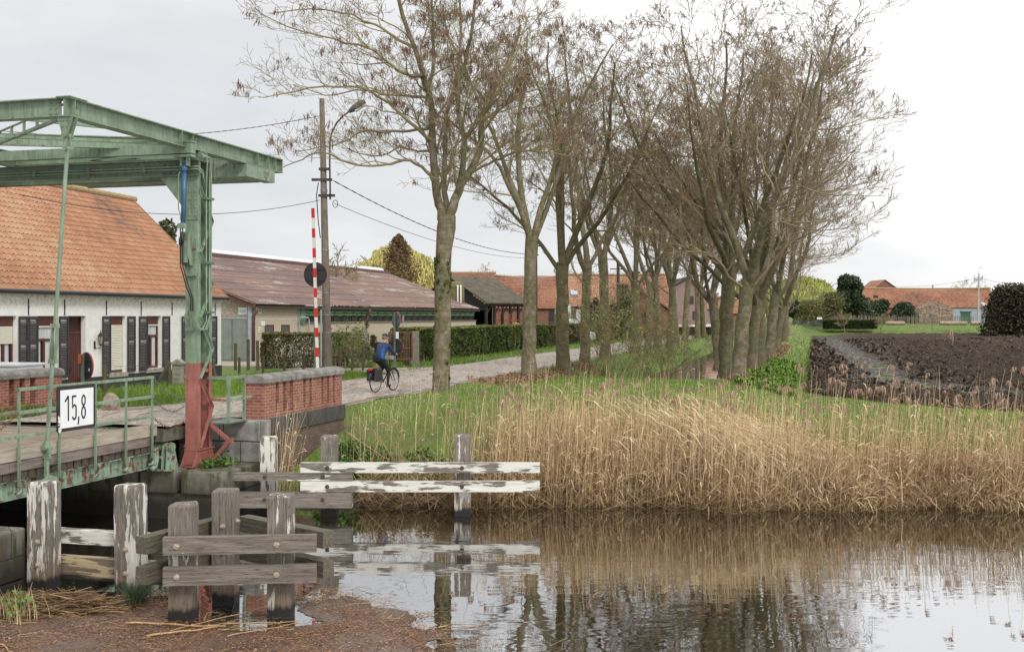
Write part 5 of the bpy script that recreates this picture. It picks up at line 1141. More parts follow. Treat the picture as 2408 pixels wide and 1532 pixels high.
mb = MB(); mb.box(gx(1290, 122), gx(1303, 122), 121.93, 122.02, 1.6, gz(729, 122)); obj("door", mb, plain("dark_door", (.05, .03, .03), .6), fh)
mb = MB(); mb.box(gx(1255, 122), gx(1260, 122), 121.93, 122.02, 3.4, 4.2); obj("window", mb, GLS, fh)
fh2, X0, X1, ze, zr = gable_house("farmhouse", "long farmhouse with bright orange tile roof seen between the tree trunks", "house", 1338, 1583, 645.5, 720, 122, 11, 1.6, NEW, PBR, seed=5, sag=.05)
mb = MB(); mb.box(gx(1354, 122), gx(1364, 122), 121.9, 122.02, 2.8, gz(727, 122)); obj("window", mb, PW, fh2)
mb = MB(); sx_, sy_ = gx(1349, 119.5), 119.2; mb.hexa([(sx_ - .35, 119.0, 6.05), (sx_ + .35, 119.0, 6.05), (sx_ + .35, 119.5, 6.5), (sx_ - .35, 119.5, 6.5), (sx_ - .35, 118.85, 6.3), (sx_ + .35, 118.85, 6.3), (sx_ + .35, 119.35, 6.75), (sx_ - .35, 119.35, 6.75)]); 
obj("roof_window", mb, plain("skylight_glass", (.45, .50, .55), .15), fh2)
WH = thing("brick_outhouse", "red brick outhouse gable with sloping tile roof in front of the farmhouse", "house", (gx(1515, 116), 116, 1.6), frame='W')
mb = MB(); a_, b_ = gx(1485, 116), gx(1577, 116); mid = gx(1497, 116); mb.prism([(a_, 116, 1.6), (b_, 116, 1.6), (b_, 116, gz(735, 116)), (mid, 116, gz(672, 116)), (a_, 116, gz(690, 116))], (0, 4, 0)); obj("wall", mb, FBR, WH)
mb = MB(); mb.prism([(mid - .3, 115.7, gz(671, 116)), (b_ + .3, 115.7, gz(735, 116)), (b_ + .3, 115.7, gz(731.5, 116)), (mid - .3, 115.7, gz(667, 116))], (0, 4.5, 0)); obj("roof", mb, bpy.data.materials["tile_back"], WH)
mb = MB(); mb.box(gx(1514, 116), gx(1521, 116), 115.9, 116.02, 1.6, gz(733, 116)); obj("door", mb, plain("black_doorway", (.02, .015, .015), .8), WH)
HT = thing("timber_hut", "low dark timber hut with sagging flat roof in front of the farmhouse", "hut", (gx(1410, 114), 114, 1.6), frame='W')
mb = MB(); mb.box(gx(1378, 114), gx(1445, 114), 114, 117, 1.6, gz(714, 114)); obj("wall", mb, BLK, HT)
mb = MB(); mb.hexa([(gx(1375, 114), 113.6, gz(714, 114)), (gx(1450, 114), 113.6, gz(716, 114)), (gx(1450, 114), 117.4, gz(714, 114)), (gx(1375, 114), 117.4, gz(712, 114)), (gx(1375, 114), 113.6, gz(711, 114)), (gx(1450, 114), 113.6, gz(712.5, 114)), (gx(1450, 114), 117.4, gz(708, 114)), (gx(1375, 114), 117.4, gz(707, 114))]); obj("roof", mb, MOSS, HT)
gable_house("pink_roof_barn", "barn roof of new pinkish tiles rising behind the open shed", "barn", 1052, 1163, 641, 662, 150, 14, 1.6, tilemat("pink_tile", [(0, (.50, .25, .17)), (1, (.60, .33, .24))], mo=0), FBR, seed=9)
gable_house("small_roofed_barn", "sliver of orange roof left of the mossy tank", "barn", 1010, 1030, 664, 690, 135, 8, 1.6, NEW, FBR, seed=2)
# modern brick house at the end of the road
BH = thing("brick_house", "tall brown brick house with steep gable at the far end of the road", "house", (gx(1620, 150), 150, 2.6), frame='W')
x0_, xp, x1_ = gx(1583, 150), gx(1601, 150), gx(1662, 150)
BBR = brick("mottled_brick", (.30, .20, .165), (.20, .13, .11), (.30, .25, .22), .24, .09, .012, seed=4, patch=.3)
mb = MB(); mb.prism([(x0_, 150, 2.3), (x1_, 150, 2.3), (x1_, 150, gz(697, 150)), (gx(1617, 150), 150, gz(655, 150)), (x0_, 150, gz(675, 150))], (0, 10, 0)); obj("wall", mb, BBR, BH)
mb = MB(); p0, p1 = (gx(1617, 150), 149.7, gz(653.5, 150)), (x1_ + .4, 149.7, gz(699, 150)); mb.prism([p0, p1, (p1[0], p1[1], p1[2] + .25), (p0[0], p0[1], p0[2] + .25)], (0, 10.5, 0)); p2 = (x0_ - .4, 149.7, gz(677, 150)); mb.prism([p2, p0, (p0[0], p0[1], p0[2] + .25), (p2[0], p2[1], p2[2] + .25)], (0, 10.5, 0)); obj("roof", mb, simple("dark_slate", (.10, .075, .07), (.07, .055, .05), 4), BH)
for a_, b_, c_, d_ in ((1621, 1630, 696, 713.5), (1628.5, 1637, 731, 751)):
    mb = MB(); mb.box(gx(a_, 150), gx(b_, 150), 149.93, 150.02, gz(d_, 150), gz(c_, 150)); wn = obj("window", mb, GLS, BH); mb = MB(); e_ = .08; A_, B_, C_, D_ = gx(a_, 150), gx(b_, 150), gz(d_, 150), gz(c_, 150)
    mb.box(A_, A_ + e_, 149.88, 149.93, C_, D_); mb.box(B_ - e_, B_, 149.88, 149.93, C_, D_); mb.box(A_ + e_, B_ - e_, 149.88, 149.93, D_ - e_, D_); mb.box(A_ + e_, B_ - e_, 149.88, 149.93, C_, C_ + e_); obj("frame", mb, IRON, wn)
gable_house("red_roof_house", "low house with red tile roof right of the brown brick house", "house", 1650, 1700, 690, 726, 165, 8, 2.6, NEW, BBR, seed=6)
gable_house("distant_cottage", "distant cottage with orange roof between the trunks behind the footbridge", "house", 1700, 1800, 702, 737, 175, 8, 2.7, OLD, FBR, seed=8)
# far barn across the field
bluew = simple("pale_blue_render", (.36, .40, .45), (.27, .30, .34), 2, .8, .2)
FBN, X0, X1, ze, zr = gable_house("field_barn", "long low barn with red tile roof across the ploughed field", "barn", 2034, 2360, 677, 723, 190, 11, 2.7, OLD, FBR, tw=.3, th=.38, seed=12, sag=.12)
mb = MB(); mb.box(gx(2238, 190), gx(2319, 190), 189.9, 189.99, 2.7, ze - .05); obj("rendered_wall", mb, bluew, FBN)
mb = MB(); mb.box(gx(2258, 190), gx(2280, 190), 189.85, 189.9, 2.7, 4.6); dd = obj("door", mb, plain("bottle_green_door", (.02, .11, .06), .6), FBN); mb = MB(); mb.box(gx(2256, 190), gx(2282, 190), 189.8, 189.89, 4.6, 4.75); obj("frame", mb, IRON, dd)
mb = MB(); mb.box(gx(2055, 187), gx(2064, 187), 187.0, 187.6, gz(700, 187), gz(694, 187)); obj("roof_patch", mb, IRON, FBN)
mb = MB(); mb.tube([(gx(2195, 195), 195.5, zr - .1), (gx(2195, 195), 195.5, zr + .55)], .12, 8); obj("vent", mb, COP, FBN)
BG = thing("brick_gable", "pointed red brick gable rising behind the far barn", "house", (gx(2079, 205), 205, 2.7), frame='W')
mb = MB(); mb.prism([(gx(2050, 205), 205, 2.7), (gx(2115, 205), 205, 2.7), (gx(2115, 205), 205, gz(682, 205)), (gx(2080, 205), 205, gz(659, 205)), (gx(2052, 205), 205, gz(679, 205))], (0, 8, 0)); obj("wall", mb, FBR, BG)
mb = MB(); mb.prism([(gx(2050, 205), 204.8, gz(681, 205)), (gx(2080, 205), 204.8, gz(658, 205)), (gx(2117, 205), 204.8, gz(683, 205)), (gx(2080, 205), 204.8, gz(656.5, 205))], (0, 8.5, 0)); obj("roof", mb, bpy.data.materials["tile_back"], BG)
RU = thing("ruined_outbuilding", "crumbling brick and rubble ruin in front of the far barn", "ruin", (gx(2203, 176), 176, 2.8), frame='W')
mb = MB(); pr = [(2160, 756), (2240, 756), (2240, 728), (2232, 718), (2221, 715), (2215, 709), (2200, 708), (2190, 714), (2176, 720), (2166, 724), (2160, 735)]
mb.prism([(gx(x, 176), 176, gz(y, 176)) for x, y in pr], (0, 3, 0)); rub = obj("rubble_wall", mb, simple("rubble", (.20, .10, .07), (.40, .33, .26), 2.2, .9, .9, det=8, bd=.2), RU); weathered(rub, .12)
# ================================================================= bare trees
def nrm3(v): l = math.sqrt(v[0] ** 2 + v[1] ** 2 + v[2] ** 2) or 1; return (v[0] / l, v[1] / l, v[2] / l)
def kid_dir(rg, d, ang, az):
    ax = (1, 0, 0) if abs(d[0]) < .7 else (0, 1, 0)
    u = nrm3((d[1] * ax[2] - d[2] * ax[1], d[2] * ax[0] - d[0] * ax[2], d[0] * ax[1] - d[1] * ax[0]))
    v = (d[1] * u[2] - d[2] * u[1], d[2] * u[0] - d[0] * u[2], d[0] * u[1] - d[1] * u[0]); s_, c_ = math.sin(ang), math.cos(ang); ca, sa = math.cos(az), math.sin(az)
    return tuple(d[i] * c_ + (u[i] * ca + v[i] * sa) * s_ for i in range(3))
def grow(rg, p, d, L, r, lev, cfg, out, ends):
    n = cfg['seg'][lev]; st = L / n; wg = cfg['wig'][lev]; tr = cfg['trop'][lev]; P = [p]; Rr = [r]; D = [d]
    for i in range(n):
        d = nrm3((d[0] + rg.gauss(0, wg), d[1] + rg.gauss(0, wg), d[2] + rg.gauss(0, wg) + tr)); p = (p[0] + d[0] * st, p[1] + d[1] * st, p[2] + d[2] * st)
        P.append(p); D.append(d); Rr.append(max(cfg['rmin'], r * (1 - (i + 1) / n * cfg['tap'][lev])))
    out.setdefault((lev, n), []).append((P, Rr)); spawn(rg, P, D, Rr, L, lev, cfg, out, ends)
def spawn(rg, P, D, Rr, L, lev, cfg, out, ends, t0=None, num=None):
    if lev >= cfg['max']: ends.append(P[-1]); return
    k = num or cfg['num'][lev]; k = max(1, int(round(k * rg.uniform(.75, 1.25)))); az = rg.uniform(0, 6.28); t0 = cfg['t0'][lev] if t0 is None else t0; n = len(P) - 1
    for j in range(k):
        t = t0 + (1 - t0) * (j + rg.uniform(.2, .9)) / k; t = min(t, .999); i = int(t * n); f = t * n - i
        q = tuple(P[i][a] * (1 - f) + P[i + 1][a] * f for a in range(3)); az += 2.4 + rg.uniform(-.5, .5)
        dd = kid_dir(rg, D[min(i + 1, n)], math.radians(cfg['ang'][lev]) * rg.uniform(.7, 1.25), az)
        if dd[2] < cfg['minz'][lev]: dd = nrm3((dd[0], dd[1], abs(dd[2]) * .5 + .05))
        Lc = L * cfg['lr'][lev] * (1.15 - .6 * t) * rg.uniform(.7, 1.2); rc = max(cfg['rmin'], (Rr[i] * (1 - f) + Rr[min(i + 1, n)] * f) * cfg['rr'][lev])
        grow(rg, q, dd, Lc, rc, lev + 1, cfg, out, ends)
def tubes_np(groups, sides):
    parts = []; nv = 0
    for (lev, n), lst in groups.items():
        P = np.array([g[0] for g in lst], float); Rr = np.array([g[1] for g in lst], float); B, m, _ = P.shape; k = sides[lev]
        T = np.gradient(P, axis=1); T /= np.linalg.norm(T, axis=2)[..., None] + 1e-9
        ref = np.where(np.abs(T[:, :1, 2:3]) < .8, np.array([[[0, 0, 1.0]]]), np.array([[[1.0, 0, 0]]])); Nn = ref - T * (ref * T).sum(2)[..., None]; Nn /= np.linalg.norm(Nn, axis=2)[..., None] + 1e-9; Bn = np.cross(T, Nn)
        t = np.arange(k) * 2 * np.pi / k
        V = P[:, :, None] + (Nn[:, :, None] * np.cos(t)[None, None, :, None] + Bn[:, :, None] * np.sin(t)[None, None, :, None]) * Rr[:, :, None, None]
        base = (np.arange(B) * m * k)[:, None, None] + (np.arange(m - 1) * k)[None, :, None]; i0 = base + np.arange(k)[None, None]; i1 = base + ((np.arange(k) + 1) % k)[None, None]
        Fq = np.stack([i0, i1, i1 + k, i0 + k], -1).reshape(-1, 4); parts.append((V.reshape(-1, 3), Fq + nv)); nv += B * m * k
    return np.concatenate([p[0] for p in parts]), np.concatenate([p[1] for p in parts])
def bark(name, c1, c2, moss, mo, sc=5, twig=None):
    m, t, bs = newmat(name); v = coords(t, (1, 1, .55)); n = noise(t, v, sc, 8, .7, .4); n2 = noise(t, coords(t, (1, 1, .7)), 2.3, 6, .7); n3 = noise(t, coords(t, (1, 1, 1), (5, 0, 0)), 9, 5, .7)
    rg_ = noise(t, coords(t, (.6, .6, 5)), 2.2, 4, .6)
    c = ramp(t, n, [(.32, c1), (.62, c2)]); c = mixc(t, mth(t, 'MULTIPLY', ramp(t, rg_, [(.56, 0), (.64, 1)]), .45), c, tuple(x * .35 for x in c1))
    c = mixc(t, mth(t, 'MULTIPLY', mth(t, 'MULTIPLY', ramp(t, n2, [(.56 - mo * .2, 0), (.63 - mo * .2, 1)]), ramp(t, n3, [(.4, .3), (.6, 1)])), .85), c, moss)
    c = mixc(t, mth(t, 'MULTIPLY', ramp(t, noise(t, coords(t), 19, 3, .6), [(.68, 0), (.71, 1)]), .6), c, (.42, .41, .36))
    setc(t, bs, c, .9); bump(t, bs, mth(t, 'ADD', n, n3), .6, .02); return m
BARK = bark("ash_bark", (.13, .10, .072), (.28, .228, .165), (.085, .09, .018), .62)
BARKG = bark("mossy_bark", (.11, .085, .055), (.23, .18, .12), (.075, .082, .02), .8)
TWIG = simple("mossy_twig", (.29, .25, .12), (.215, .165, .105), 1.4, .9, 0, lo=.42, hi=.6)
TWIG2 = simple("brown_twig", (.32, .25, .145), (.235, .175, .11), 1.4, .9, 0, lo=.42, hi=.6)
POD = attrmat("seed_key", [(0, (.10, .055, .04)), (.5, (.19, .11, .085)), (1, (.29, .18, .14))], .8)
CT_ = dict(seg=[6, 10, 8, 6, 4, 3, 2], wig=[.03, .105, .15, .18, .2, .2, .2], trop=[.02, .035, .03, .03, .04, .06, .05], tap=[.25, .80, .86, .85, .7, .5, .3], rmin=.0058,
           num=[0, 10, 7, 6, 4, 2], t0=[.9, .22, .22, .2, .2, .3], ang=[20, 42, 46, 46, 42, 40], lr=[1, .40, .50, .52, .52, .6], rr=[.7, .42, .5, .55, .6, .7], minz=[.3, .12, -.05, -.2, -.3, -.3], max=5)
SIDES = {0: 14, 1: 9, 2: 6, 3: 4, 4: 3, 5: 3, 6: 3}
def trunk_tube(out, pts, rad): out.setdefault((0, len(pts) - 1), []).append((pts, rad))
def make_tree(name, seed, hf, r0, limbs, cfg, lean=(0, 0), pods=0, bm=BARK, tm=TWIG, base=(0, 0, 0), low=0):
    rg = random.Random(seed); out = {}; ends = []
    tp = []; tr = []
    for i in range(11):
        f = i / 10; tp.append((lean[0] * f ** 1.6 + rg.gauss(0, .025) * (i > 0), lean[1] * f + rg.gauss(0, .025) * (i > 0), -.25 + (hf + .25) * f)); tr.append(r0 * (1.0 - .22 * f + (.32 * max(0, .18 - f) / .18) + (.10 if f > .86 else 0)))
    trunk_tube(out, tp, tr); az = rg.uniform(0, 6.28); lim = {}
    for k, (tilt, L, rr) in enumerate(limbs):
        az += 2 * math.pi / len(limbs) + rg.uniform(-.5, .5); d = kid_dir(rg, (0, 0, 1), math.radians(tilt), az); p = tp[-1]; p = (p[0] + d[0] * r0 * .3, p[1] + d[1] * r0 * .3, p[2] - r0 * .7 - rg.uniform(0, .4))
        grow(rg, p, d, L, r0 * rr, 1, cfg, out, ends)
    for k in range(low):
        i = rg.randint(5, 9); d = kid_dir(rg, (0, 0, 1), math.radians(55), rg.uniform(0, 6.28)); grow(rg, tp[i], d, rg.uniform(2.5, 4.5), r0 * .28, 2, cfg, out, ends)
    return finish_tree(name, rg, out, ends, pods, bm, tm)
def finish_tree(name, rg, out, ends, pods, bm, tm):
    o = bpy.data.objects.new(name, None); COL.objects.link(o); ORG[o.name] = Vector((0, 0, 0))
    V, Fq = tubes_np({k: v for k, v in out.items() if k[0] <= 1}, SIDES); nmesh("trunk", V, Fq, bm, o, smooth=True)
    V, Fq = tubes_np({k: v for k, v in out.items() if k[0] > 1}, SIDES); nmesh("crown", V, Fq, tm, o)
    if pods:
        es = rg.sample(ends, min(pods, len(ends))); C = np.array(es); K = 9; N_ = len(es) * K; C = np.repeat(C, K, 0); s_ = np.repeat(R.uniform(.6, 1.3, len(es)), K)
        off = R.normal(size=(N_, 3)) * .045 * s_[:, None]; L = R.uniform(.10, .2, N_) * s_; t = np.linspace(0, 1, 3); P = np.zeros((N_, 3, 3)); P[:] = (C + off)[:, None]; P[:, :, 2] -= (L[:, None] * t); P[:, :, :2] += (R.normal(size=(N_, 2)) * .05)[:, None] * t[None, :, None]
        Wd = np.stack([np.full(N_, .008), np.full(N_, .03), np.full(N_, .012)], 1) * s_[:, None]; V, Fq = ribbons(P, Wd, rside(N_)); pp = nmesh("seed_keys", V, Fq, POD, o, attr=np.repeat(R.uniform(0, 1, N_), 6)); tag(pp, kind='stuff')
    return o
# first tree: main limbs follow their real courses
def hero():
    rg = random.Random(5); out = {}; ends = []; Y0 = 35.2; bx = gx(1036, Y0); zb = 1.5
    def q(x, y, dy=0): return (gx(x, Y0) - bx, dy, gz(y, Y0) - zb)
    def guide(pts, r0_, r1_, lev, num, t0=.15, smooth_=3, cL=None):
        P = [Vector(q(*p)) for p in pts]; Q = []
        for i in range(len(P) - 1):
            a_ = P[max(i - 1, 0)]; b_ = P[i]; c_ = P[i + 1]; d_ = P[min(i + 2, len(P) - 1)]
            for j in range(smooth_):
                t = j / smooth_; Q.append(.5 * ((2 * b_) + (c_ - a_) * t + (2 * a_ - 5 * b_ + 4 * c_ - d_) * t * t + (3 * b_ - a_ - 3 * c_ + d_) * t ** 3))
        Q.append(P[-1]); Q = [tuple(Vector(v) + Vector((rg.gauss(0, .02), rg.gauss(0, .02), rg.gauss(0, .02))) * (k > 0)) for k, v in enumerate(Q)]
        n = len(Q) - 1; Rr = [r0_ + (r1_ - r0_) * (k / n) ** .8 for k in range(n + 1)]; D = [nrm3(tuple(Q[min(k + 1, n)][a] - Q[max(k - 1, 0)][a] for a in range(3))) for k in range(n + 1)]
        out.setdefault((lev, n), []).append((Q, Rr)); L = cL or sum(math.dist(Q[k], Q[k + 1]) for k in range(n)); spawn(rg, Q, D, Rr, L, lev, CT_, out, ends, t0, num)
    tr = [(1036, 955), (1036, 925), (1037, 890), (1039, 820), (1041, 740), (1040, 660), (1043, 590), (1049, 535), (1052, 505)]
    trunk_tube(out, [q(*p) for p in tr], [.36, .315, .275, .262, .26, .255, .25, .30, .26])
    guide([(1046, 520), (1032, 478), (1023, 400, -.3), (1018, 311, -.5), (1010, 225, -.7), (990, 160, -.9), (955, 58, -1.2), (930, -60, -1.5)], .17, .05, 1, 13)
    guide([(1050, 515), (1045, 470, .3), (1040, 389, .8), (1046, 250, 1.2), (1064, 178, 1.5), (1075, 60, 1.9), (1070, -80, 2.2)], .12, .035, 1, 12)
    guide([(1054, 520), (1070, 470), (1096, 412, .3), (1126, 350, .6), (1131, 272, .9), (1145, 218, 1.1), (1189, 140, 1.5), (1225, 20, 2)], .17, .045, 1, 12)
    guide([(1078, 455), (1088, 400, -.4), (1092, 338, -.8), (1078, 240, -1), (1096, 171, -1.3), (1116, 85, -1.6), (1120, -60, -2)], .12, .035, 1, 11)
    guide([(1010, 235, -.7), (1022, 150, -.5), (1017, 50, -.2), (1010, -90, .2)], .075, .03, 1, 8)
    guide([(1024, 440), (1005, 408, -.6), (970, 388, -1.1), (930, 398, -1.3), (894, 404, -1.4), (840, 400, -1.6), (780, 378, -1.8), (735, 392, -1.9), (690, 415, -2)], .062, .014, 2, 13, .2, cL=4)
    guide([(1017, 335, -.5), (970, 300, -1.2), (925, 264, -1.5), (874, 234, -1.7), (785, 234, -2), (700, 250, -2.1), (645, 262, -2.2)], .07, .012, 2, 14, .15, cL=4.4)
    guide([(1010, 305, -.3), (960, 305, .3), (900, 298, .8), (840, 295, 1.1), (790, 320, 1.4), (730, 330, 1.6), (670, 335, 1.7)], .055, .012, 2, 13, .15, cL=4)
    guide([(1003, 190, -.8), (960, 195, -1.4), (925, 175, -1.8), (886, 148, -2), (808, 132, -2.2), (711, 105, -2.3), (640, 70, -2.4)], .065, .012, 2, 14, .12, cL=4.4)
    guide([(980, 130, -1), (925, 95, -.6), (880, 60, -.2), (800, 25, .2), (700, 10, .5), (620, 20, .7)], .055, .012, 2, 13, .1, cL=4.2)
    guide([(1008, 240, -.7), (950, 225, .2), (890, 205, 1), (820, 190, 1.5), (740, 195, 1.9), (660, 165, 2)], .05, .012, 2, 13, .15, cL=4)
    guide([(1018, 360, -.5), (980, 350, .6), (930, 330, 1.4), (880, 345, 2), (820, 335, 2.3), (760, 300, 2.5)], .045, .012, 2, 12, .2, cL=3.6)
    guide([(1105, 400, .3), (1150, 385, 0), (1190, 370, -.4), (1240, 362, -.8), (1290, 372, -1.1), (1330, 380, -1.3)], .055, .014, 2, 12, .2, cL=3.6)
    guide([(1130, 300, .9), (1170, 260, .4), (1215, 225, 0), (1265, 215, -.5), (1320, 190, -.9)], .05, .012, 2, 12, .2, cL=3.6)
    guide([(1092, 340, -.8), (1130, 290, -1.4), (1175, 240, -1.9), (1215, 160, -2.2), (1240, 80, -2.5)], .05, .012, 2, 12, .2, cL=3.6)
    o = finish_tree("bare_ash_tree", rg, out, ends, 620, BARK, TWIG); o.location = (bx, Y0, zb); return o, rg
T1, _ = hero()
tag(T1, "nearest and largest bare ash tree by the road, crown full of brown seed clusters", "tree", "bare trees along the road and the ditch")
# moss cushions on the lower trunk
mc = []; 
for k in range(46):
    z_ = rnd.choice([rnd.uniform(.3, 3), rnd.uniform(3.0, 4.6), rnd.uniform(3.2, 4.4)]); t_ = rnd.uniform(-3.3, .3); rr = .25
    for j in range(16): mc.append((rr * math.cos(t_ + rnd.uniform(-.25, .25)) + .06, rr * math.sin(t_ + rnd.uniform(-.25, .25)), z_ + rnd.gauss(0, .035)))
V, Fq = leafquads(np.array(mc) , .055); nmesh("moss_cushions", V, Fq, attrmat("moss", [(0, (.05, .055, .012)), (1, (.11, .12, .03))], 1), T1, attr=np.repeat(R.uniform(0, 1, len(mc)), 4)); tag(T1.children[-1], kind='stuff')
L_T = lambda rg_: None
tpl = [make_tree("bare_ash_tree", 21, 5.6, .29, [(12, 9.6, .55), (20, 8.8, .48), (27, 8.0, .42), (14, 9.6, .42), (24, 8, .36)], CT_, (.3, .1), 380),
       make_tree("bare_ash_tree", 34, 4.7, .31, [(15, 9.6, .55), (20, 9.2, .5), (28, 8.2, .4), (8, 9.8, .45), (32, 7.4, .34)], CT_, (-.25, .2), 300, bm=BARKG),
       make_tree("bare_ash_tree", 55, 5.2, .27, [(16, 9.3, .65), (25, 8.6, .6), (33, 8.0, .4)], CT_, (.1, -.2), 200, bm=BARK, low=1)]
CG = dict(CT_); CG.update(rmin=.0072, wig=[.03, .10, .17, .19, .2, .2, .2], num=[0, 11, 7, 5, 3, 1], trop=[.02, .07, .06, .055, .06, .08, .05], ang=[20, 40, 40, 38, 36, 36], lr=[1, .46, .50, .54, .55, .6], minz=[.3, .2, .1, 0, -.1, -.1])
gpl = [make_tree("bare_ash_tree", 71, 4.6, .27, [(16, 9.8, .55), (36, 9.0, .45), (44, 8.2, .4), (26, 9.2, .45), (8, 10, .5)], CG, (.15, 0), 60, BARKG, TWIG2),
       make_tree("bare_ash_tree", 82, 3.9, .25, [(22, 9.8, .55), (40, 8.6, .45), (48, 7.6, .36), (12, 10.4, .5)], CG, (.35, 0), 60, BARK, TWIG2, low=2),
       make_tree("bare_ash_tree", 93, 3.3, .235, [(15, 10, .6), (34, 9, .5), (46, 8, .42), (28, 9, .45)], CG, (.5, .1), 60, BARKG, TWIG2, low=1)]
ROADT = [(1244, 891, 0, 1.0, 1.0, "second bare tree from the left by the road, trunk leaning left with smooth grey bark"), (1324, 874, 1, 1.02, 2.1, "third bare tree by the road, dark mossy trunk splitting low into two"),
         (1373.5, 858, 2, .98, .3, "fourth bare tree by the road, slim brown trunk curving to the left"), (1422, 845, 0, 1.05, 4.0, "fifth bare tree by the road, thick trunk behind the budding bush"),
         (1492, 834, 1, 1.0, 5.2, "sixth bare tree by the road, trunk half hidden by budding stems"), (1524, 820, 2, .95, 2.2, "seventh bare tree by the road, pale thin trunk forking at roof height"),
         (1548, 819, 0, .95, 3.3, "eighth bare tree by the road, dark straight trunk with mossy foot"), (1574, 817, 2, 1.0, 1.5, "ninth bare tree by the road, thin trunk next to the dark straight one"),
         (1589, 808, 1, 1.05, .5, "tenth bare tree by the road, trunk with pruned knob before the brick house"), (1610, 802, 0, 1.1, 5.7, "eleventh bare tree by the road, swollen foot and wide fork before the house gable"),
         (1640, 797.5, 2, 1.1, 2.9, "twelfth bare tree by the road, first of two thin trunks before the pale forecourt"), (1653, 797, 1, 1.1, 1.2, "farthest bare tree by the road, second thin trunk before the pale forecourt")]
DITCHT = [(1690, 862, 1, .95, 2.6, "dark bare tree leaning over the ditch, leftmost of the right row"), (1704, 894, 0, 1.0, .2, "thick brown bare trunk with fresh pale pruning cuts, second in the right hand row"),
          (1735, 901, 1, 1.02, 0, "nearest bare tree of the right hand row with straight mossy trunk"), (1767, 886, 2, 1.0, .9, "bare tree with blotched grey bark just right of the nearest one in the row"),
          (1781, 876, 0, .98, 5.9, "slim pale bare trunk behind the blotched one in the right hand row"), (1808, 846, 1, 1.05, 6.2, "broad bare trunk leaning right at the bank before the ploughed field"),
          (1826, 830, 2, 1.0, .4, "thinner bare trunk tucked behind the broad leaning one"), (1843, 806, 0, .9, 5.5, "rightmost bare trunk at the field corner by the footbridge"),
          (1852, 797, 1, .8, 1.9, "small distant bare tree at the end of the right hand row")]
used = set()
def place(lst, tpls, zb, tl=None):
    for (x, y, k, s_, rz, lab) in lst:
        src = tpls[k]; o = src if (id(tpls), k) not in used else dup(src); used.add((id(tpls), k))
        X, Y, Z = gp(x, y, zb); o.location = (X, Y, Z + .02); o.rotation_euler = (tl(x) if tl else (0, 0, 0))[0:2] + (rz,) if tl else (0, 0, rz); o.scale = (s_, s_, s_); tag(o, lab, "tree", "bare trees along the road and the ditch")
place(ROADT, tpl, 1.52); place(DITCHT, gpl, 1.42)
for o_ in COL.objects:
    if o_.get('label') in {r_[5] for r_ in DITCHT}: o_.scale = (o_.scale[0] * 1.2, o_.scale[1] * 1.2, o_.scale[2])
# ---- budding bush on the ditch bank, and small trees far off
LEAFB = attrmat("young_bud_leaf", [(0, (.20, .22, .06)), (1, (.38, .40, .12))], .7)
CB = dict(CT_); CB.update(seg=[4, 7, 6, 4, 3, 2], num=[0, 7, 5, 3], max=4, rmin=.005, ang=[20, 32, 36, 36], lr=[1, .5, .5, .5, .5], trop=[0, .01, .03, .02, 0, 0], minz=[.2, .1, 0, -.2, -.2], tap=[.2, .85, .8, .7, .5])
def bush(name, label, cat, X, Y, Z, stems, L, tilt, seed, leaf=1500, ls=.045, tm=TWIG, lm=LEAFB, cfg=CB, r=.03, group=None, parts=("stems", "leaves"), spread=.5):
    rg = random.Random(seed); out = {}; ends = []
    for i in range(stems):
        az = rg.uniform(0, 6.28); d = kid_dir(rg, (0, 0, 1), math.radians(rg.uniform(0, tilt)), az); grow(rg, (rg.gauss(0, spread), rg.gauss(0, spread * .6), -.1), d, L * rg.uniform(.6, 1.1), r * rg.uniform(.6, 1.2), 1, cfg, out, ends)
    o = bpy.data.objects.new(name, None); COL.objects.link(o); ORG[o.name] = Vector((0, 0, 0)); V, Fq = tubes_np(out, {1: 5, 2: 4, 3: 3, 4: 3, 5: 3}); nmesh(parts[0], V, Fq, tm, o)
    if leaf:
        C = np.array(ends); C = C[R.integers(0, len(C), leaf)] + R.normal(size=(leaf, 3)) * .12; V, Fq = leafquads(C, ls); nmesh(parts[1], V, Fq, lm, o, attr=np.repeat(R.uniform(0, 1, leaf), 4))
    o.location = (X, Y, Z); tag(o, label, cat, group); return o
bush("budding_bush", "loose budding bush with many thin stems on the ditch bank", "bush", gx(1440, 45), 45, 1.2, 16, 4.2, 38, 3, 2600)
bush("budding_bush", "smaller budding bush with arching stems right of the larger one", "bush", gx(1540, 48), 48, 1.0, 10, 3.4, 55, 8, 900)
bush("budding_bush", "low leaning bush of bare stems at the ditch edge by the dark trunk", "bush", gx(1600, 52), 52, 1.0, 9, 2.6, 60, 11, 300)
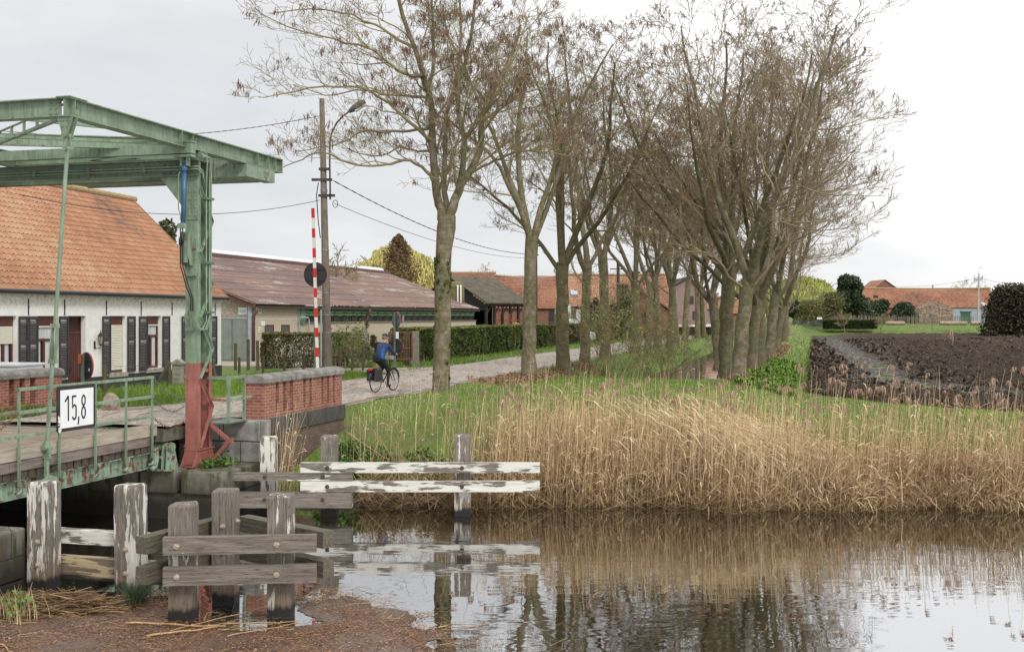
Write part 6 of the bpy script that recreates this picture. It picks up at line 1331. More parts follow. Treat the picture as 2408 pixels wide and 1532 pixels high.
# ---- leafy masses
def mass(name, label, cat, x, y0, y1, wpx, Y, n, size, mat, lumps=9, seed=0, trunk=True, zb=None, dpt=1.0, flat=.0, shape=1.0, tm=TWIG2, twigs=0, lowz=.22, parts=("trunk", "crown")):
    rg = np.random.default_rng(seed); X = gx(x, Y); zt = gz(y0, Y); zb = gz(y1, Y) if zb is None else zb; w_ = wpx * Y / F / 2; H = zt - zb
    o = thing(name, label, cat, (X, Y, zb), frame='W')
    c = np.stack([rg.uniform(-.62, .62, lumps) * w_, rg.uniform(-.6, .6, lumps) * w_ * dpt, rg.uniform(lowz, .84, lumps) * H], 1)
    k = 1 - shape * np.clip((c[:, 2] / H - .35) / .65, 0, 1) * .6; c[:, 0] *= k; c[:, 1] *= k
    rr = np.minimum(w_, H) * rg.uniform(.26, .46, lumps); i = rg.integers(0, lumps, n); v = rg.normal(size=(n, 3)); v /= np.linalg.norm(v, axis=1)[:, None]; rad = rr[i] * rg.uniform(.55, 1.06, n) ** .6
    P = c[i] + v * rad[:, None] * (1 + .18 * (vnoise(v[:, 0] * 4 + i * 3, v[:, 2] * 4, seed) - .5)[:, None] * 2); P[:, 2] = np.clip(P[:, 2], .02 * H, H * rg.uniform(.97, 1.0, n)); P += np.array([X, Y, zb])
    V, Fq = leafquads(P, size, flat); 
    if trunk:
        mb = MB(); mb.tube([(X, Y, zb - .3), (X + .1 * w_, Y, zb + H * .5), (X, Y, zb + H * .8)], [w_ * .10 + .05, w_ * .07 + .03, .03], 8)
        for q in range(6): cc = c[q % lumps]; mb.tube([(X, Y, zb + H * .2 * (1 + q * .3) * .6), (X + cc[0] * .5, Y + cc[1] * .5, zb + cc[2] * .8), (X + cc[0], Y + cc[1], zb + cc[2])], [w_ * .05, w_ * .03, .02], 6)
        obj(parts[0], mb, tm, o)
    nmesh(parts[1], V, Fq, mat, o, attr=np.repeat(np.clip(rg.uniform(0, 1, n) * .7 + .3 * (vnoise(P[:, 0] * 1.2, P[:, 2] * 1.2, seed)), 0, 1), 4)); return o
YEL = attrmat("willow_leaf", [(0, (.38, .33, .09)), (.6, (.60, .53, .19)), (1, (.72, .66, .32))], .8); IVY = attrmat("ivy_leaf", [(0, (.02, .033, .016)), (.6, (.055, .085, .042)), (1, (.13, .17, .085))], .5)
OLV = attrmat("olive_leaf", [(0, (.08, .075, .03)), (.6, (.17, .16, .06)), (1, (.27, .26, .10))], .8); DKB = attrmat("dark_yew_leaf", [(0, (.016, .015, .008)), (.6, (.055, .047, .024)), (1, (.15, .11, .06))], .8)
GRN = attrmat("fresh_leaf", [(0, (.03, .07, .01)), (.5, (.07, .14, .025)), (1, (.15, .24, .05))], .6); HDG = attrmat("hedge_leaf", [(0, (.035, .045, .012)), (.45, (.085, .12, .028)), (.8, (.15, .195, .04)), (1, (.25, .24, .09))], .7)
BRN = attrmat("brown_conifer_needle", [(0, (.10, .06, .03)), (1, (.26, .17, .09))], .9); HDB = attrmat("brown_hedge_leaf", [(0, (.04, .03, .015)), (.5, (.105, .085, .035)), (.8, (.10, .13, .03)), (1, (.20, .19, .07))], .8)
PALE = attrmat("pale_willow_leaf", [(0, (.24, .26, .06)), (.6, (.42, .45, .12)), (1, (.55, .58, .20))], .8)
def willow(label, x, y0, y1, wpx, Y, n, seed, lm):
    rg = np.random.default_rng(seed); X = gx(x, Y); zt = gz(y0, Y); zb = 1.6; w_ = wpx * Y / F / 2; H = zt - zb; o = thing("willow_tree", label, "tree", (X, Y, zb), frame='W')
    mb = MB(); mb.tube([(X, Y, zb), (X, Y, zb + H * .4)], [.5, .4], 10)
    for k in range(12): t_ = k * .9; mb.tube([(X, Y, zb + H * .35), (X + w_ * .45 * math.cos(t_), Y + w_ * .45 * math.sin(t_), zb + H * .7), (X + w_ * .75 * math.cos(t_), Y + w_ * .75 * math.sin(t_), zb + H * .85)], [.25, .12, .04], 6)
    obj("trunk", mb, TWIG2, o); t_ = rg.uniform(0, 6.28, n); q = rg.uniform(0, 1, n) ** .5; lump = 1 + .5 * (fbm(t_ * 2.2, q * 4, seed, 3) - .5) * 2
    r_ = w_ * q * lump; top = zb + H * (1 - .42 * q ** 2.2) * (.82 + .22 * fbm(t_ * 2.5, q * 5, seed + 1, 3)); L = rg.uniform(.12, .38, n) * H; tt = np.linspace(0, 1, 5); P = np.zeros((n, 5, 3))
    P[:, :, 0] = X + (np.cos(t_) * r_)[:, None] * (1 + .08 * tt) + rg.normal(size=(n, 5)) * .08; P[:, :, 1] = Y + (np.sin(t_) * r_)[:, None] * (1 + .08 * tt); P[:, :, 2] = top[:, None] - L[:, None] * tt
    V, Fq = ribbons(P, np.full((n, 5), .10) * rg.uniform(.5, 1.4, (n, 5)), rside(n)); nmesh("crown", V, Fq, lm, o, attr=np.repeat(rg.uniform(0, 1, n), 10)); return o
willow("golden weeping willow glowing yellow behind the long shed", 928, 568, 690, 225, 125, 9000, 3, YEL)
willow("pale green willow behind the right hand row of trunks", 1892, 645, 760, 200, 185, 8500, 4, PALE)
willow("hazy pale willow seen through the trunks above the footbridge", 1770, 640, 750, 120, 200, 3500, 5, PALE)
# brown conifer before the willow: tiers of drooping twigs
CFO = thing("brown_conifer", "brown half dead conifer in front of the golden willow", "tree", (gx(938, 110), 110, 1.6), frame='W'); X, zt = gx(938, 110), gz(550, 110); n = 9000
h_ = R.uniform(0, 1, n) ** .8; t_ = R.uniform(0, 6.28, n); r_ = (1 - h_ ** 2.2) ** .8 * 2.5 * (.7 + .6 * fbm(t_ * 2, h_ * 7, 3, 3)) * R.uniform(.1, 1, n) ** .5 * (1 + .3 * np.sin(t_ * 5 + h_ * 30)); zc = zt - 9.5 * (1 - h_) + r_ * .25
V, Fq = leafquads(np.stack([X + np.cos(t_) * r_, 110 + np.sin(t_) * r_, zc], 1), .11, asp=2.5); nmesh("crown", V, Fq, BRN, CFO, attr=np.repeat(R.uniform(0, 1, n), 4)); mb = MB(); mb.tube([(X, 110, 1.6), (X, 110, zt)], [.2, .03], 6)
for k in range(60): q = k / 60; a_ = k * 2.4; rr = 3 * (1 - q) ** .75; z_ = zt - 9.2 * (1 - q); mb.tube([(X, 110, z_), (X + rr * math.cos(a_), 110 + rr * math.sin(a_), z_ + rr * .35)], [.05, .015], 4)
obj("trunk", mb, TWIG2, CFO)
mass("evergreen_tree", "dark olive evergreen rising behind the cottage roof", "tree", 378, 470, 640, 105, 62, 5200, .14, attrmat("cypress_leaf", [(0, (.045, .05, .022)), (1, (.16, .16, .075))], .8), 16, 6, zb=1.6, shape=1.3)
mass("dark_pine", "dark blue green pine rising above the farmhouse roof", "tree", 1492, 612, 700, 70, 150, 4500, .25, IVY, 10, 7, zb=1.8, shape=1.5)
mass("ivy_bush", "tall dark ivy covered cone in front of the farmhouse", "bush", 1472, 657, 757, 72, 112, 6500, .16, IVY, 16, 8, zb=1.6, shape=1.3, dpt=.6)
mass("topiary_tree", "pollarded tree with knobbly heads before the orange farmhouse", "tree", 1398, 688, 730, 44, 113, 900, .16, attrmat("knob", [(0, (.09, .075, .06)), (1, (.16, .13, .1))], .9), 6, 9, zb=1.6)
mass("ivy_covered_tree", "tall rounded ivy covered tree left of the far barn", "tree", 1997, 627, 758, 72, 165, 12000, .26, IVY, 30, 10, zb=2.8, shape=.35, dpt=.8)
mass("ivy_bush", "spreading ivy bush at the foot of the tall ivy tree", "bush", 2022, 700, 760, 90, 168, 7500, .22, IVY, 24, 11, lowz=.06, zb=2.8, dpt=.6)
mass("ivy_bush", "round ivy bush left of the young staked tree by the barn", "bush", 2068, 702, 760, 62, 172, 5500, .2, IVY, 18, 12, lowz=.08, zb=2.8, dpt=.6)
mass("ivy_bush", "round ivy bush right of the young staked tree by the barn", "bush", 2125, 710, 760, 66, 172, 5500, .2, IVY, 18, 13, lowz=.08, zb=2.8, dpt=.6)
mass("olive_bush", "large olive brown bush left of the tall ivy tree", "bush", 1953, 686, 760, 100, 162, 9500, .17, OLV, 26, 14, lowz=.08, zb=2.6, dpt=.7)
mass("olive_bush", "hazy twiggy bush beside the footbridge", "bush", 1905, 704, 760, 90, 158, 5500, .14, OLV, 20, 15, lowz=.08, zb=2.6, dpt=.7)
mass("dark_conifer", "dark conifer bush behind the last trunk of the right hand row", "bush", 1868, 700, 758, 48, 165, 3500, .22, IVY, 10, 16, zb=2.8)
YW = mass("yew_bush", "big dark brownish yew bush at the right edge beyond the field", "bush", 2382, 664, 790, 165, 135, 17000, .20, DKB, 60, 17, lowz=.04, zb=1.6, shape=1.25, dpt=.8, parts=("trunk", "foliage"))
mass("yew_bush", "dark yew crown cut off by the right frame edge", "bush", 2440, 655, 787, 110, 138, 12000, .20, DKB, 26, 18, zb=1.6, shape=.6, dpt=.8, parts=("trunk", "foliage"))
mass("red_twig_bush", "reddish twiggy tree behind the left end of the far barn", "bush", 2030, 672, 720, 34, 200, 700, .16, attrmat("red_bud", [(0, (.16, .10, .09)), (1, (.28, .2, .18))], .9), 7, 19, zb=2.8)
for k, (x, y0, w_, Y, lab) in enumerate(((1135, 622, 70, 150, "bare spreading tree behind the pinkish barn roof"), (790, 560, 70, 85, "bare gnarled tree rising behind the long shed roof"), (2268, 650, 80, 215, "bare round tree behind the far barn ridge"), (2110, 662, 60, 215, "thin bare tree behind the left part of the far barn"), (2075, 712, 60, 150, "small pale young tree with forked trunk on the far bank"), (1985, 728, 40, 148, "slender staked sapling before the ivy tree"))):
    H = gz(y0, Y) - 1.6; bush("distant_bare_tree", lab, "tree", gx(x, Y), Y, 1.6 if Y < 155 else 2.7, 1 if k != 1 else 2, H, 8, 60 + k, 0, group="bare trees in the distance", cfg=dict(CB, num=[0, 10, 7, 5], trop=[0, .02, .02, .01, 0, 0], ang=[20, 50, 45, 40], lr=[1, .55, .5, .5, .5], rmin=.02, tap=[.2, .9, .8, .7, .5]), r=H * .02, parts=("branches", "leaves"), spread=.1)
# ---- hedges
def hedge(name, label, a0, a1, b0, b1, z0, z1, n, size, mat, frame='R', gap=.0, core=True, seed=0):
    o = thing(name, label, "hedge", (a0, b0, z0), frame=frame); rg = np.random.default_rng(seed); L, D_, H = b1 - b0, a1 - a0, z1 - z0
    ar = np.array([L * H, L * D_, D_ * H, L * H]); f = rg.choice(4, n, p=ar / ar.sum()); u, v = rg.uniform(0, 1, n), rg.uniform(0, 1, n) ; P = np.zeros((n, 3))
    dep = np.abs(rg.normal(size=n)) * .10
    P[:, 0] = np.select([f == 0, f == 1, f == 2, f == 3], [a1 - dep, a0 + u * D_, a0 + u * D_, a0 + dep]); P[:, 1] = np.select([f == 0, f == 1, f == 2, f == 3], [b0 + u * L, b0 + v * L, b0 + dep, b0 + u * L]); P[:, 2] = np.select([f == 0, f == 1, f == 2, f == 3], [z0 + v * H, z1 - dep * .5, z0 + v * H, z0 + v * H])
    bul = (fbm(P[:, 1] * .9 + P[:, 0], P[:, 2] * .9, seed, 3) - .5) * .34; P[:, 0] += np.where(f == 0, bul, 0); P[:, 1] += np.where(f == 2, bul, 0); P[:, 2] += np.where(f == 1, bul * .35, 0) + rg.normal(size=n) * .012
    if gap: kp = (fbm(P[:, 1] * 1.6 + P[:, 0], P[:, 2] * 1.6, seed + 5, 4) > gap * (1.25 - .5 * (P[:, 2] - z0) / H)) | (P[:, 2] > z1 - .15); P = P[kp]
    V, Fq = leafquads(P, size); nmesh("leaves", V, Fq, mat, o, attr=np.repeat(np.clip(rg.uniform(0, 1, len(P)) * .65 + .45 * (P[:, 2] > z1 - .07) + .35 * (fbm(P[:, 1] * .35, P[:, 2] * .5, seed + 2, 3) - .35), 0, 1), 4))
    mb = MB(); i = 0; q = b0 + .25
    while q < b1 - .1 and i < 500:
        for k in range(3): a_ = a0 + D_ * rnd.uniform(.3, .9); mb.tube([(a_, q, z0 - .1), (a_ + rnd.uniform(-.15, .15), q + rnd.uniform(-.2, .2), z0 + H * .5), (a_ + rnd.uniform(-.2, .2), q + rnd.uniform(-.3, .3), z1 - .08)], [.025, .016, .008], 4, cap=False)
        q += .28; i += 1
    obj("stems", mb, TWIG2, o)
    if core: mb = MB(); mb.box(a0 + .22, a1 - .22, b0 + .25, b1 - .2, z0 + .25, z1 - .16); obj("dark_core", mb, simple("hedge_inside_" + str(seed), (.028, .026, .012), (.05, .045, .02), 9, 1, .5), o)  # solid dark box: inner twigs and the shade among them put into one colour
    return o
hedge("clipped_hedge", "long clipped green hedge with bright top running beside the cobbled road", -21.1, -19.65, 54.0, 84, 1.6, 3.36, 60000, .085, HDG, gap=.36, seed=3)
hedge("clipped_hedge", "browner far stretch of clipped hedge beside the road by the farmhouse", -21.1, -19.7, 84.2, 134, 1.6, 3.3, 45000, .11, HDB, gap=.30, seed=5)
h1 = hedge("clipped_hedge", "sparse brown clipped hedge in front of the shed left of the pole", 0, 1.3, 0, 3.9, 1.6, 3.22, 15000, .06, HDB, frame='W', gap=.42, core=False, seed=7); 
h1.location = (gx(619, 51.5), 51.0, 1.6); h1.rotation_euler = (0, 0, math.radians(-90)); ORG[h1.name] = Vector((0, 0, 1.6))
for o_ in h1.children: pass
h1.location = (gx(619, 51.5), 52.3, 1.6)
h2 = hedge("clipped_hedge", "thin dark hedge remnant right of the utility pole", 0, .9, 0, .55, 1.6, 3.15, 2500, .06, HDB, frame='W', gap=.35, core=False, seed=8); h2.location = (gx(786, 51), 51.6, 1.6); h2.rotation_euler = (0, 0, math.radians(-90))
h3 = hedge("clipped_hedge", "low dark clipped hedge block on the bank beyond the field", 0, 1.6, 0, 7, 2.3, 3.45, 16000, .13, attrmat("dark_hedge_leaf", [(0, (.012, .02, .005)), (1, (.06, .085, .02))], .8), frame='W', seed=9); h3.location = (gx(1944, 152), 154, 2.25); h3.rotation_euler = (0, 0, math.radians(-90))
h3.scale = (1, 1.0, 1)
# ivy post and shrubs by the gate
mass("ivy_post", "ivy covered post at the left side of the red gate", "plant", 885, 778, 862, 30, 50.5, 2600, .075, HDB, 12, 31, zb=1.6, shape=.2, parts=("stem", "ivy"))
for k, (x, Y, H, lab) in enumerate(((800, 50, 1.5, "leafy green shrub right of the utility pole"), (835, 51, 1.6, "slender shrub between the fence posts and the shed"), (858, 52, 1.2, "small shrub left of the ivy covered post"), (815, 54, 1.9, "twiggy shrub against the pale shed wall"))):
    bush("garden_shrub", lab, "bush", gx(x, Y), Y, 1.6, 9, H, 22, 90 + k, 500, .07, lm=GRN if k < 3 else LEAFB, group="shrubs between the pole and the gate", spread=.35, r=.018)
# ================================================================= reeds, grass, debris
def hXY(X, Y): a, b = CT * X - ST * Y, ST * X + CT * Y; return height(a, b)
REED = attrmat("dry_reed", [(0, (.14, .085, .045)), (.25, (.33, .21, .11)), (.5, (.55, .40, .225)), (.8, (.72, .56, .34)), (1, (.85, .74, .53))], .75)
def reed_set(X, Y, H, lean, az, wd, bright=0, n=5, bend=1.6, Z=None):
    N_ = len(X); Z = np.maximum(hXY(X, Y), -.12) if Z is None else Z; t = np.linspace(0, 1, n); P = np.zeros((N_, n, 3))
    P[:, :, 0] = X[:, None] + (np.cos(az) * lean * H)[:, None] * t[None] ** bend; P[:, :, 1] = Y[:, None] + (np.sin(az) * lean * H)[:, None] * t[None] ** bend
    P[:, :, 2] = Z[:, None] + H[:, None] * (t - .35 * np.clip(lean, 0, 1.2)[:, None] * t ** 2); Wd = (wd * np.ones(N_))[:, None] * (1 - .6 * t)[None]
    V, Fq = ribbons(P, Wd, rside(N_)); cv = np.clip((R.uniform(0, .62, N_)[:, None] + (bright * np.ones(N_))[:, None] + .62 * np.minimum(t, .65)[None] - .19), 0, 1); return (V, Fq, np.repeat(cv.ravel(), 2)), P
def reed_leaves(P, frac, L, wd, bright=.3):
    N_ = len(P); k = R.uniform(0, 1, N_) < frac; Q = P[k]; M = len(Q); n = Q.shape[1]
    if not M: return None
    f = R.uniform(.35, .95, M) * (n - 1); i = np.minimum(f.astype(int), n - 2); f = f - i; b = Q[np.arange(M), i] * (1 - f)[:, None] + Q[np.arange(M), i + 1] * f[:, None]
    az = R.uniform(0, 6.28, M); LL = L * R.uniform(.5, 1.2, M); t = np.linspace(0, 1, 4); G = np.zeros((M, 4, 3)); G[:, :, 0] = b[:, :1] + (np.cos(az) * LL * .7)[:, None] * t; G[:, :, 1] = b[:, 1:2] + (np.sin(az) * LL * .7)[:, None] * t
    G[:, :, 2] = b[:, 2:3] + LL[:, None] * (.55 * t - .95 * t ** 2 * R.uniform(.3, 1.1, M)[:, None]); Wd = np.array([.5, 1, .8, .1])[None] * wd * R.uniform(.6, 1.3, M)[:, None]
    V, Fq = ribbons(G, Wd, np.stack([-np.sin(az), np.cos(az), np.full(M, .4)], 1)); return V, Fq, np.repeat(np.clip(R.uniform(.2, .7, M) + bright, 0, 1), 8)
parts = []
N1 = 26000; X = R.uniform(-1.4, 6.6, N1); dd = R.beta(1.1, 2.1, N1) * 4.3; Y = shore(X) - .18 + dd
dens = np.interp(X, [-1.4, -.6, .3, 1.5, 6, 6.6], [.03, .10, .45, .85, .85, .55]) * (1 - .55 * vnoise(X * 1.1, dd * 1.5, 7) * (dd > 1)); k = R.uniform(0, 1, N1) < dens; X, Y, dd = X[k], Y[k], dd[k]; N1 = len(X)
tl = R.uniform(0, 1, N1) < .18; H = np.where(tl, R.uniform(1.3, 2.0, N1), R.uniform(.4, 1.2, N1)) * (1 - .10 * dd / 4) * (.62 + .62 * fbm(X * 1.7, dd * 1.3, 3)) * np.interp(X, [-1.4, 0, 4.6, 6.6], [.85, 1, 1, .62])
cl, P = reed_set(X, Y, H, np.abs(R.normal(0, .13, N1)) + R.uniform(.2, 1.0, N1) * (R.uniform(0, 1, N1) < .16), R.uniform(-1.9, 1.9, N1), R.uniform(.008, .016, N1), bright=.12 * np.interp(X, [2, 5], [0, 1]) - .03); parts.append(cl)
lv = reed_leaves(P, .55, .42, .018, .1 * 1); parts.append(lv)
N2 = 21000; X = R.uniform(5.6, 17.5, N2); dd = R.beta(1.0, 2.0, N2) * 2.6; Y = shore(X) - .2 + dd; tallf = R.uniform(0, 1, N2) < .10
H = np.where(tallf, R.uniform(1.1, 1.9, N2), R.uniform(.25, .8, N2) * (.5 + fbm(X * 1.5, dd, 9)) * np.interp(dd, [0, 2.6], [1.05, .7])); ln = np.where(tallf, np.abs(R.normal(.12, .12, N2)), np.abs(R.normal(.25, .35, N2)))
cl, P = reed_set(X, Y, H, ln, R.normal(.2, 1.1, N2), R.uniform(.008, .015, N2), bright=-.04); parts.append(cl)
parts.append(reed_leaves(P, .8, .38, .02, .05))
# bright broken stems lying over each other on the shoulder of the bed
N3 = 7000; X = R.normal(6.3, 1.6, N3); Y = shore(X) + R.uniform(.2, 2.6, N3); Z = hXY(X, Y) + np.clip(1.55 - (X - 3.5) * .32, .15, 1.7) * R.uniform(.5, 1.05, N3); L = R.uniform(.3, .9, N3)
t = np.linspace(0, 1, 3); az = R.normal(-.2, .9, N3); G = np.zeros((N3, 3, 3)); G[:, :, 0] = X[:, None] + (np.cos(az) * L)[:, None] * t; G[:, :, 1] = Y[:, None] + (np.sin(az) * L * .6)[:, None] * t; G[:, :, 2] = Z[:, None] - (L * R.uniform(.1, .7, N3))[:, None] * t ** 1.5 + .05 * np.sin(t * 3)
V, Fq = ribbons(G, np.array([.5, 1, .3])[None] * R.uniform(.010, .026, N3)[:, None], rside(N3)); parts.append((V, Fq, np.repeat(R.uniform(.55, 1, N3), 6)))
# litter tangled at the waterline
N4 = 15000; X = R.uniform(-3.2, 17.5, N4); Y = shore(X) + R.normal(.1, .28, N4); Z = np.maximum(hXY(X, Y), 0) + np.abs(R.normal(0, .26, N4)); L = R.uniform(.2, 1.0, N4); az = R.uniform(0, 6.28, N4); t = np.linspace(0, 1, 3); G = np.zeros((N4, 3, 3))
G[:, :, 0] = X[:, None] + (np.cos(az) * L)[:, None] * (t - .5); G[:, :, 1] = Y[:, None] + (np.sin(az) * L * .5)[:, None] * (t - .5); G[:, :, 2] = np.maximum(Z[:, None] + (R.normal(0, .6, N4) * L)[:, None] * t, .004)
V, Fq = ribbons(G, np.full((N4, 3), .010), rside(N4)); parts.append((V, Fq, np.repeat(R.uniform(0, .55, N4), 6)))
V, Fq, C = merge([p for p in parts if p is not None]); tag(nmesh("reed_bed", V, Fq, REED, attr=C), "dense bed of dry tan reeds along the far water edge", "reeds", kind='stuff')
# scattered stalks in the grass, and the tall ones that carry plumes
parts = []; N5 = 1500; X = np.concatenate([R.uniform(-4.0, 1.5, 260), R.uniform(-.5, 6, 500), R.uniform(5.5, 17, 620)]); N5 = len(X); Y = shore(X) + R.uniform(.2, 6.0, N5) * np.where(X > 5.5, .8, .9); H = R.uniform(.7, 1.9, N5) * np.where(X < -1, .8, 1)
cl, P = reed_set(X, Y, H, np.abs(R.normal(.08, .12, N5)), R.normal(.1, 1.2, N5), R.uniform(.008, .013, N5), bright=.15); parts += [cl, reed_leaves(P, .6, .3, .014)]
X = R.normal(-4.75, .16, 70); Y = R.normal(23.0, .25, 70); X = np.maximum(X, -5.1); cl, P = reed_set(X, Y, R.uniform(1.2, 2.6, 70), np.abs(R.normal(.16, .1, 70)), R.uniform(-1.5, 2.2, 70), np.full(70, .011), bright=.1, Z=np.full(70, -.1)); parts += [cl, reed_leaves(P, .7, .4, .014)]
NP_ = 185; X = np.concatenate([R.uniform(-1.6, 6, 70), R.uniform(5.5, 15.5, 114), [10.15]]); Y = shore(X) + R.uniform(.3, 3.4, NP_); zt = np.where(X < 6, R.uniform(1.9, 2.55, NP_), R.uniform(1.7, 2.95, NP_)); Z = np.maximum(hXY(X, Y), 0); H = (zt - Z) / (1 - .35 * .08); H[-1] = 3.62 - Z[-1]
cl, P = reed_set(X, Y, H, np.full(NP_, .09), R.normal(0, .8, NP_), np.full(NP_, .013), bright=.2); parts += [cl, reed_leaves(P, .9, .35, .015)]
tp = P[:, -1]; K = 34; q = R.uniform(0, 1, (NP_, K)); dirx = R.choice([-1, 1], NP_); s_ = R.uniform(.6, 1.35, NP_) * .30; s_[-1] = .5
b = np.zeros((NP_, K, 3)); b[:, :, 0] = tp[:, :1] + (dirx * s_)[:, None] * .38 * q ** 2; b[:, :, 1] = tp[:, 1:2]; b[:, :, 2] = tp[:, 2:] + s_[:, None] * (q - .75 * q ** 2) ; b = b.reshape(-1, 3); M = len(b); LL = np.repeat(s_, K) * R.uniform(.25, .6, M); dx = np.repeat(dirx, K) * .45
t = np.linspace(0, 1, 3); G = np.zeros((M, 3, 3)); G[:, :, 0] = b[:, :1] + (dx * LL * R.uniform(.0, .8, M))[:, None] * t + (R.normal(0, .02, M))[:, None] * t; G[:, :, 1] = b[:, 1:2] + (R.normal(0, .04, M))[:, None] * t; G[:, :, 2] = b[:, 2:3] - LL[:, None] * t ** 1.6 * .9 + .02 * t
Vp, Fp = ribbons(G, np.array([.5, 1, .2])[None] * R.uniform(.008, .020, M)[:, None], rside(M))
V, Fq, C = merge([p for p in parts if p is not None]); st = nmesh("tall_reeds", V, Fq, REED, attr=C); tag(st, "sparse tall reed stalks with feathery plumes standing above the bed and in the grass", "reeds", kind='stuff')
pl = nmesh("plumes", Vp, Fp, attrmat("reed_plume", [(0, (.26, .16, .11)), (.5, (.40, .27, .19)), (1, (.56, .41, .30))], .9), st, attr=np.repeat(R.uniform(0, 1, M), 6)); tag(pl, kind='stuff')
# grass, thinning out with distance from the water
GRS = attrmat("grass_blade", [(0, (.05, .09, .012)), (.3, (.105, .185, .025)), (.6, (.18, .29, .04)), (.85, (.27, .38, .065)), (1, (.48, .41, .20))], .7)
def ok_grass(X, Y):
    a, b = CT * X - ST * Y, ST * X + CT * Y; h = hXY(X, Y); k = h > .16
    k &= ~((a > -16.75) & (a < -11.85) & (b > 19) & (b < 176)); k &= ~((a < -11.4) & (a > -18.3) & (b < 26.4)); k &= ~((a < -16.9) & (b < 23.4)); k &= (a > -22.1)
    k &= ~((Y > field_near(X) + .3) & (a > .1) & (Y < 150)); k &= ~((a > -8.2) & (a < -3.9) & (b > 45) & (b < 130)); k &= ~((a > -21.0) & (a < -19.7) & (b > 54))
    k &= ~((a < -17.2) & (a > -22.2) & (b > 43.6) & (b < 47)); return k, a, b
def grass(N_, y0, y1, hs, ws, seed, xr=.56):
    u = R.uniform(0, 1, N_); Y = 1 / (1 / y0 + u * (1 / y1 - 1 / y0)); X = R.uniform(-xr, xr, N_) * Y; k, a, b = ok_grass(X, Y); X, Y, a, b = X[k], Y[k], a[k], b[k]
    cl = fbm(X * 1.1, Y * 1.1, seed, 3); h = hs * R.uniform(.45, 1.2, len(X)) * (.4 + 1.2 * cl) * (1 + .3 * (X > 3) * (Y < 30)); wd = ws * (Y / 25)
    tone = .1 + .62 * cl + .16 * fbm(X * .35, Y * .25, seed + 9, 3) + R.uniform(-.18, .18, len(X)); dry = (R.uniform(0, 1, len(X)) < .03 + .07 * (a > -2)) | ((np.abs(a + 11.3) < .8) & (R.uniform(0, 1, len(X)) < .3)) | ((np.abs(a + 2.6) < 1.0) & (b > 42) & (R.uniform(0, 1, len(X)) < .45)); tone = np.where(dry, 1.0, np.clip(tone, 0, .88))
    return blades("g", X, Y, hXY(X, Y) - .01, h, wd, .8, None, cvs=tone)
V, Fq, C = merge([grass(170000, 23.5, 60, .10, .014, 3), grass(90000, 45, 170, .19, .018, 4, .52)])
k = np.array([0]); tag(nmesh("grass", V, Fq, GRS, attr=C), "fresh green spring grass on the banks and verges", "grass", kind='stuff')
V, Fq, C = merge([blades("g", *(lambda X, Y: (X, Y, hXY(X, Y)))(R.uniform(-22, -17.0, 26000) * 0 + (lambda a, b: CT * a + ST * b)(A_ := R.uniform(-21.9, -17.1, 26000), B_ := R.uniform(23.6, 43.5, 26000)), -ST * A_ + CT * B_), R.uniform(.06, .24, 26000), .018, .8, None, cvs=np.clip(R.normal(.5, .2, 26000), 0, .9))])
tag(nmesh("lawn", V, Fq, GRS, attr=C), "grass strip between the road and the whitewashed cottage", "grass", kind='stuff')
# leafy nettles on the bank near the wing wall
n = 15000; X = R.uniform(-4.3, .2, n); Y = shore(X) + R.uniform(.35, 2.6, n) * np.interp(X, [-4.3, .2], [1.1, .5]); k = fbm(X * 1.3, Y * 1.3, 44, 3) > .38; X, Y = X[k], Y[k]; Z = hXY(X, Y) + R.uniform(0, .34, len(X)) * fbm(X * 2, Y * 2, 12, 2) * 1.5
V, Fq = leafquads(np.stack([X, Y, Z], 1), .06, .5); tag(nmesh("nettles", V, Fq, GRN, attr=np.repeat(R.uniform(0, 1, len(X)), 4)), "patch of leafy green nettles on the bank by the wing wall", "nettles", kind='stuff')
n = 9000; tt = R.uniform(0, 1, n); a_ = R.uniform(-2.4, -.9, n) + .3 * np.sin(tt * 40); b_ = 38 + tt * 22; X, Y = CT * a_ + ST * b_, -ST * a_ + CT * b_; Z = hXY(X, Y) + R.uniform(0, .35, n) * fbm(X, Y, 3, 3)
V, Fq = leafquads(np.stack([X, Y, Z], 1), .10, .5); tag(nmesh("bank_herbs", V, Fq, attrmat("lush_leaf", [(0, (.06, .12, .015)), (1, (.20, .32, .05))], .7), attr=np.repeat(R.uniform(0, 1, n), 4)), "lush bright green herbs along the field bank", "herbs", kind='stuff')
n = 14000; a_ = R.uniform(-3.6, -1.7, n); b_ = 41 + R.uniform(0, 1, n) ** 1.5 * 50; X, Y = CT * a_ + ST * b_, -ST * a_ + CT * b_; k = fbm(X * .8, Y * .8, 8, 3) > .45; X, Y = X[k], Y[k]
V, Fq = leafquads(np.stack([X, Y, hXY(X, Y) + R.uniform(.0, .14, len(X))], 1), .09, .6); tag(nmesh("fallen_leaves", V, Fq, attrmat("dead_leaf", [(0, (.12, .06, .035)), (1, (.34, .21, .13))], .9), attr=np.repeat(R.uniform(0, 1, len(X)), 4)), "fallen brown leaves between the trunks of the right hand tree row", "leaves", kind='stuff')
n = 5200; i_ = R.integers(0, 4, n); cx_ = np.array([p_[0] for p_ in (gp(1190, 905, 1.5), gp(1244, 893, 1.5), gp(1335, 880, 1.5), gp(1372, 866, 1.5))])[i_]; cy_ = np.array([p_[1] for p_ in (gp(1190, 905, 1.5), gp(1244, 893, 1.5), gp(1335, 880, 1.5), gp(1372, 866, 1.5))])[i_]
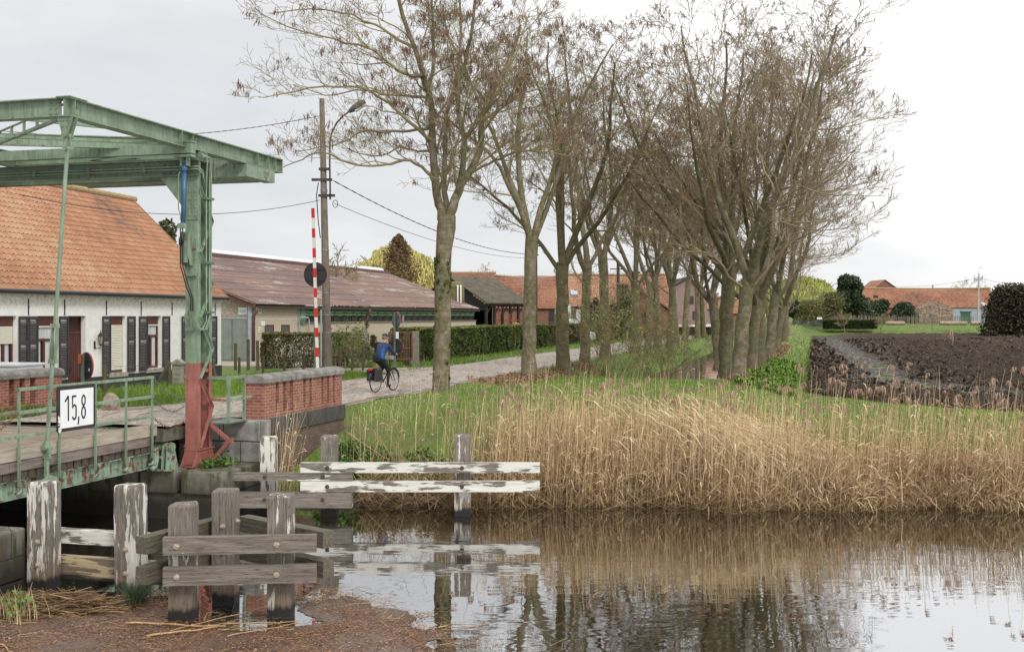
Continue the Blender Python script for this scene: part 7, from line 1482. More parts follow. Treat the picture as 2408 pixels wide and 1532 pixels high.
X, Y = R.normal(cx_, .55, n), R.normal(cy_, 1.1, n); V, Fq = leafquads(np.stack([X, Y, hXY(X, Y) + R.uniform(.02, .13, n)], 1), .06, .6); tag(nmesh("leaf_litter", V, Fq, bpy.data.materials["dead_leaf"], attr=np.repeat(R.uniform(.3, 1, n), 4)), "pale leaf litter in the grass around the second and third road trees", "leaves", kind='stuff')
# foreground scraps: chips, twigs, canes, nest of twigs, tufts
n = 60000; X = R.uniform(-8.5, .2, n); Y = R.uniform(11.0, 16.9, n); s_ = inside(X, Y, poly) + (fbm(X * 2.2, Y * 2.2, 21, 5) - .5) * .9; k = (s_ > R.exponential(.12, n) * -1 + .02) & (fbm(X * 1.9, Y * 2.6, 71, 4) + R.uniform(-.1, .1, n) > .46); X, Y = X[k], Y[k]; Z = .018 + R.uniform(0, .016, len(X))
V, Fq = leafquads(np.stack([X, Y, Z], 1), .019, .0, 2.2); V[:, 2] = np.repeat(Z, 4) + (V[:, 2] - np.repeat(Z, 4)) * .25
tag(nmesh("floating_chips", V, Fq, attrmat("seed_chip", [(0, (.06, .03, .017)), (.5, (.20, .10, .052)), (.85, (.36, .18, .085)), (1, (.5, .36, .24))], .6), attr=np.repeat(R.uniform(0, 1, len(X)), 4)), "reddish brown seed husks scattered over the floating mat", "debris", kind='stuff')
def twigs(n, cx, cy, sx, sy, zf, L0, L1, wd, cv0, cv1, flatz=.1, az0=None):
    X, Y = R.normal(cx, sx, n), R.normal(cy, sy, n); L = R.uniform(L0, L1, n); az = R.uniform(0, 6.28, n) if az0 is None else R.normal(az0, .45, n); t = np.linspace(-.5, .5, 4); G = np.zeros((n, 4, 3)); kk = R.normal(0, .15, n)
    G[:, :, 0] = X[:, None] + (np.cos(az) * L)[:, None] * t + kk[:, None] * L[:, None] * t ** 2; G[:, :, 1] = Y[:, None] + (np.sin(az) * L)[:, None] * t; G[:, :, 2] = np.maximum(zf(X, Y)[:, None] + (R.normal(0, flatz, n) * L)[:, None] * t, .02); V, Fq = ribbons(G, np.full((n, 4), wd) * R.uniform(.5, 1.3, (n, 1)), rside(n) * [1, 1, 0] + [0, 0, .6]); return V, Fq, np.repeat(R.uniform(cv0, cv1, n), 8)
nx, ny = gp(150, 1425, .05)[:2]; dome = lambda X, Y: .03 + .22 * np.exp(-((X - nx) / .55) ** 2 - ((Y - ny) / .35) ** 2) * R.uniform(.3, 1, len(X))
V, Fq, C = merge([twigs(900, nx, ny, .42, .22, dome, .15, .6, .011, -.1, .22, .18, 0.0)]); tag(nmesh("twig_pile", V, Fq, REED, attr=C), "heap of dead twigs like a nest lying at the foot of the leftmost guide post", "twigs", kind='stuff')
fl = lambda X, Y: np.full(len(X), .03); 
edge_tw = [twigs(60, gx(x, Yd), Yd, .3, .14, fl, .06, .38, .006, .0, .5, .1) for x, Yd in ((780, 16.2), (860, 15.6), (960, 14.9), (1030, 14.3), (1060, 13.6), (720, 15.8), (330, 15.8), (450, 14.9), (620, 14.3))]
V, Fq, C = merge([twigs(420, -3.5, 14.0, 2.4, 1.1, fl, .06, .4, .006, .0, .35, .05)] + edge_tw); tag(nmesh("loose_twigs", V, Fq, REED, attr=C), "loose thin twigs strewn over the floating mat and its edge", "twigs", kind='stuff')
CANE = simple("cane_skin", (.38, .21, .085), (.50, .34, .18), 9, .5, .1)
def cane(x0, y0, x1, y1, r_, label, nodes=8, mat=None, z=.035):
    p, q = Vector(gp(x0, y0, z)), Vector(gp(x1, y1, z)); mb = MB(); P = [p.lerp(q, i / 16) + Vector((0, .03 * math.sin(i * .4), .004 * math.sin(i))) for i in range(17)]; mb.tube(P, [r_ * (1 - .5 * i / 16) for i in range(17)], 7)
    for i in range(1, nodes): c_ = p.lerp(q, i / nodes); d = (q - p).normalized() * .008; mb.tube([c_ - d, c_ + d], r_ * 1.15, 7)
    o = obj("cane", mb, mat or CANE, base=tuple(p), frame='W', smooth=True); tag(o, label, "cane", "canes floating in front of the dolphin"); return o
cane(295, 1463, 530, 1470, .016, "long pale cane floating left of the dolphin's right foot", 6); cane(345, 1494, 512, 1471, .016, "orange cane lying slantwise below the long pale cane", 5); cane(400, 1482, 632, 1422, .007, "thin straw leaning between the two front dolphin posts", 5)
cane(525, 1466, 705, 1458, .008, "thin pale straw at the foot of the right dolphin post", 4); cane(534, 1494, 700, 1462, .008, "fine straw running up to the right dolphin post", 4); cane(0, 1513, 32, 1532, .012, "short brown stick in the bottom left corner", 2)
def tuft(name, label, cat, X, Y, Z, n, h, sp, wd, lean, mat, c0=.1, c1=.8):
    x = R.normal(X, sp, n); y = R.normal(Y, sp, n); V, Fq, C = blades("t", x, y, np.full(n, Z), R.uniform(.4, 1.1, n) * h, wd, lean, None, cvs=R.uniform(c0, c1, n), n=4); o = nmesh(name, V, Fq, mat, attr=C, base=(X, Y, Z)); tag(o, label, cat, kind="stuff"); return o
X, Y, _ = gp(318, 1412, .05); tuft("grass_tuft", "grey green sedge tuft at the foot of the second guide post", "grass tuft", X, Y, .03, 420, .36, .07, .008, 1.0, attrmat("sedge", [(0, (.05, .08, .04)), (.8, (.13, .18, .09)), (1, (.3, .27, .14))], .6))
X, Y, _ = gp(38, 1450, .03); tuft("reed_sprouts", "short cut reed stubble with fresh shoots in the bottom left corner", "plant", X, Y, .02, 90, .40, .16, .013, .35, REED, .3, .9)
V, Fq = leafquads(np.array([X, Y, .2]) + R.normal(size=(170, 3)) * [.16, .12, .10], .045, .4); tag(nmesh("shoots", V, Fq, GRN, attr=np.repeat(R.uniform(.5, 1, 170), 4), base=(X, Y, 0)), "fresh pale green leafy shoots in the bottom left corner", "plant", kind="stuff")
for k, (a_, b_, z_, s_, lab) in enumerate(((-11.62, 20.35, .98, .12, "green weed growing at the right foot of the tower"), (-11.78, 20.1, .98, .08, "small weed tuft against the red tower foot"))):
    x_, y_ = W(a_, b_); C_ = np.array([x_, y_, z_]) + np.abs(R.normal(size=(260, 3))) * [s_, s_, s_ * .7] * R.choice([-1, 1], (260, 3)) * [1, 1, 0] + np.abs(R.normal(size=(260, 3))) * [0, 0, s_ * .7]
    V, Fq = leafquads(C_, .05, .4); tag(nmesh("weed", V, Fq, GRN, attr=np.repeat(R.uniform(.4, 1, 260), 4), base=(x_, y_, z_)), lab, "weed", kind="stuff")
# weeds along kerb and parapets
n = 2500; a_ = np.concatenate([R.normal(-16.62, .10, 1500), R.normal(-17.55, .10, 1000)]); b_ = np.concatenate([R.uniform(17.5, 22.3, 1500), R.uniform(18.6, 23.4, 1000)]); X, Y = CT * a_ + ST * b_, -ST * a_ + CT * b_; k = fbm(b_ * 1.3, a_, 6, 3) > .47
V, Fq, C = blades("k", X[k], Y[k], np.where(a_[k] > -17, 1.78, 1.84), R.uniform(.05, .20, k.sum()), .016, .9, None); tag(nmesh("kerb_weeds", V, Fq, GRS, attr=C * .9), "weeds growing along the kerb and the foot of the left parapet", "weeds", kind='stuff')

# ================================================================= poles, wires, signs, fences
CONC = simple("pole_concrete", (.25, .21, .175), (.155, .125, .10), 5, .85, .5, scale=(1, 1, .5), det=9); DKP = simple("dark_timber_pole", (.085, .065, .052), (.05, .04, .033), 5, .85, .3)
def upole(label, X, Y, z0, z1, r0, r1, arms, mat, tilt=0, name="utility_pole"):
    p = thing(name, label, "utility pole", (X, Y, z0), frame='W'); mb = MB(); mb.tube([(X, Y, z0 - .3), (X + tilt, Y, z1)], [r0, r1], 14); obj("pole", mb, mat, p, smooth=False)
    for z_, hw in arms: f = (z_ - z0) / (z1 - z0) * tilt; mb = MB(); mb.box(X + f - hw[0], X + f + hw[1], Y - .16, Y - .06, z_ - .05, z_ + .05); obj("crossarm", mb, DKP, p)
    return p
PX, PY = gx(771, 44), 44.0
UP = upole("tall brown concrete pole carrying a curved street lamp beside the red and white barrier", PX, PY, 1.6, gz(232, 44), .185, .10, [(gz(423, 44), (.45, .35)), (gz(398, 44), (.16, .28)), (gz(460, 44), (.2, .45))], CONC, tilt=gx(756.5, 44) - PX)
mb = MB(); pts = [(778, 470), (778, 440), (777, 390), (777, 340), (781, 315), (793, 291), (808, 275), (828, 260)]; mb.tube([(gx(x, 44), PY - .2, gz(y, 44)) for x, y in pts], .035, 8); ar = obj("lamp_arm", mb, simple("rusty_tube", (.12, .055, .04), (.07, .04, .03), 4), UP, smooth=True)
mb = MB(); P = [Vector((gx(x, 44), PY - .2, gz(y, 44))) for x, y in ((822, 265), (832, 258), (848, 247), (860, 240))]; mb.tube(P, [.06, .13, .15, .07], 10); obj("lamp_head", mb, simple("lamp_grey", (.09, .10, .12), (.06, .065, .08), 5, .4), ar, smooth=True)
mb = MB(); mb.tube([Vector((gx(x, 44), PY - .2, gz(y, 44) - .07)) for x, y in ((836, 258), (858, 244))], [.09, .07], 10); obj("lamp_lens", mb, plain("lens_glass", (.55, .57, .6), .1), ar)
mb = MB(); mb.tube([(gx(757, 44), PY - .22, gz(860, 44)), (gx(757, 44), PY - .22, gz(727, 44))], .035, 8); obj("cable_duct", mb, plain("grey_duct", (.42, .45, .46), .5), UP)
for y_ in (447, 451, 589, 690, 740, 782): mb = MB(); z_ = gz(y_, 44); f = (z_ - 1.6) / (gz(232, 44) - 1.6); x_ = PX + f * (gx(756.5, 44) - PX); mb.tube([(x_, PY, z_), (x_, PY, z_ + .03)], .19 - .08 * f + .012, 14); obj("pole_band", mb, plain("galvanised_band", (.40, .41, .42), .4, .7) if "galvanised_band" not in MT and not bpy.data.materials.get("galvanised_band") else bpy.data.materials["galvanised_band"], UP)
mb = MB(); mb.tube([(gx(750, 44), PY - .15, gz(430, 44)), (gx(746, 44), PY - .2, gz(460, 44)), (gx(750, 44), PY - .2, gz(520, 44)), (gx(755, 44), PY - .2, gz(560, 44))], .02, 5); mb.tube([(gx(790 + 6 * math.cos(t_), 44), PY - .2, gz(480 + 9 * math.sin(t_), 44)) for t_ in [k * .8 for k in range(9)]], .014, 5); obj("cable_loops", mb, BLACKR, UP)
P2 = upole("utility pole with two short crossarms behind the hedge and the second tree", gx(1259, 86), 86, 1.6, gz(558, 86), .17, .13, [(gz(578, 86), (.46, .56)), (gz(599, 86), (.22, .22))], DKP)
P3 = upole("distant utility pole with crossarm in front of the farmhouse roof", gx(1453, 110), 110, 1.6, gz(616, 110), .20, .15, [(gz(632, 110), (.8, .7))], DKP)
P4 = upole("dark utility pole standing between the seventh and eighth road trees", gx(1562, 128), 128, 1.6, gz(645, 128), .26, .22, [(gz(650, 128), (.2, .3))], DKP)
WR = plain("wire_black", (.02, .02, .022), .6)
def wire(p, q, sag, r_, label, twist=False):
    p, q = Vector(p), Vector(q); n = 90 if twist else 30; mb = MB(); P = [p.lerp(q, i / n) - Vector((0, 0, 4 * sag * (i / n) * (1 - i / n))) for i in range(n + 1)]
    if twist:
        for ph in (0, math.pi): mb.tube([c_ + Vector((0, r_ * math.cos(i * 1.6 + ph), r_ * math.sin(i * 1.6 + ph))) for i, c_ in enumerate(P)], r_ * .75, 5)
    else: mb.tube(P, r_, 5)
    o = obj("overhead_wire", mb, WR, base=tuple(p), frame='W'); tag(o, label, "wire"); return o
wire(pt(752, 272, 44), pt(-60, 300, 40), .55, .011, "thick twisted cable running left from the top of the lamp pole above the bridge", True)
wire(pt(752, 470, 44), pt(-80, 425, 36), .8, .012, "thin wire running left from the lamp pole past the cottage roof")
wire(pt(783, 424, 44), pt(1259, 597, 86), .75, .017, "thick twisted cable sagging from the lamp pole to the next pole", True)
wire(pt(786, 478, 44), pt(1259, 606, 86), .6, .012, "thin wire sagging below the twisted cable to the next pole")
wire(pt(1275, 590, 86), pt(1453, 634, 110), 1.5, .02, "wire from the second pole to the distant pole")
wire(pt(1453, 634, 110), pt(1562, 652, 128), .8, .02, "wire between the two farthest poles before the farmhouse")
# barrier boom (raised), round signs
BR_R = plain("signal_red", (.62, .02, .02), .4); BR_W = simple("barrier_white", (.80, .79, .74), (.62, .60, .50), 3, .5, .05, lo=.45, hi=.75)
BP = thing("barrier_boom", "raised red and white striped barrier boom behind the brick parapet", "barrier", (*W(-17.0, 36.5), 1.6), frame='W'); Yb = 39.7; top, bot = Vector(pt(735.5, 490, Yb)), Vector(pt(748, 905, Yb))
dv = bot - top; mb = MB(); mb.bar(top, bot, .10, .10, (0, 1, 0)); obj("boom", mb, BR_W, BP)
for i in range(8):
    f0 = (i * 46.6) / 415; f1 = (i * 46.6 + 22) / 415; mb = MB(); mb.bar(top + dv * f0, top + dv * f1, .106, .106, (0, 1, 0)) if i else mb.bar(top - dv * .002, top + dv * f1, .106, .106, (0, 1, 0)); obj("red_band", mb, BR_R, BP)
mb = MB(); mb.box(bot.x - .15, bot.x + .15, Yb + .06, Yb + .4, 1.6, 2.05); obj("pedestal", mb, GREEND, BP, bevel=.02)
SBK = simple("sign_back_dark", (.045, .05, .052), (.03, .033, .034), 3, .5, .05); SGR = simple("sign_back_grey", (.15, .165, .175), (.11, .12, .13), 3, .5, .05); RIM = plain("sign_rim_red", (.55, .05, .05), .4); SPO = simple("sign_post_green", (.10, .17, .16), (.16, .17, .10), 6, .5, .1)
def rsign(label, x, y, rpx, Y, yaw, post_x=None, zb=1.6, back=SBK, postmat=SPO, extra=None, own=None, pw=.045, ptop=None):
    X, Z = gx(x, Y), gz(y, Y); r_ = rpx * Y / F; t_ = own or thing("road_sign", label, "road sign", (X, Y, zb), frame='W'); n = Vector((math.sin(yaw), math.cos(yaw), 0)); sdir = Vector((math.cos(yaw), -math.sin(yaw), 0)); c = Vector((X, Y, Z))   # n: the printed face points away from us
    def disc(r1, d0, d1, mt, nm):
        mb = MB(); k = 40; ring = lambda d, rr: [c + n * d + sdir * rr * math.cos(2 * math.pi * i / k) + Vector((0, 0, rr * math.sin(2 * math.pi * i / k))) for i in range(k)]
        a_ = ring(d0, r1); b_ = ring(d1, r1); mb.add(a_ + b_, [tuple(range(k))[::-1], tuple(range(k, 2 * k))] + [(i, (i + 1) % k, k + (i + 1) % k, k + i) for i in range(k)]); return obj(nm, mb, mt, t_)
    disc(r_ * .985, 0, .012, back, "sign_back"); disc(r_, .0125, .045, RIM, "red_rim"); disc(r_ * .8, .0455, .05, PW, "sign_face")
    for dz in (-.45, .45): mb = MB(); hw = r_ * .86; q = c - n * .02 + Vector((0, 0, dz * r_)); mb.bar(q - sdir * hw, q + sdir * hw, .03, .035); obj("back_rail", mb, back, t_)
    px_ = X if post_x is None else gx(post_x, Y)
    if own is None: mb = MB(); mb.tube([(px_ - n.x * .06, Y - n.y * .06, zb - .1), (px_ - n.x * .06, Y - n.y * .06, Z + r_ * .85 if ptop is None else ptop)], pw, 10); obj("post", mb, postmat, t_)
    return t_, c, n, sdir, r_
rsign("large dark round sign back with thin red rim behind the striped boom", 741, 645, 29.5, 41, .25, 741, pw=.03, back=SBK)
s_, c_, n_, sd_, r_ = rsign("pair of round grey sign backs with red rims on one post by the cyclist", 930.5, 751.5, 19.5, 47, .95, 930.5, back=SGR, ptop=gz(733, 47)); rsign("", 929.5, 814, 19.5, 47, .35, own=s_, back=SBK)
mb = MB(); mb.box(c_.x + .02, c_.x + .14, 46.78, 46.84, gz(795, 47), gz(779, 47)); obj("small_plate", mb, PW, s_)
s_, c_, n_, sd_, r_ = rsign("dark round sign back with red lamp box on its post left of the cottage door", 201.5, 859, 32, 29.8, -.85 + 1.6, 199.5, pw=.055)
mb = MB(); q = c_ - n_ * .16 + Vector((0, 0, .18)); mb.bar(q - Vector((0, 0, .12)), q + Vector((0, 0, .12)), .09, .08, (0, 1, 0)); obj("lamp_box", mb, plain("orange_red_box", (.48, .08, .02), .4), s_, bevel=.01)
mb = MB(); q = c_ - n_ * .006 + sd_ * .2 - Vector((0, 0, .1)); mb.bar(q - sd_ * .035, q + sd_ * .035, .004, .07); obj("sticker", mb, PW, s_)
# fences of weathered posts with wire mesh
FP = simple("mossy_fence_post", (.12, .105, .05), (.075, .06, .04), 7, .9, .5, scale=(4, 4, .6)); FPG = simple("grey_fence_post", (.12, .095, .07), (.07, .055, .04), 7, .9, .5, scale=(4, 4, .6)); WM = plain("dull_wire", (.13, .14, .12), .5, .6)
def fence(name, label, posts, Y, zb, mat, r_=.045, wires=0, ymesh=(0, 0), vert=.0, wm=WM):
    Ys = [Y(x) if callable(Y) else Y for x, *_ in posts]; o = thing(name, label, "fence", (gx(posts[0][0], Ys[0]), Ys[0], zb), frame='W')
    tops = []
    for (x, yt, lean), Yp in zip(posts, Ys):
        X = gx(x, Yp); mb = MB(); zt_ = gz(yt, Yp); mb.tube([(X, Yp, zb - .2), (X + lean, Yp, zt_), (X + lean, Yp, zt_ + .01)], [r_, r_ * .92, r_ * .5], 8); obj("post", mb, mat, o); tops.append(Vector((X + lean * .8, Yp, zt_)))
    if wires:
        mb = MB()
        for i in range(len(tops) - 1):
            p, q = tops[i], tops[i + 1]
            for k in range(wires): f = k / max(1, wires - 1); z0_, z1_ = p.z - (p.z - zb - .15) * f - .05, q.z - (q.z - zb - .15) * f - .05; mb.tube([(p.x, p.y, z0_), ((p.x + q.x) / 2, (p.y + q.y) / 2, (z0_ + z1_) / 2 - .02), (q.x, q.y, z1_)], .006, 3, cap=False)
            if vert:
                L = (q - p).length; m_ = int(L / vert)
                for j in range(1, m_): c_ = p.lerp(q, j / m_); mb.tube([(c_.x, c_.y, zb + .12), (c_.x, c_.y, c_.z - .06)], .004, 3, cap=False)
        obj("wire_mesh", mb, wm, o)
    return o
fence("wire_fence", "tall mossy posts before the grey shed doors", [(553.5, 806, 0), (583.5, 797, 0), (606.5, 800, -.03)], 49.5, 1.6, FP, .075, 1)
fence("wire_fence", "low dark fence posts with wire mesh in front of the brown hedge", [(562.5, 840, 0), (618, 836, .02), (668, 832, 0), (713.5, 829, 0), (797, 822, .05), (826, 820, .10), (852, 820, .09)], lambda x: 44 + (x - 560) * .014, 1.6, FPG, .055, 6, vert=.3)
fence("wire_fence", "old mossy fence posts with wires on the grass before the cottage", [(246, 858, 0), (398, 850, 0), (502.5, 846, -.02)], lambda x: 34.0 + (x - 246) * .022, 1.6, FP, .07, 5, vert=.25)
for x0, y0, x1, y1, Y, lab in ((362, 915, 397, 853, 36.9, "slanting mossy brace beside the middle fence post"), (513, 905, 503, 868, 39.6, "slanting brace post right of the red tower")):
    mb = MB(); mb.tube([(gx(x0, Y), Y, gz(y0, Y)), (gx(x1, Y), Y, gz(y1, Y))], .05, 8); tag(obj("brace_post", mb, FP, base=(gx(x0, Y), Y, gz(y0, Y)), frame='W'), lab, "post")
CP = thing("concrete_post", "stubby concrete post with gabled cap standing in the grass left of the tower", "post", (gx(419, 38), 38, 1.6), frame='W'); X = gx(419, 38)
mb = MB(); mb.box(X - .17, X + .17, 37.83, 38.17, 1.5, gz(856, 38)); obj("shaft", mb, simple("old_concrete", (.36, .33, .27), (.22, .20, .165), 8, .9, .6), CP, bevel=.02)
mb = MB(); z0_, z1_ = gz(856, 38), gz(844, 38); mb.prism([(X - .2, 37.78, z0_), (X + .2, 37.78, z0_), (X + .2, 37.78, z0_ + .06), (X + .04, 37.78, z1_), (X - .04, 37.78, z1_), (X - .2, 37.78, z0_ + .06)], (0, .44, 0)); obj("cap", mb, bpy.data.materials["old_concrete"], CP)
# red mesh gate and its neighbours
GTm = simple("rusty_red_tube", (.30, .075, .05), (.17, .05, .035), 6, .6, .2)
def gate(name, label, x0, x1, yt, yb, Y, mid=None):
    g = thing(name, label, "gate", (gx(x0, Y), Y, gz(yb, Y)), frame='W'); X0, X1, Z0, Z1 = gx(x0, Y), gx(x1, Y), gz(yb, Y), gz(yt, Y); mb = MB()
    for X in (X0, X1) + ((mid and (gx(mid, Y),)) or ()): mb.tube([(X, Y, Z0), (X, Y, Z1)], .035, 6)
    for Z in (Z0 + .05, Z1, Z0 + (Z1 - Z0) * .42): mb.tube([(X0, Y, Z), (X1, Y, Z)], .03, 6)
    obj("frame", mb, GTm, g); mb = MB(); q = X0
    while q < X1: mb.tube([(q, Y, Z0), (q, Y, Z1)], .007, 3, cap=False); q += .14
    q = Z0
    while q < Z1: mb.tube([(X0, Y, q), (X1, Y, q)], .007, 3, cap=False); q += .14
    obj("mesh", mb, plain("rusty_mesh", (.22, .14, .09), .7) if not bpy.data.materials.get("rusty_mesh") else bpy.data.materials["rusty_mesh"], g); return g
gate("mesh_gate", "red framed wire mesh gate behind the round signs", 914, 968.5, 780, 846, 52.5, 917)
gate("mesh_gate", "rusty red mesh fence panel left of the ivy covered post", 798, 866, 786, 825, 53.5)
for x, yt, Y, w_, lab, mt in ((956, 782, 53.2, .13, "mossy leaning gate post with brace", FP), (976, 778, 53, .17, "grey concrete gate post against the end of the hedge", bpy.data.materials["old_concrete"])):
    X = gx(x, Y); mb = MB(); mb.box(X - w_, X + w_, Y - w_, Y + w_, 1.5, gz(yt, Y)); 
    tag(obj("gate_post", mb, mt, base=(X, Y, 1.6), frame='W', bevel=.02), lab, "post")
# white chest behind the left parapet
WB = thing("white_chest", "white flat topped chest behind the left brick parapet", "chest", (*W(-18.9, 22.3), 1.7)); ORG[WB.name] = Vector((-18.9, 22.3, 1.7)); a_ = a_at(23.2, 41)
WB.location = W(a_, 23.2, 1.7); ORG[WB.name] = Vector((a_, 23.2, 1.7)); mb = MB(); mb.box(a_ - 2.4, a_ - .03, 23.25, 24.2, 1.6, gz(859, 28.0)); obj("body", mb, simple("white_plastic", (.72, .74, .76), (.66, .68, .7), 2, .35, 0), WB, bevel=.02)
mb = MB(); z_ = gz(859, 28); mb.box(a_ - 2.45, a_, 23.2, 24.25, z_ + .002, z_ + .07); obj("lid", mb, bpy.data.materials["white_plastic"], WB, bevel=.02)

# ================================================================= far side: footbridge, lamp, furniture
FB_ = thing("footbridge", "low footbridge with pale beam and grey railings at the far end of the ditch", "bridge", (gx(1795, 150), 150, 1.6), frame='W'); LG = plain("pale_bridge_grey", (.42, .47, .50), .5); RG = plain("railing_grey", (.10, .12, .13), .5)
x0_, x1_ = gx(1700, 150), gx(1856, 150); mb = MB(); mb.box(x0_, x1_, 149.8, 152, gz(775, 150), gz(768.5, 150)); obj("beam", mb, LG, FB_); mb = MB(); mb.box(x0_, x1_, 149.82, 149.88, gz(750, 150), gz(749, 150)); q = x0_
while q < x1_: mb.box(q, q + .03, 149.83, 149.86, gz(768.5, 150), gz(750, 150)); q += .16
obj("railing", mb, RG, FB_); mb = MB(); mb.box(x0_, x1_, 151.9, 152.5, .5, gz(775.5, 150)); obj("abutment", mb, FBR, FB_)
for x, lab in ((1757, "white marker post with yellow cap behind the footbridge, left one"), (1787, "white marker post with yellow cap behind the footbridge, right one")):
    t_ = thing("marker_post", lab, "post", (gx(x, 156), 156, 2.6), frame='W'); X = gx(x, 156); mb = MB(); mb.tube([(X, 156, 2.4), (X, 156, gz(731, 156))], .13, 10); obj("post", mb, PW, t_); mb = MB(); mb.tube([(X, 156, gz(731, 156)), (X, 156, gz(729.5, 156))], .17, 10); obj("cap", mb, plain("yellow_cap", (.6, .42, .05), .5) if not bpy.data.materials.get("yellow_cap") else bpy.data.materials["yellow_cap"], t_)
FL = thing("street_lamp", "slim pale street lamp pole in front of the far barn", "street lamp", (gx(2301, 163), 163, 2.7), frame='W'); X = gx(2301, 163); mb = MB(); mb.tube([(X - .12, 163, 2.7), (X, 163, gz(642, 163))], [.17, .09], 10); obj("pole", mb, simple("pale_pole", (.50, .50, .48), (.38, .38, .36), 2, .6), FL)
mb = MB(); mb.tube([(X, 163, gz(642, 163)), (X + .02, 163, gz(632, 163)), (X + .18, 163, gz(628.5, 163))], .04, 6); mb.tube([(X + .12, 163, gz(628.5, 163)), (X + .5, 163, gz(627, 163))], [.1, .08], 8); obj("lamp_head", mb, PW, FL)
wire((X, 163, gz(652, 163)), pt(2046, 668, 190), .8, .02, "thin wire running left from the far lamp pole"); wire((X, 163, gz(652, 163)), pt(2440, 663, 163), .5, .02, "upper wire running right from the far lamp pole"); wire((X, 163, gz(657, 163)), pt(2440, 690, 163), .5, .015, "lower wire running right from the far lamp pole")
SL = thing("solar_panel_lamp", "small tilted solar panel on a dark post right of the far lamp pole", "solar lamp", (gx(2308, 158), 158, 2.7), frame='W'); X = gx(2308, 158); mb = MB(); mb.tube([(X, 158, 2.6), (X, 158, gz(716, 158))], .05, 8); mb.box(X - .1, X + .25, 157.9, 158.1, gz(728, 158), gz(719, 158)); obj("post", mb, RG, SL)
mb = MB(); mb.prism([(X - .2, 158, gz(710, 158)), (X + .35, 158, gz(710, 158)), (X + .9, 158, gz(718, 158)), (X + .3, 158, gz(718, 158))], (0, .05, 0)); obj("panel", mb, plain("solar_white", (.7, .74, .78), .2), SL)
PKF = thing("picket_fence", "weathered vertical paling fence in front of the far barn", "fence", (gx(2050, 160), 160, 2.7), frame='W'); PK = simple("weathered_paling", (.26, .21, .165), (.15, .125, .10), 3, .9, .2); rr_ = random.Random(4); k = 0
q = gx(1950, 160); mb = MB()
while q < gx(2290, 160): mb.box(q, q + .09, 159.97, 160.0, 2.6, gz(741 + rr_.uniform(-2, 2) + (3 if rr_.random() < .2 else 0), 160)); q += rr_.uniform(.13, .32)
obj("palings", mb, PK, PKF); mb = MB(); mb.box(gx(1950, 160), gx(2290, 160), 160.001, 160.04, gz(748, 160), gz(747, 160)); obj("rail", mb, PK, PKF)
fence("picket_fence", "dark metal gate bars with little sign between footbridge and hedge", [(1862 + i * 3.2, 752, 0) for i in range(26)], 155, 2.5, RG, .035, 2)
mb = MB(); mb.box(gx(1920, 154), gx(1932, 154), 153.9, 153.94, gz(750, 154), gz(745, 154)); tag(obj("notice_board", mb, PW, base=(gx(1920, 154), 153.9, 3), frame='W'), "little white notice on the dark gate by the footbridge", "sign")
LOGM = simple("cut_log", (.42, .34, .24), (.26, .20, .14), 3, .9, .2); ENDm = simple("log_end", (.36, .27, .12), (.3, .22, .12), 5)
for x0, x1, lab in ((1964 + 626 - 0 - 590, 0, ""),) and ((2010 + 0, 0, ""),) and ((2009 + 6, 2056, "l"),): pass
for x0, x1, lab in ((2011.5, 2054, "leftmost log lying on the grass before the far paling fence"), (2152, 2200, "middle log lying on the grass before the far paling fence"), (2260, 2300, "rightmost log lying on the grass near the far lamp pole")):
    x0 += 0; mb = MB(); X0, X1 = gx(x0 + (70 if x0 < 2100 else 0), 153), gx(x1 + (70 if x0 < 2100 else 0), 153)
    if x0 < 2100: X0, X1 = gx(2082, 153), gx(2143 - 17, 153)
    if 2100 < x0 < 2250: X0, X1 = gx(2221 - 12, 153), gx(2273 - 0, 153)
    if x0 > 2250: X0, X1 = gx(2282, 153), gx(2304, 153)
    mb.tube([(X0, 153, 3.0), (X1, 153.1, 3.0)], .27, 12); t_ = obj("log", mb, LOGM, base=(X0, 153, 2.7), frame='W'); tag(t_, lab, "log", "logs lying along the far bank")
MBX = thing("meter_box", "small dark box on a stake at the field edge", "post box", (gx(2191, 149), 149, 2.2), frame='W'); X = gx(2191, 149); mb = MB(); mb.tube([(X, 149, 2.0), (X, 149, gz(746, 149))], .04, 6); obj("stake", mb, RG, MBX); mb = MB(); mb.box(X - .28, X + .28, 148.8, 149.2, gz(745, 149), gz(738.5, 149)); obj("box", mb, simple("box_dark", (.05, .06, .06), (.2, .24, .26), 2), MBX)
# white tank trailer and parked car behind the hedge
TT = thing("tank_trailer", "white tank trailer with grey frame parked in front of the farm building", "trailer", (gx(1320, 118), 118, 1.6), frame='W'); X0, X1 = gx(1303, 117), gx(1342, 117)
mb = MB(); mb.prism([(X0 + .1, 116.5, gz(722, 117)), (X0 + .3, 116.5, gz(718, 117)), (X1, 116.5, gz(716, 117)), (X1, 116.5, gz(752, 117)), (X0 + .9, 116.5, gz(750, 117)), (X0 + .1, 116.5, gz(738, 117))], (0, 2, 0)); obj("tank", mb, simple("tank_white", (.74, .73, .68), (.66, .64, .58), 2, .4), TT, bevel=.05)
mb = MB(); zz = gz(738, 117)
for p_, q_ in (((X0, 116.3, gz(722, 117)), (X0, 116.3, 3.2)), ((X0, 116.3, zz), (X1, 116.3, zz)), ((X0 - .4, 116.3, 3.35), (X1, 116.3, 3.35)), (((X0 + X1) / 2, 116.3, zz), ((X0 + X1) / 2, 116.3, 3.3))): mb.bar(p_, q_, .08, .08, (0, 1, 0))
obj("frame", mb, RG, TT); 
for X in (X0 + .5, X1 - .4): mb = MB(); mb.tube([(X, 116.3, 2.2), (X, 116.6, 2.2)], .5, 16); obj("wheel", mb, BLACKR, TT)
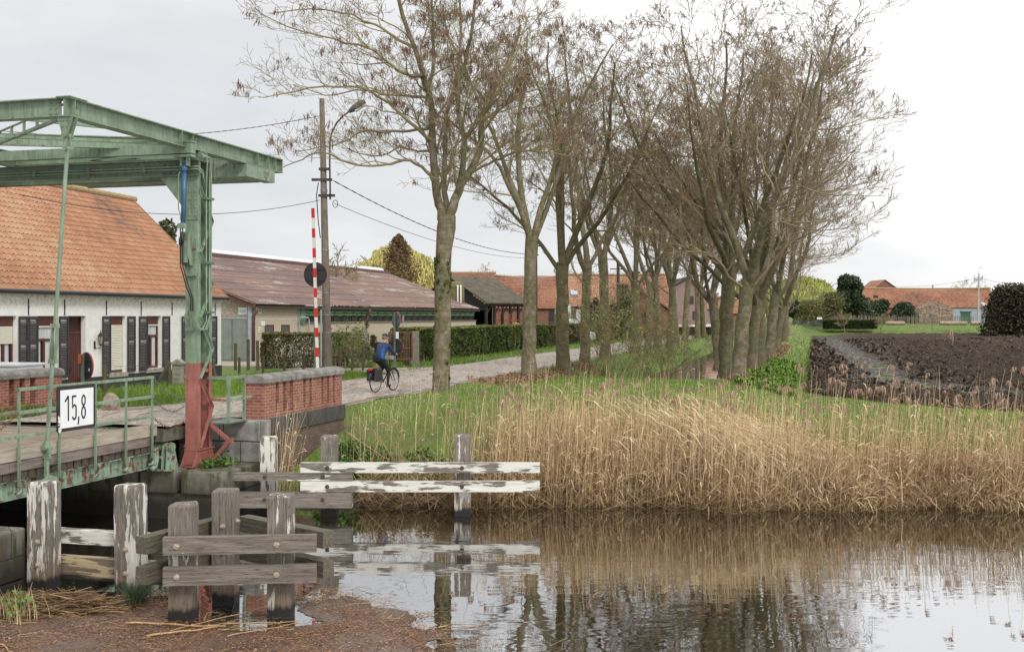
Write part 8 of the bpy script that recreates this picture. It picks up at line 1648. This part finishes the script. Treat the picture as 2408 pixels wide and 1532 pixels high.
CR = thing("parked_car", "pale silver car whose roof shows above the hedge", "car", (gx(1345, 100), 100, 1.6), frame='W'); X = gx(1345, 100)
def lathe_car(mb, prof, y0, y1, X): mb.prism([(X + x, y0, z) for x, z in prof], (0, y1 - y0, 0))
mb = MB(); lathe_car(mb, [(-2.0, 1.85), (2.0, 1.85), (2.05, 2.35), (1.9, 2.55), (1.0, 2.68), (-1.7, 2.68), (-2.0, 2.5)], 99.2, 100.8, X); obj("body", mb, simple("silver_paint", (.62, .66, .66), (.58, .62, .62), 2, .25, 0, .3), CR, bevel=.08)
mb = MB(); z_ = gz(749, 100); mb.hexa([(X - 1.6, 99.25, 2.68), (X + 1.0, 99.25, 2.68), (X + 1.0, 100.75, 2.68), (X - 1.6, 100.75, 2.68), (X - 1.1, 99.4, z_), (X + .3, 99.4, z_), (X + .3, 100.6, z_), (X - 1.1, 100.6, z_)]); obj("roof", mb, bpy.data.materials["silver_paint"], CR, bevel=.12)
for xx in (-1.2, 1.25): mb = MB(); mb.tube([(X + xx, 99.15, 1.93), (X + xx, 99.4, 1.93)], .32, 18); obj("wheel", mb, BLACKR, CR)

# ================================================================= cyclist
BX, BY = gx(903, 34.9), 34.9; BZ = float(rh(*A(BX, BY))) ; ang = math.radians(66)
FRB = plain("bike_black", (.012, .012, .014), .35); TYR = plain("tyre", (.015, .015, .015), .8); CHR_ = plain("spoke_steel", (.45, .46, .47), .3, .9)
BK = thing("bicycle", "black touring bicycle with rear pannier bags riding along the cobbled road", "bicycle", (BX, BY, BZ), frame='W', rot=ang); ORG[BK.name] = Vector((0, 0, 0))
def wheel(cx):
    mb = MB(); P = [(cx + .335 * math.cos(t_), 0, .345 + .335 * math.sin(t_)) for t_ in [k * 2 * math.pi / 32 for k in range(33)]]; mb.tube(P, .018, 6, cap=False); w_ = obj("wheel", mb, TYR, BK)
    mb = MB(); P = [(cx + .312 * math.cos(t_), 0, .345 + .312 * math.sin(t_)) for t_ in [k * 2 * math.pi / 32 for k in range(33)]]; mb.tube(P, .009, 5, cap=False); mb.tube([(cx, -.05, .345), (cx, .05, .345)], .025, 8); obj("rim", mb, CHR_, w_)
    mb = MB()
    for k in range(28): t_ = k * 2 * math.pi / 28; mb.tube([(cx, .02 * (-1) ** k, .345), (cx + .31 * math.cos(t_), 0, .345 + .31 * math.sin(t_))], .0018, 3, cap=False)
    obj("spokes", mb, CHR_, w_)
wheel(-.52); wheel(.56)
mb = MB(); bb = (-.07, 0, .30)
for p_, q_, r_ in ((bb, (-.22, 0, .86), .018), (bb, (.36, 0, .72), .02), ((-.2, 0, .80), (.34, 0, .86), .016), ((.33, 0, .92), (.38, 0, .70), .02), ((.38, .05, .70), (.56, .05, .345), .012), ((.38, -.05, .70), (.56, -.05, .345), .012), (bb, (-.52, .05, .345), .011), (bb, (-.52, -.05, .345), .011), ((-.2, .03, .78), (-.52, .05, .345), .01), ((-.2, -.03, .78), (-.52, -.05, .345), .01)): mb.tube([p_, q_], r_, 8)
obj("frame", mb, FRB, BK); mb = MB(); mb.tube([(-.22, 0, .86), (-.24, 0, .95)], .013, 8); mb.prism([(-.38, -.09, .96), (-.38, .09, .96), (-.2, .05, .965), (-.05, .02, .96), (-.05, -.02, .96), (-.2, -.05, .965)], (0, 0, .05)); obj("saddle", mb, FRB, BK, bevel=.01)
mb = MB(); mb.tube([(.33, 0, .92), (.31, 0, 1.08)], .015, 8); mb.tube([(.20, -.29, 1.12), (.32, -.24, 1.13), (.35, 0, 1.10), (.32, .24, 1.13), (.20, .29, 1.12)], .012, 8); obj("handlebar", mb, FRB, BK)
mb = MB(); mb.tube([(-.07, -.08, .30), (.02, -.09, .16)], .012, 6); mb.box(-.03, .08, -.18, -.09, .145, .17); mb.tube([(-.07, .08, .30), (-.16, .09, .44)], .012, 6); mb.box(-.21, -.10, .09, .18, .425, .45); obj("cranks", mb, FRB, BK)
for s_ in (1, -1): mb = MB(); mb.box(-.74, -.42, s_ * .06 if s_ > 0 else -.20, .20 if s_ > 0 else -.06, .36, .72); obj("pannier_bag", mb, simple("pannier_black", (.022, .022, .026), (.035, .035, .04), 5, .7), BK, bevel=.03)
mb = MB(); mb.box(-.80, -.3, -.06, .06, .73, .75); obj("rack", mb, FRB, BK); mb = MB(); mb.box(-.845, -.80, -.07, .07, .69, .75); obj("tail_light", mb, BR_R, BK)
mb = MB(); mb.box(.30, .42, -.11, .11, .98, 1.10); obj("handlebar_bag", mb, simple("pale_bag", (.42, .44, .45), (.3, .32, .33), 5, .6), BK, bevel=.02)
for cx in (-.52, .56):
    mb = MB(); P = [(cx + .375 * math.cos(t_), 0, .345 + .375 * math.sin(t_)) for t_ in [math.radians(q) for q in range(20 if cx < 0 else 10, 186 if cx < 0 else 150, 12)]]; mb.tube(P, .022, 6); obj("mudguard", mb, FRB, BK)
PE = {}; ED = []
def J(n, x, y, z, r_): PE[n] = ((x, y, z), r_)
J('pel', -.27, 0, 1.02, .155); J('sp1', -.23, 0, 1.15, .150); J('sp2', -.15, 0, 1.29, .165); J('sp3', -.07, 0, 1.41, .150); J('nk', -.01, 0, 1.50, .065); J('nk2', .03, 0, 1.555, .058); J('hd', .06, 0, 1.63, .088); J('hd2', .075, 0, 1.71, .085); J('hd3', .07, 0, 1.755, .05)
ED += [('pel', 'sp1'), ('sp1', 'sp2'), ('sp2', 'sp3'), ('sp3', 'nk'), ('nk', 'nk2'), ('nk2', 'hd'), ('hd', 'hd2'), ('hd2', 'hd3')]
for s_, S_ in ((1, 'L'), (-1, 'R')):
    kz, kx_, fz, fx = (.74, .15, .50, -.14) if s_ > 0 else (.58, .10, .22, .0)
    J('sh' + S_, -.03, s_ * .185, 1.43, .068); J('el' + S_, .08, s_ * .29, 1.22, .046); J('wr' + S_, .22, s_ * .275, 1.14, .030); J('pm' + S_, .275, s_ * .27, 1.155, .032)
    ED += [('sp3', 'sh' + S_), ('sh' + S_, 'el' + S_), ('el' + S_, 'wr' + S_), ('wr' + S_, 'pm' + S_)]
    for k in range(4): J('f%d' % k + S_, .30, s_ * (.245 + .018 * k), 1.175, .010); J('g%d' % k + S_, .325 - .004 * k, s_ * (.245 + .018 * k), 1.15, .009); J('h%d' % k + S_, .32, s_ * (.245 + .018 * k), 1.125, .008); ED += [('pm' + S_, 'f%d' % k + S_), ('f%d' % k + S_, 'g%d' % k + S_), ('g%d' % k + S_, 'h%d' % k + S_)]
    J('t' + S_, .265, s_ * .235, 1.13, .010); J('u' + S_, .295, s_ * .225, 1.115, .009); ED += [('wr' + S_, 't' + S_), ('t' + S_, 'u' + S_)]
    J('hp' + S_, -.25, s_ * .095, .98, .105); J('th' + S_, (-.25 + kx_) / 2, s_ * .11, (.98 + kz) / 2 + .03, .088); J('kn' + S_, kx_, s_ * .115, kz, .062); J('cf' + S_, (kx_ + fx) / 2 - .01, s_ * .12, (kz + fz) / 2 + .02, .055); J('an' + S_, fx, s_ * .13, fz + .02, .037); J('ft' + S_, fx + .06, s_ * .135, fz - .03, .038); J('to' + S_, fx + .17, s_ * .14, fz - .04, .030)
    ED += [('pel', 'hp' + S_), ('hp' + S_, 'th' + S_), ('th' + S_, 'kn' + S_), ('kn' + S_, 'cf' + S_), ('cf' + S_, 'an' + S_), ('an' + S_, 'ft' + S_), ('ft' + S_, 'to' + S_)]
J('nose', .165, 0, 1.645, .014); ED += [('hd', 'nose')]
names = list(PE); me = bpy.data.meshes.new("person"); me.from_pydata([PE[n][0] for n in names], [(names.index(a_), names.index(b_)) for a_, b_ in ED], []); tmp = bpy.data.objects.new("tmp_body", me); COL.objects.link(tmp)
sk = tmp.modifiers.new("s", 'SKIN'); sb = tmp.modifiers.new("d", 'SUBSURF'); sb.levels = sb.render_levels = 2
for i, n in enumerate(names): me.skin_vertices[0].data[i].radius = (PE[n][1], PE[n][1] * (1.22 if n in ('sp2', 'sp3', 'pel', 'sp1') else 1)); me.skin_vertices[0].data[i].use_root = (n == 'pel')
bm_ = bpy.data.meshes.new_from_object(tmp.evaluated_get(bpy.context.evaluated_depsgraph_get())); bpy.data.objects.remove(tmp); bm_.name = "person"; bm_.materials.clear()
SKN = plain("skin", (.48, .27, .20), .5); JKT = simple("navy_jacket", (.010, .026, .085), (.016, .040, .12), 5, .7, .2); JK2 = simple("bright_blue_panel", (.012, .085, .34), (.012, .07, .26), 4, .6); TRS = simple("black_trousers", (.012, .012, .014), (.02, .02, .022), 5, .8); SHO = plain("brown_shoe", (.07, .035, .02), .6)
for m_ in (SKN, JKT, JK2, TRS, SHO): bm_.materials.append(m_)
for pg in bm_.polygons:
    c_ = pg.center; x, y, z = c_; mi = 1
    if z > 1.53 or (x > .235 and z > 1.08): mi = 0
    elif z < 1.03: mi = 3
    elif y < -.09 and z < 1.33 and y > -.22 and x < .04: mi = 2
    if z < .56 and ((y < 0 and z < .23) or (y > 0 and z < .51)): mi = 4
    pg.material_index = mi; pg.use_smooth = True
po = bpy.data.objects.new("person", bm_); COL.objects.link(po); po.location = (BX, BY, BZ); po.rotation_euler = (0, 0, ang); ORG[po.name] = Vector((0, 0, 0))
tag(po, "person in navy and bright blue jacket and dark cap riding the bicycle", "person")
mb = MB(); mb.ball((.062, 0, 1.735), .105, 14, 8, .75); mb.prism([(.12, -.07, 1.735), (.23, -.05, 1.72), (.245, 0, 1.72), (.23, .05, 1.72), (.12, .07, 1.735)], (0, 0, .012)); obj("cap", mb, simple("dark_cap", (.03, .032, .04), (.05, .05, .06), 6, .8), po, smooth=True)
mb = MB(); mb.ball((.035, 0, 1.69), .093, 12, 7, .9); obj("hair", mb, simple("grey_hair", (.25, .22, .2), (.16, .14, .13), 12), po, smooth=True)
mb = MB()
for s_ in (1, -1): mb.ball((.055, s_ * .092, 1.655), .026, 8, 5, 1.3)
obj("ears", mb, SKN, po, smooth=True); mb = MB(); [mb.ball((.148, s_ * .033, 1.675), .011, 6, 4) for s_ in (1, -1)]; obj("eyes", mb, plain("eye", (.03, .02, .02), .2), po); mb = MB(); mb.box(.148, .153, -.025, .025, 1.592, 1.60); obj("mouth", mb, plain("lip", (.3, .1, .09), .5), po)
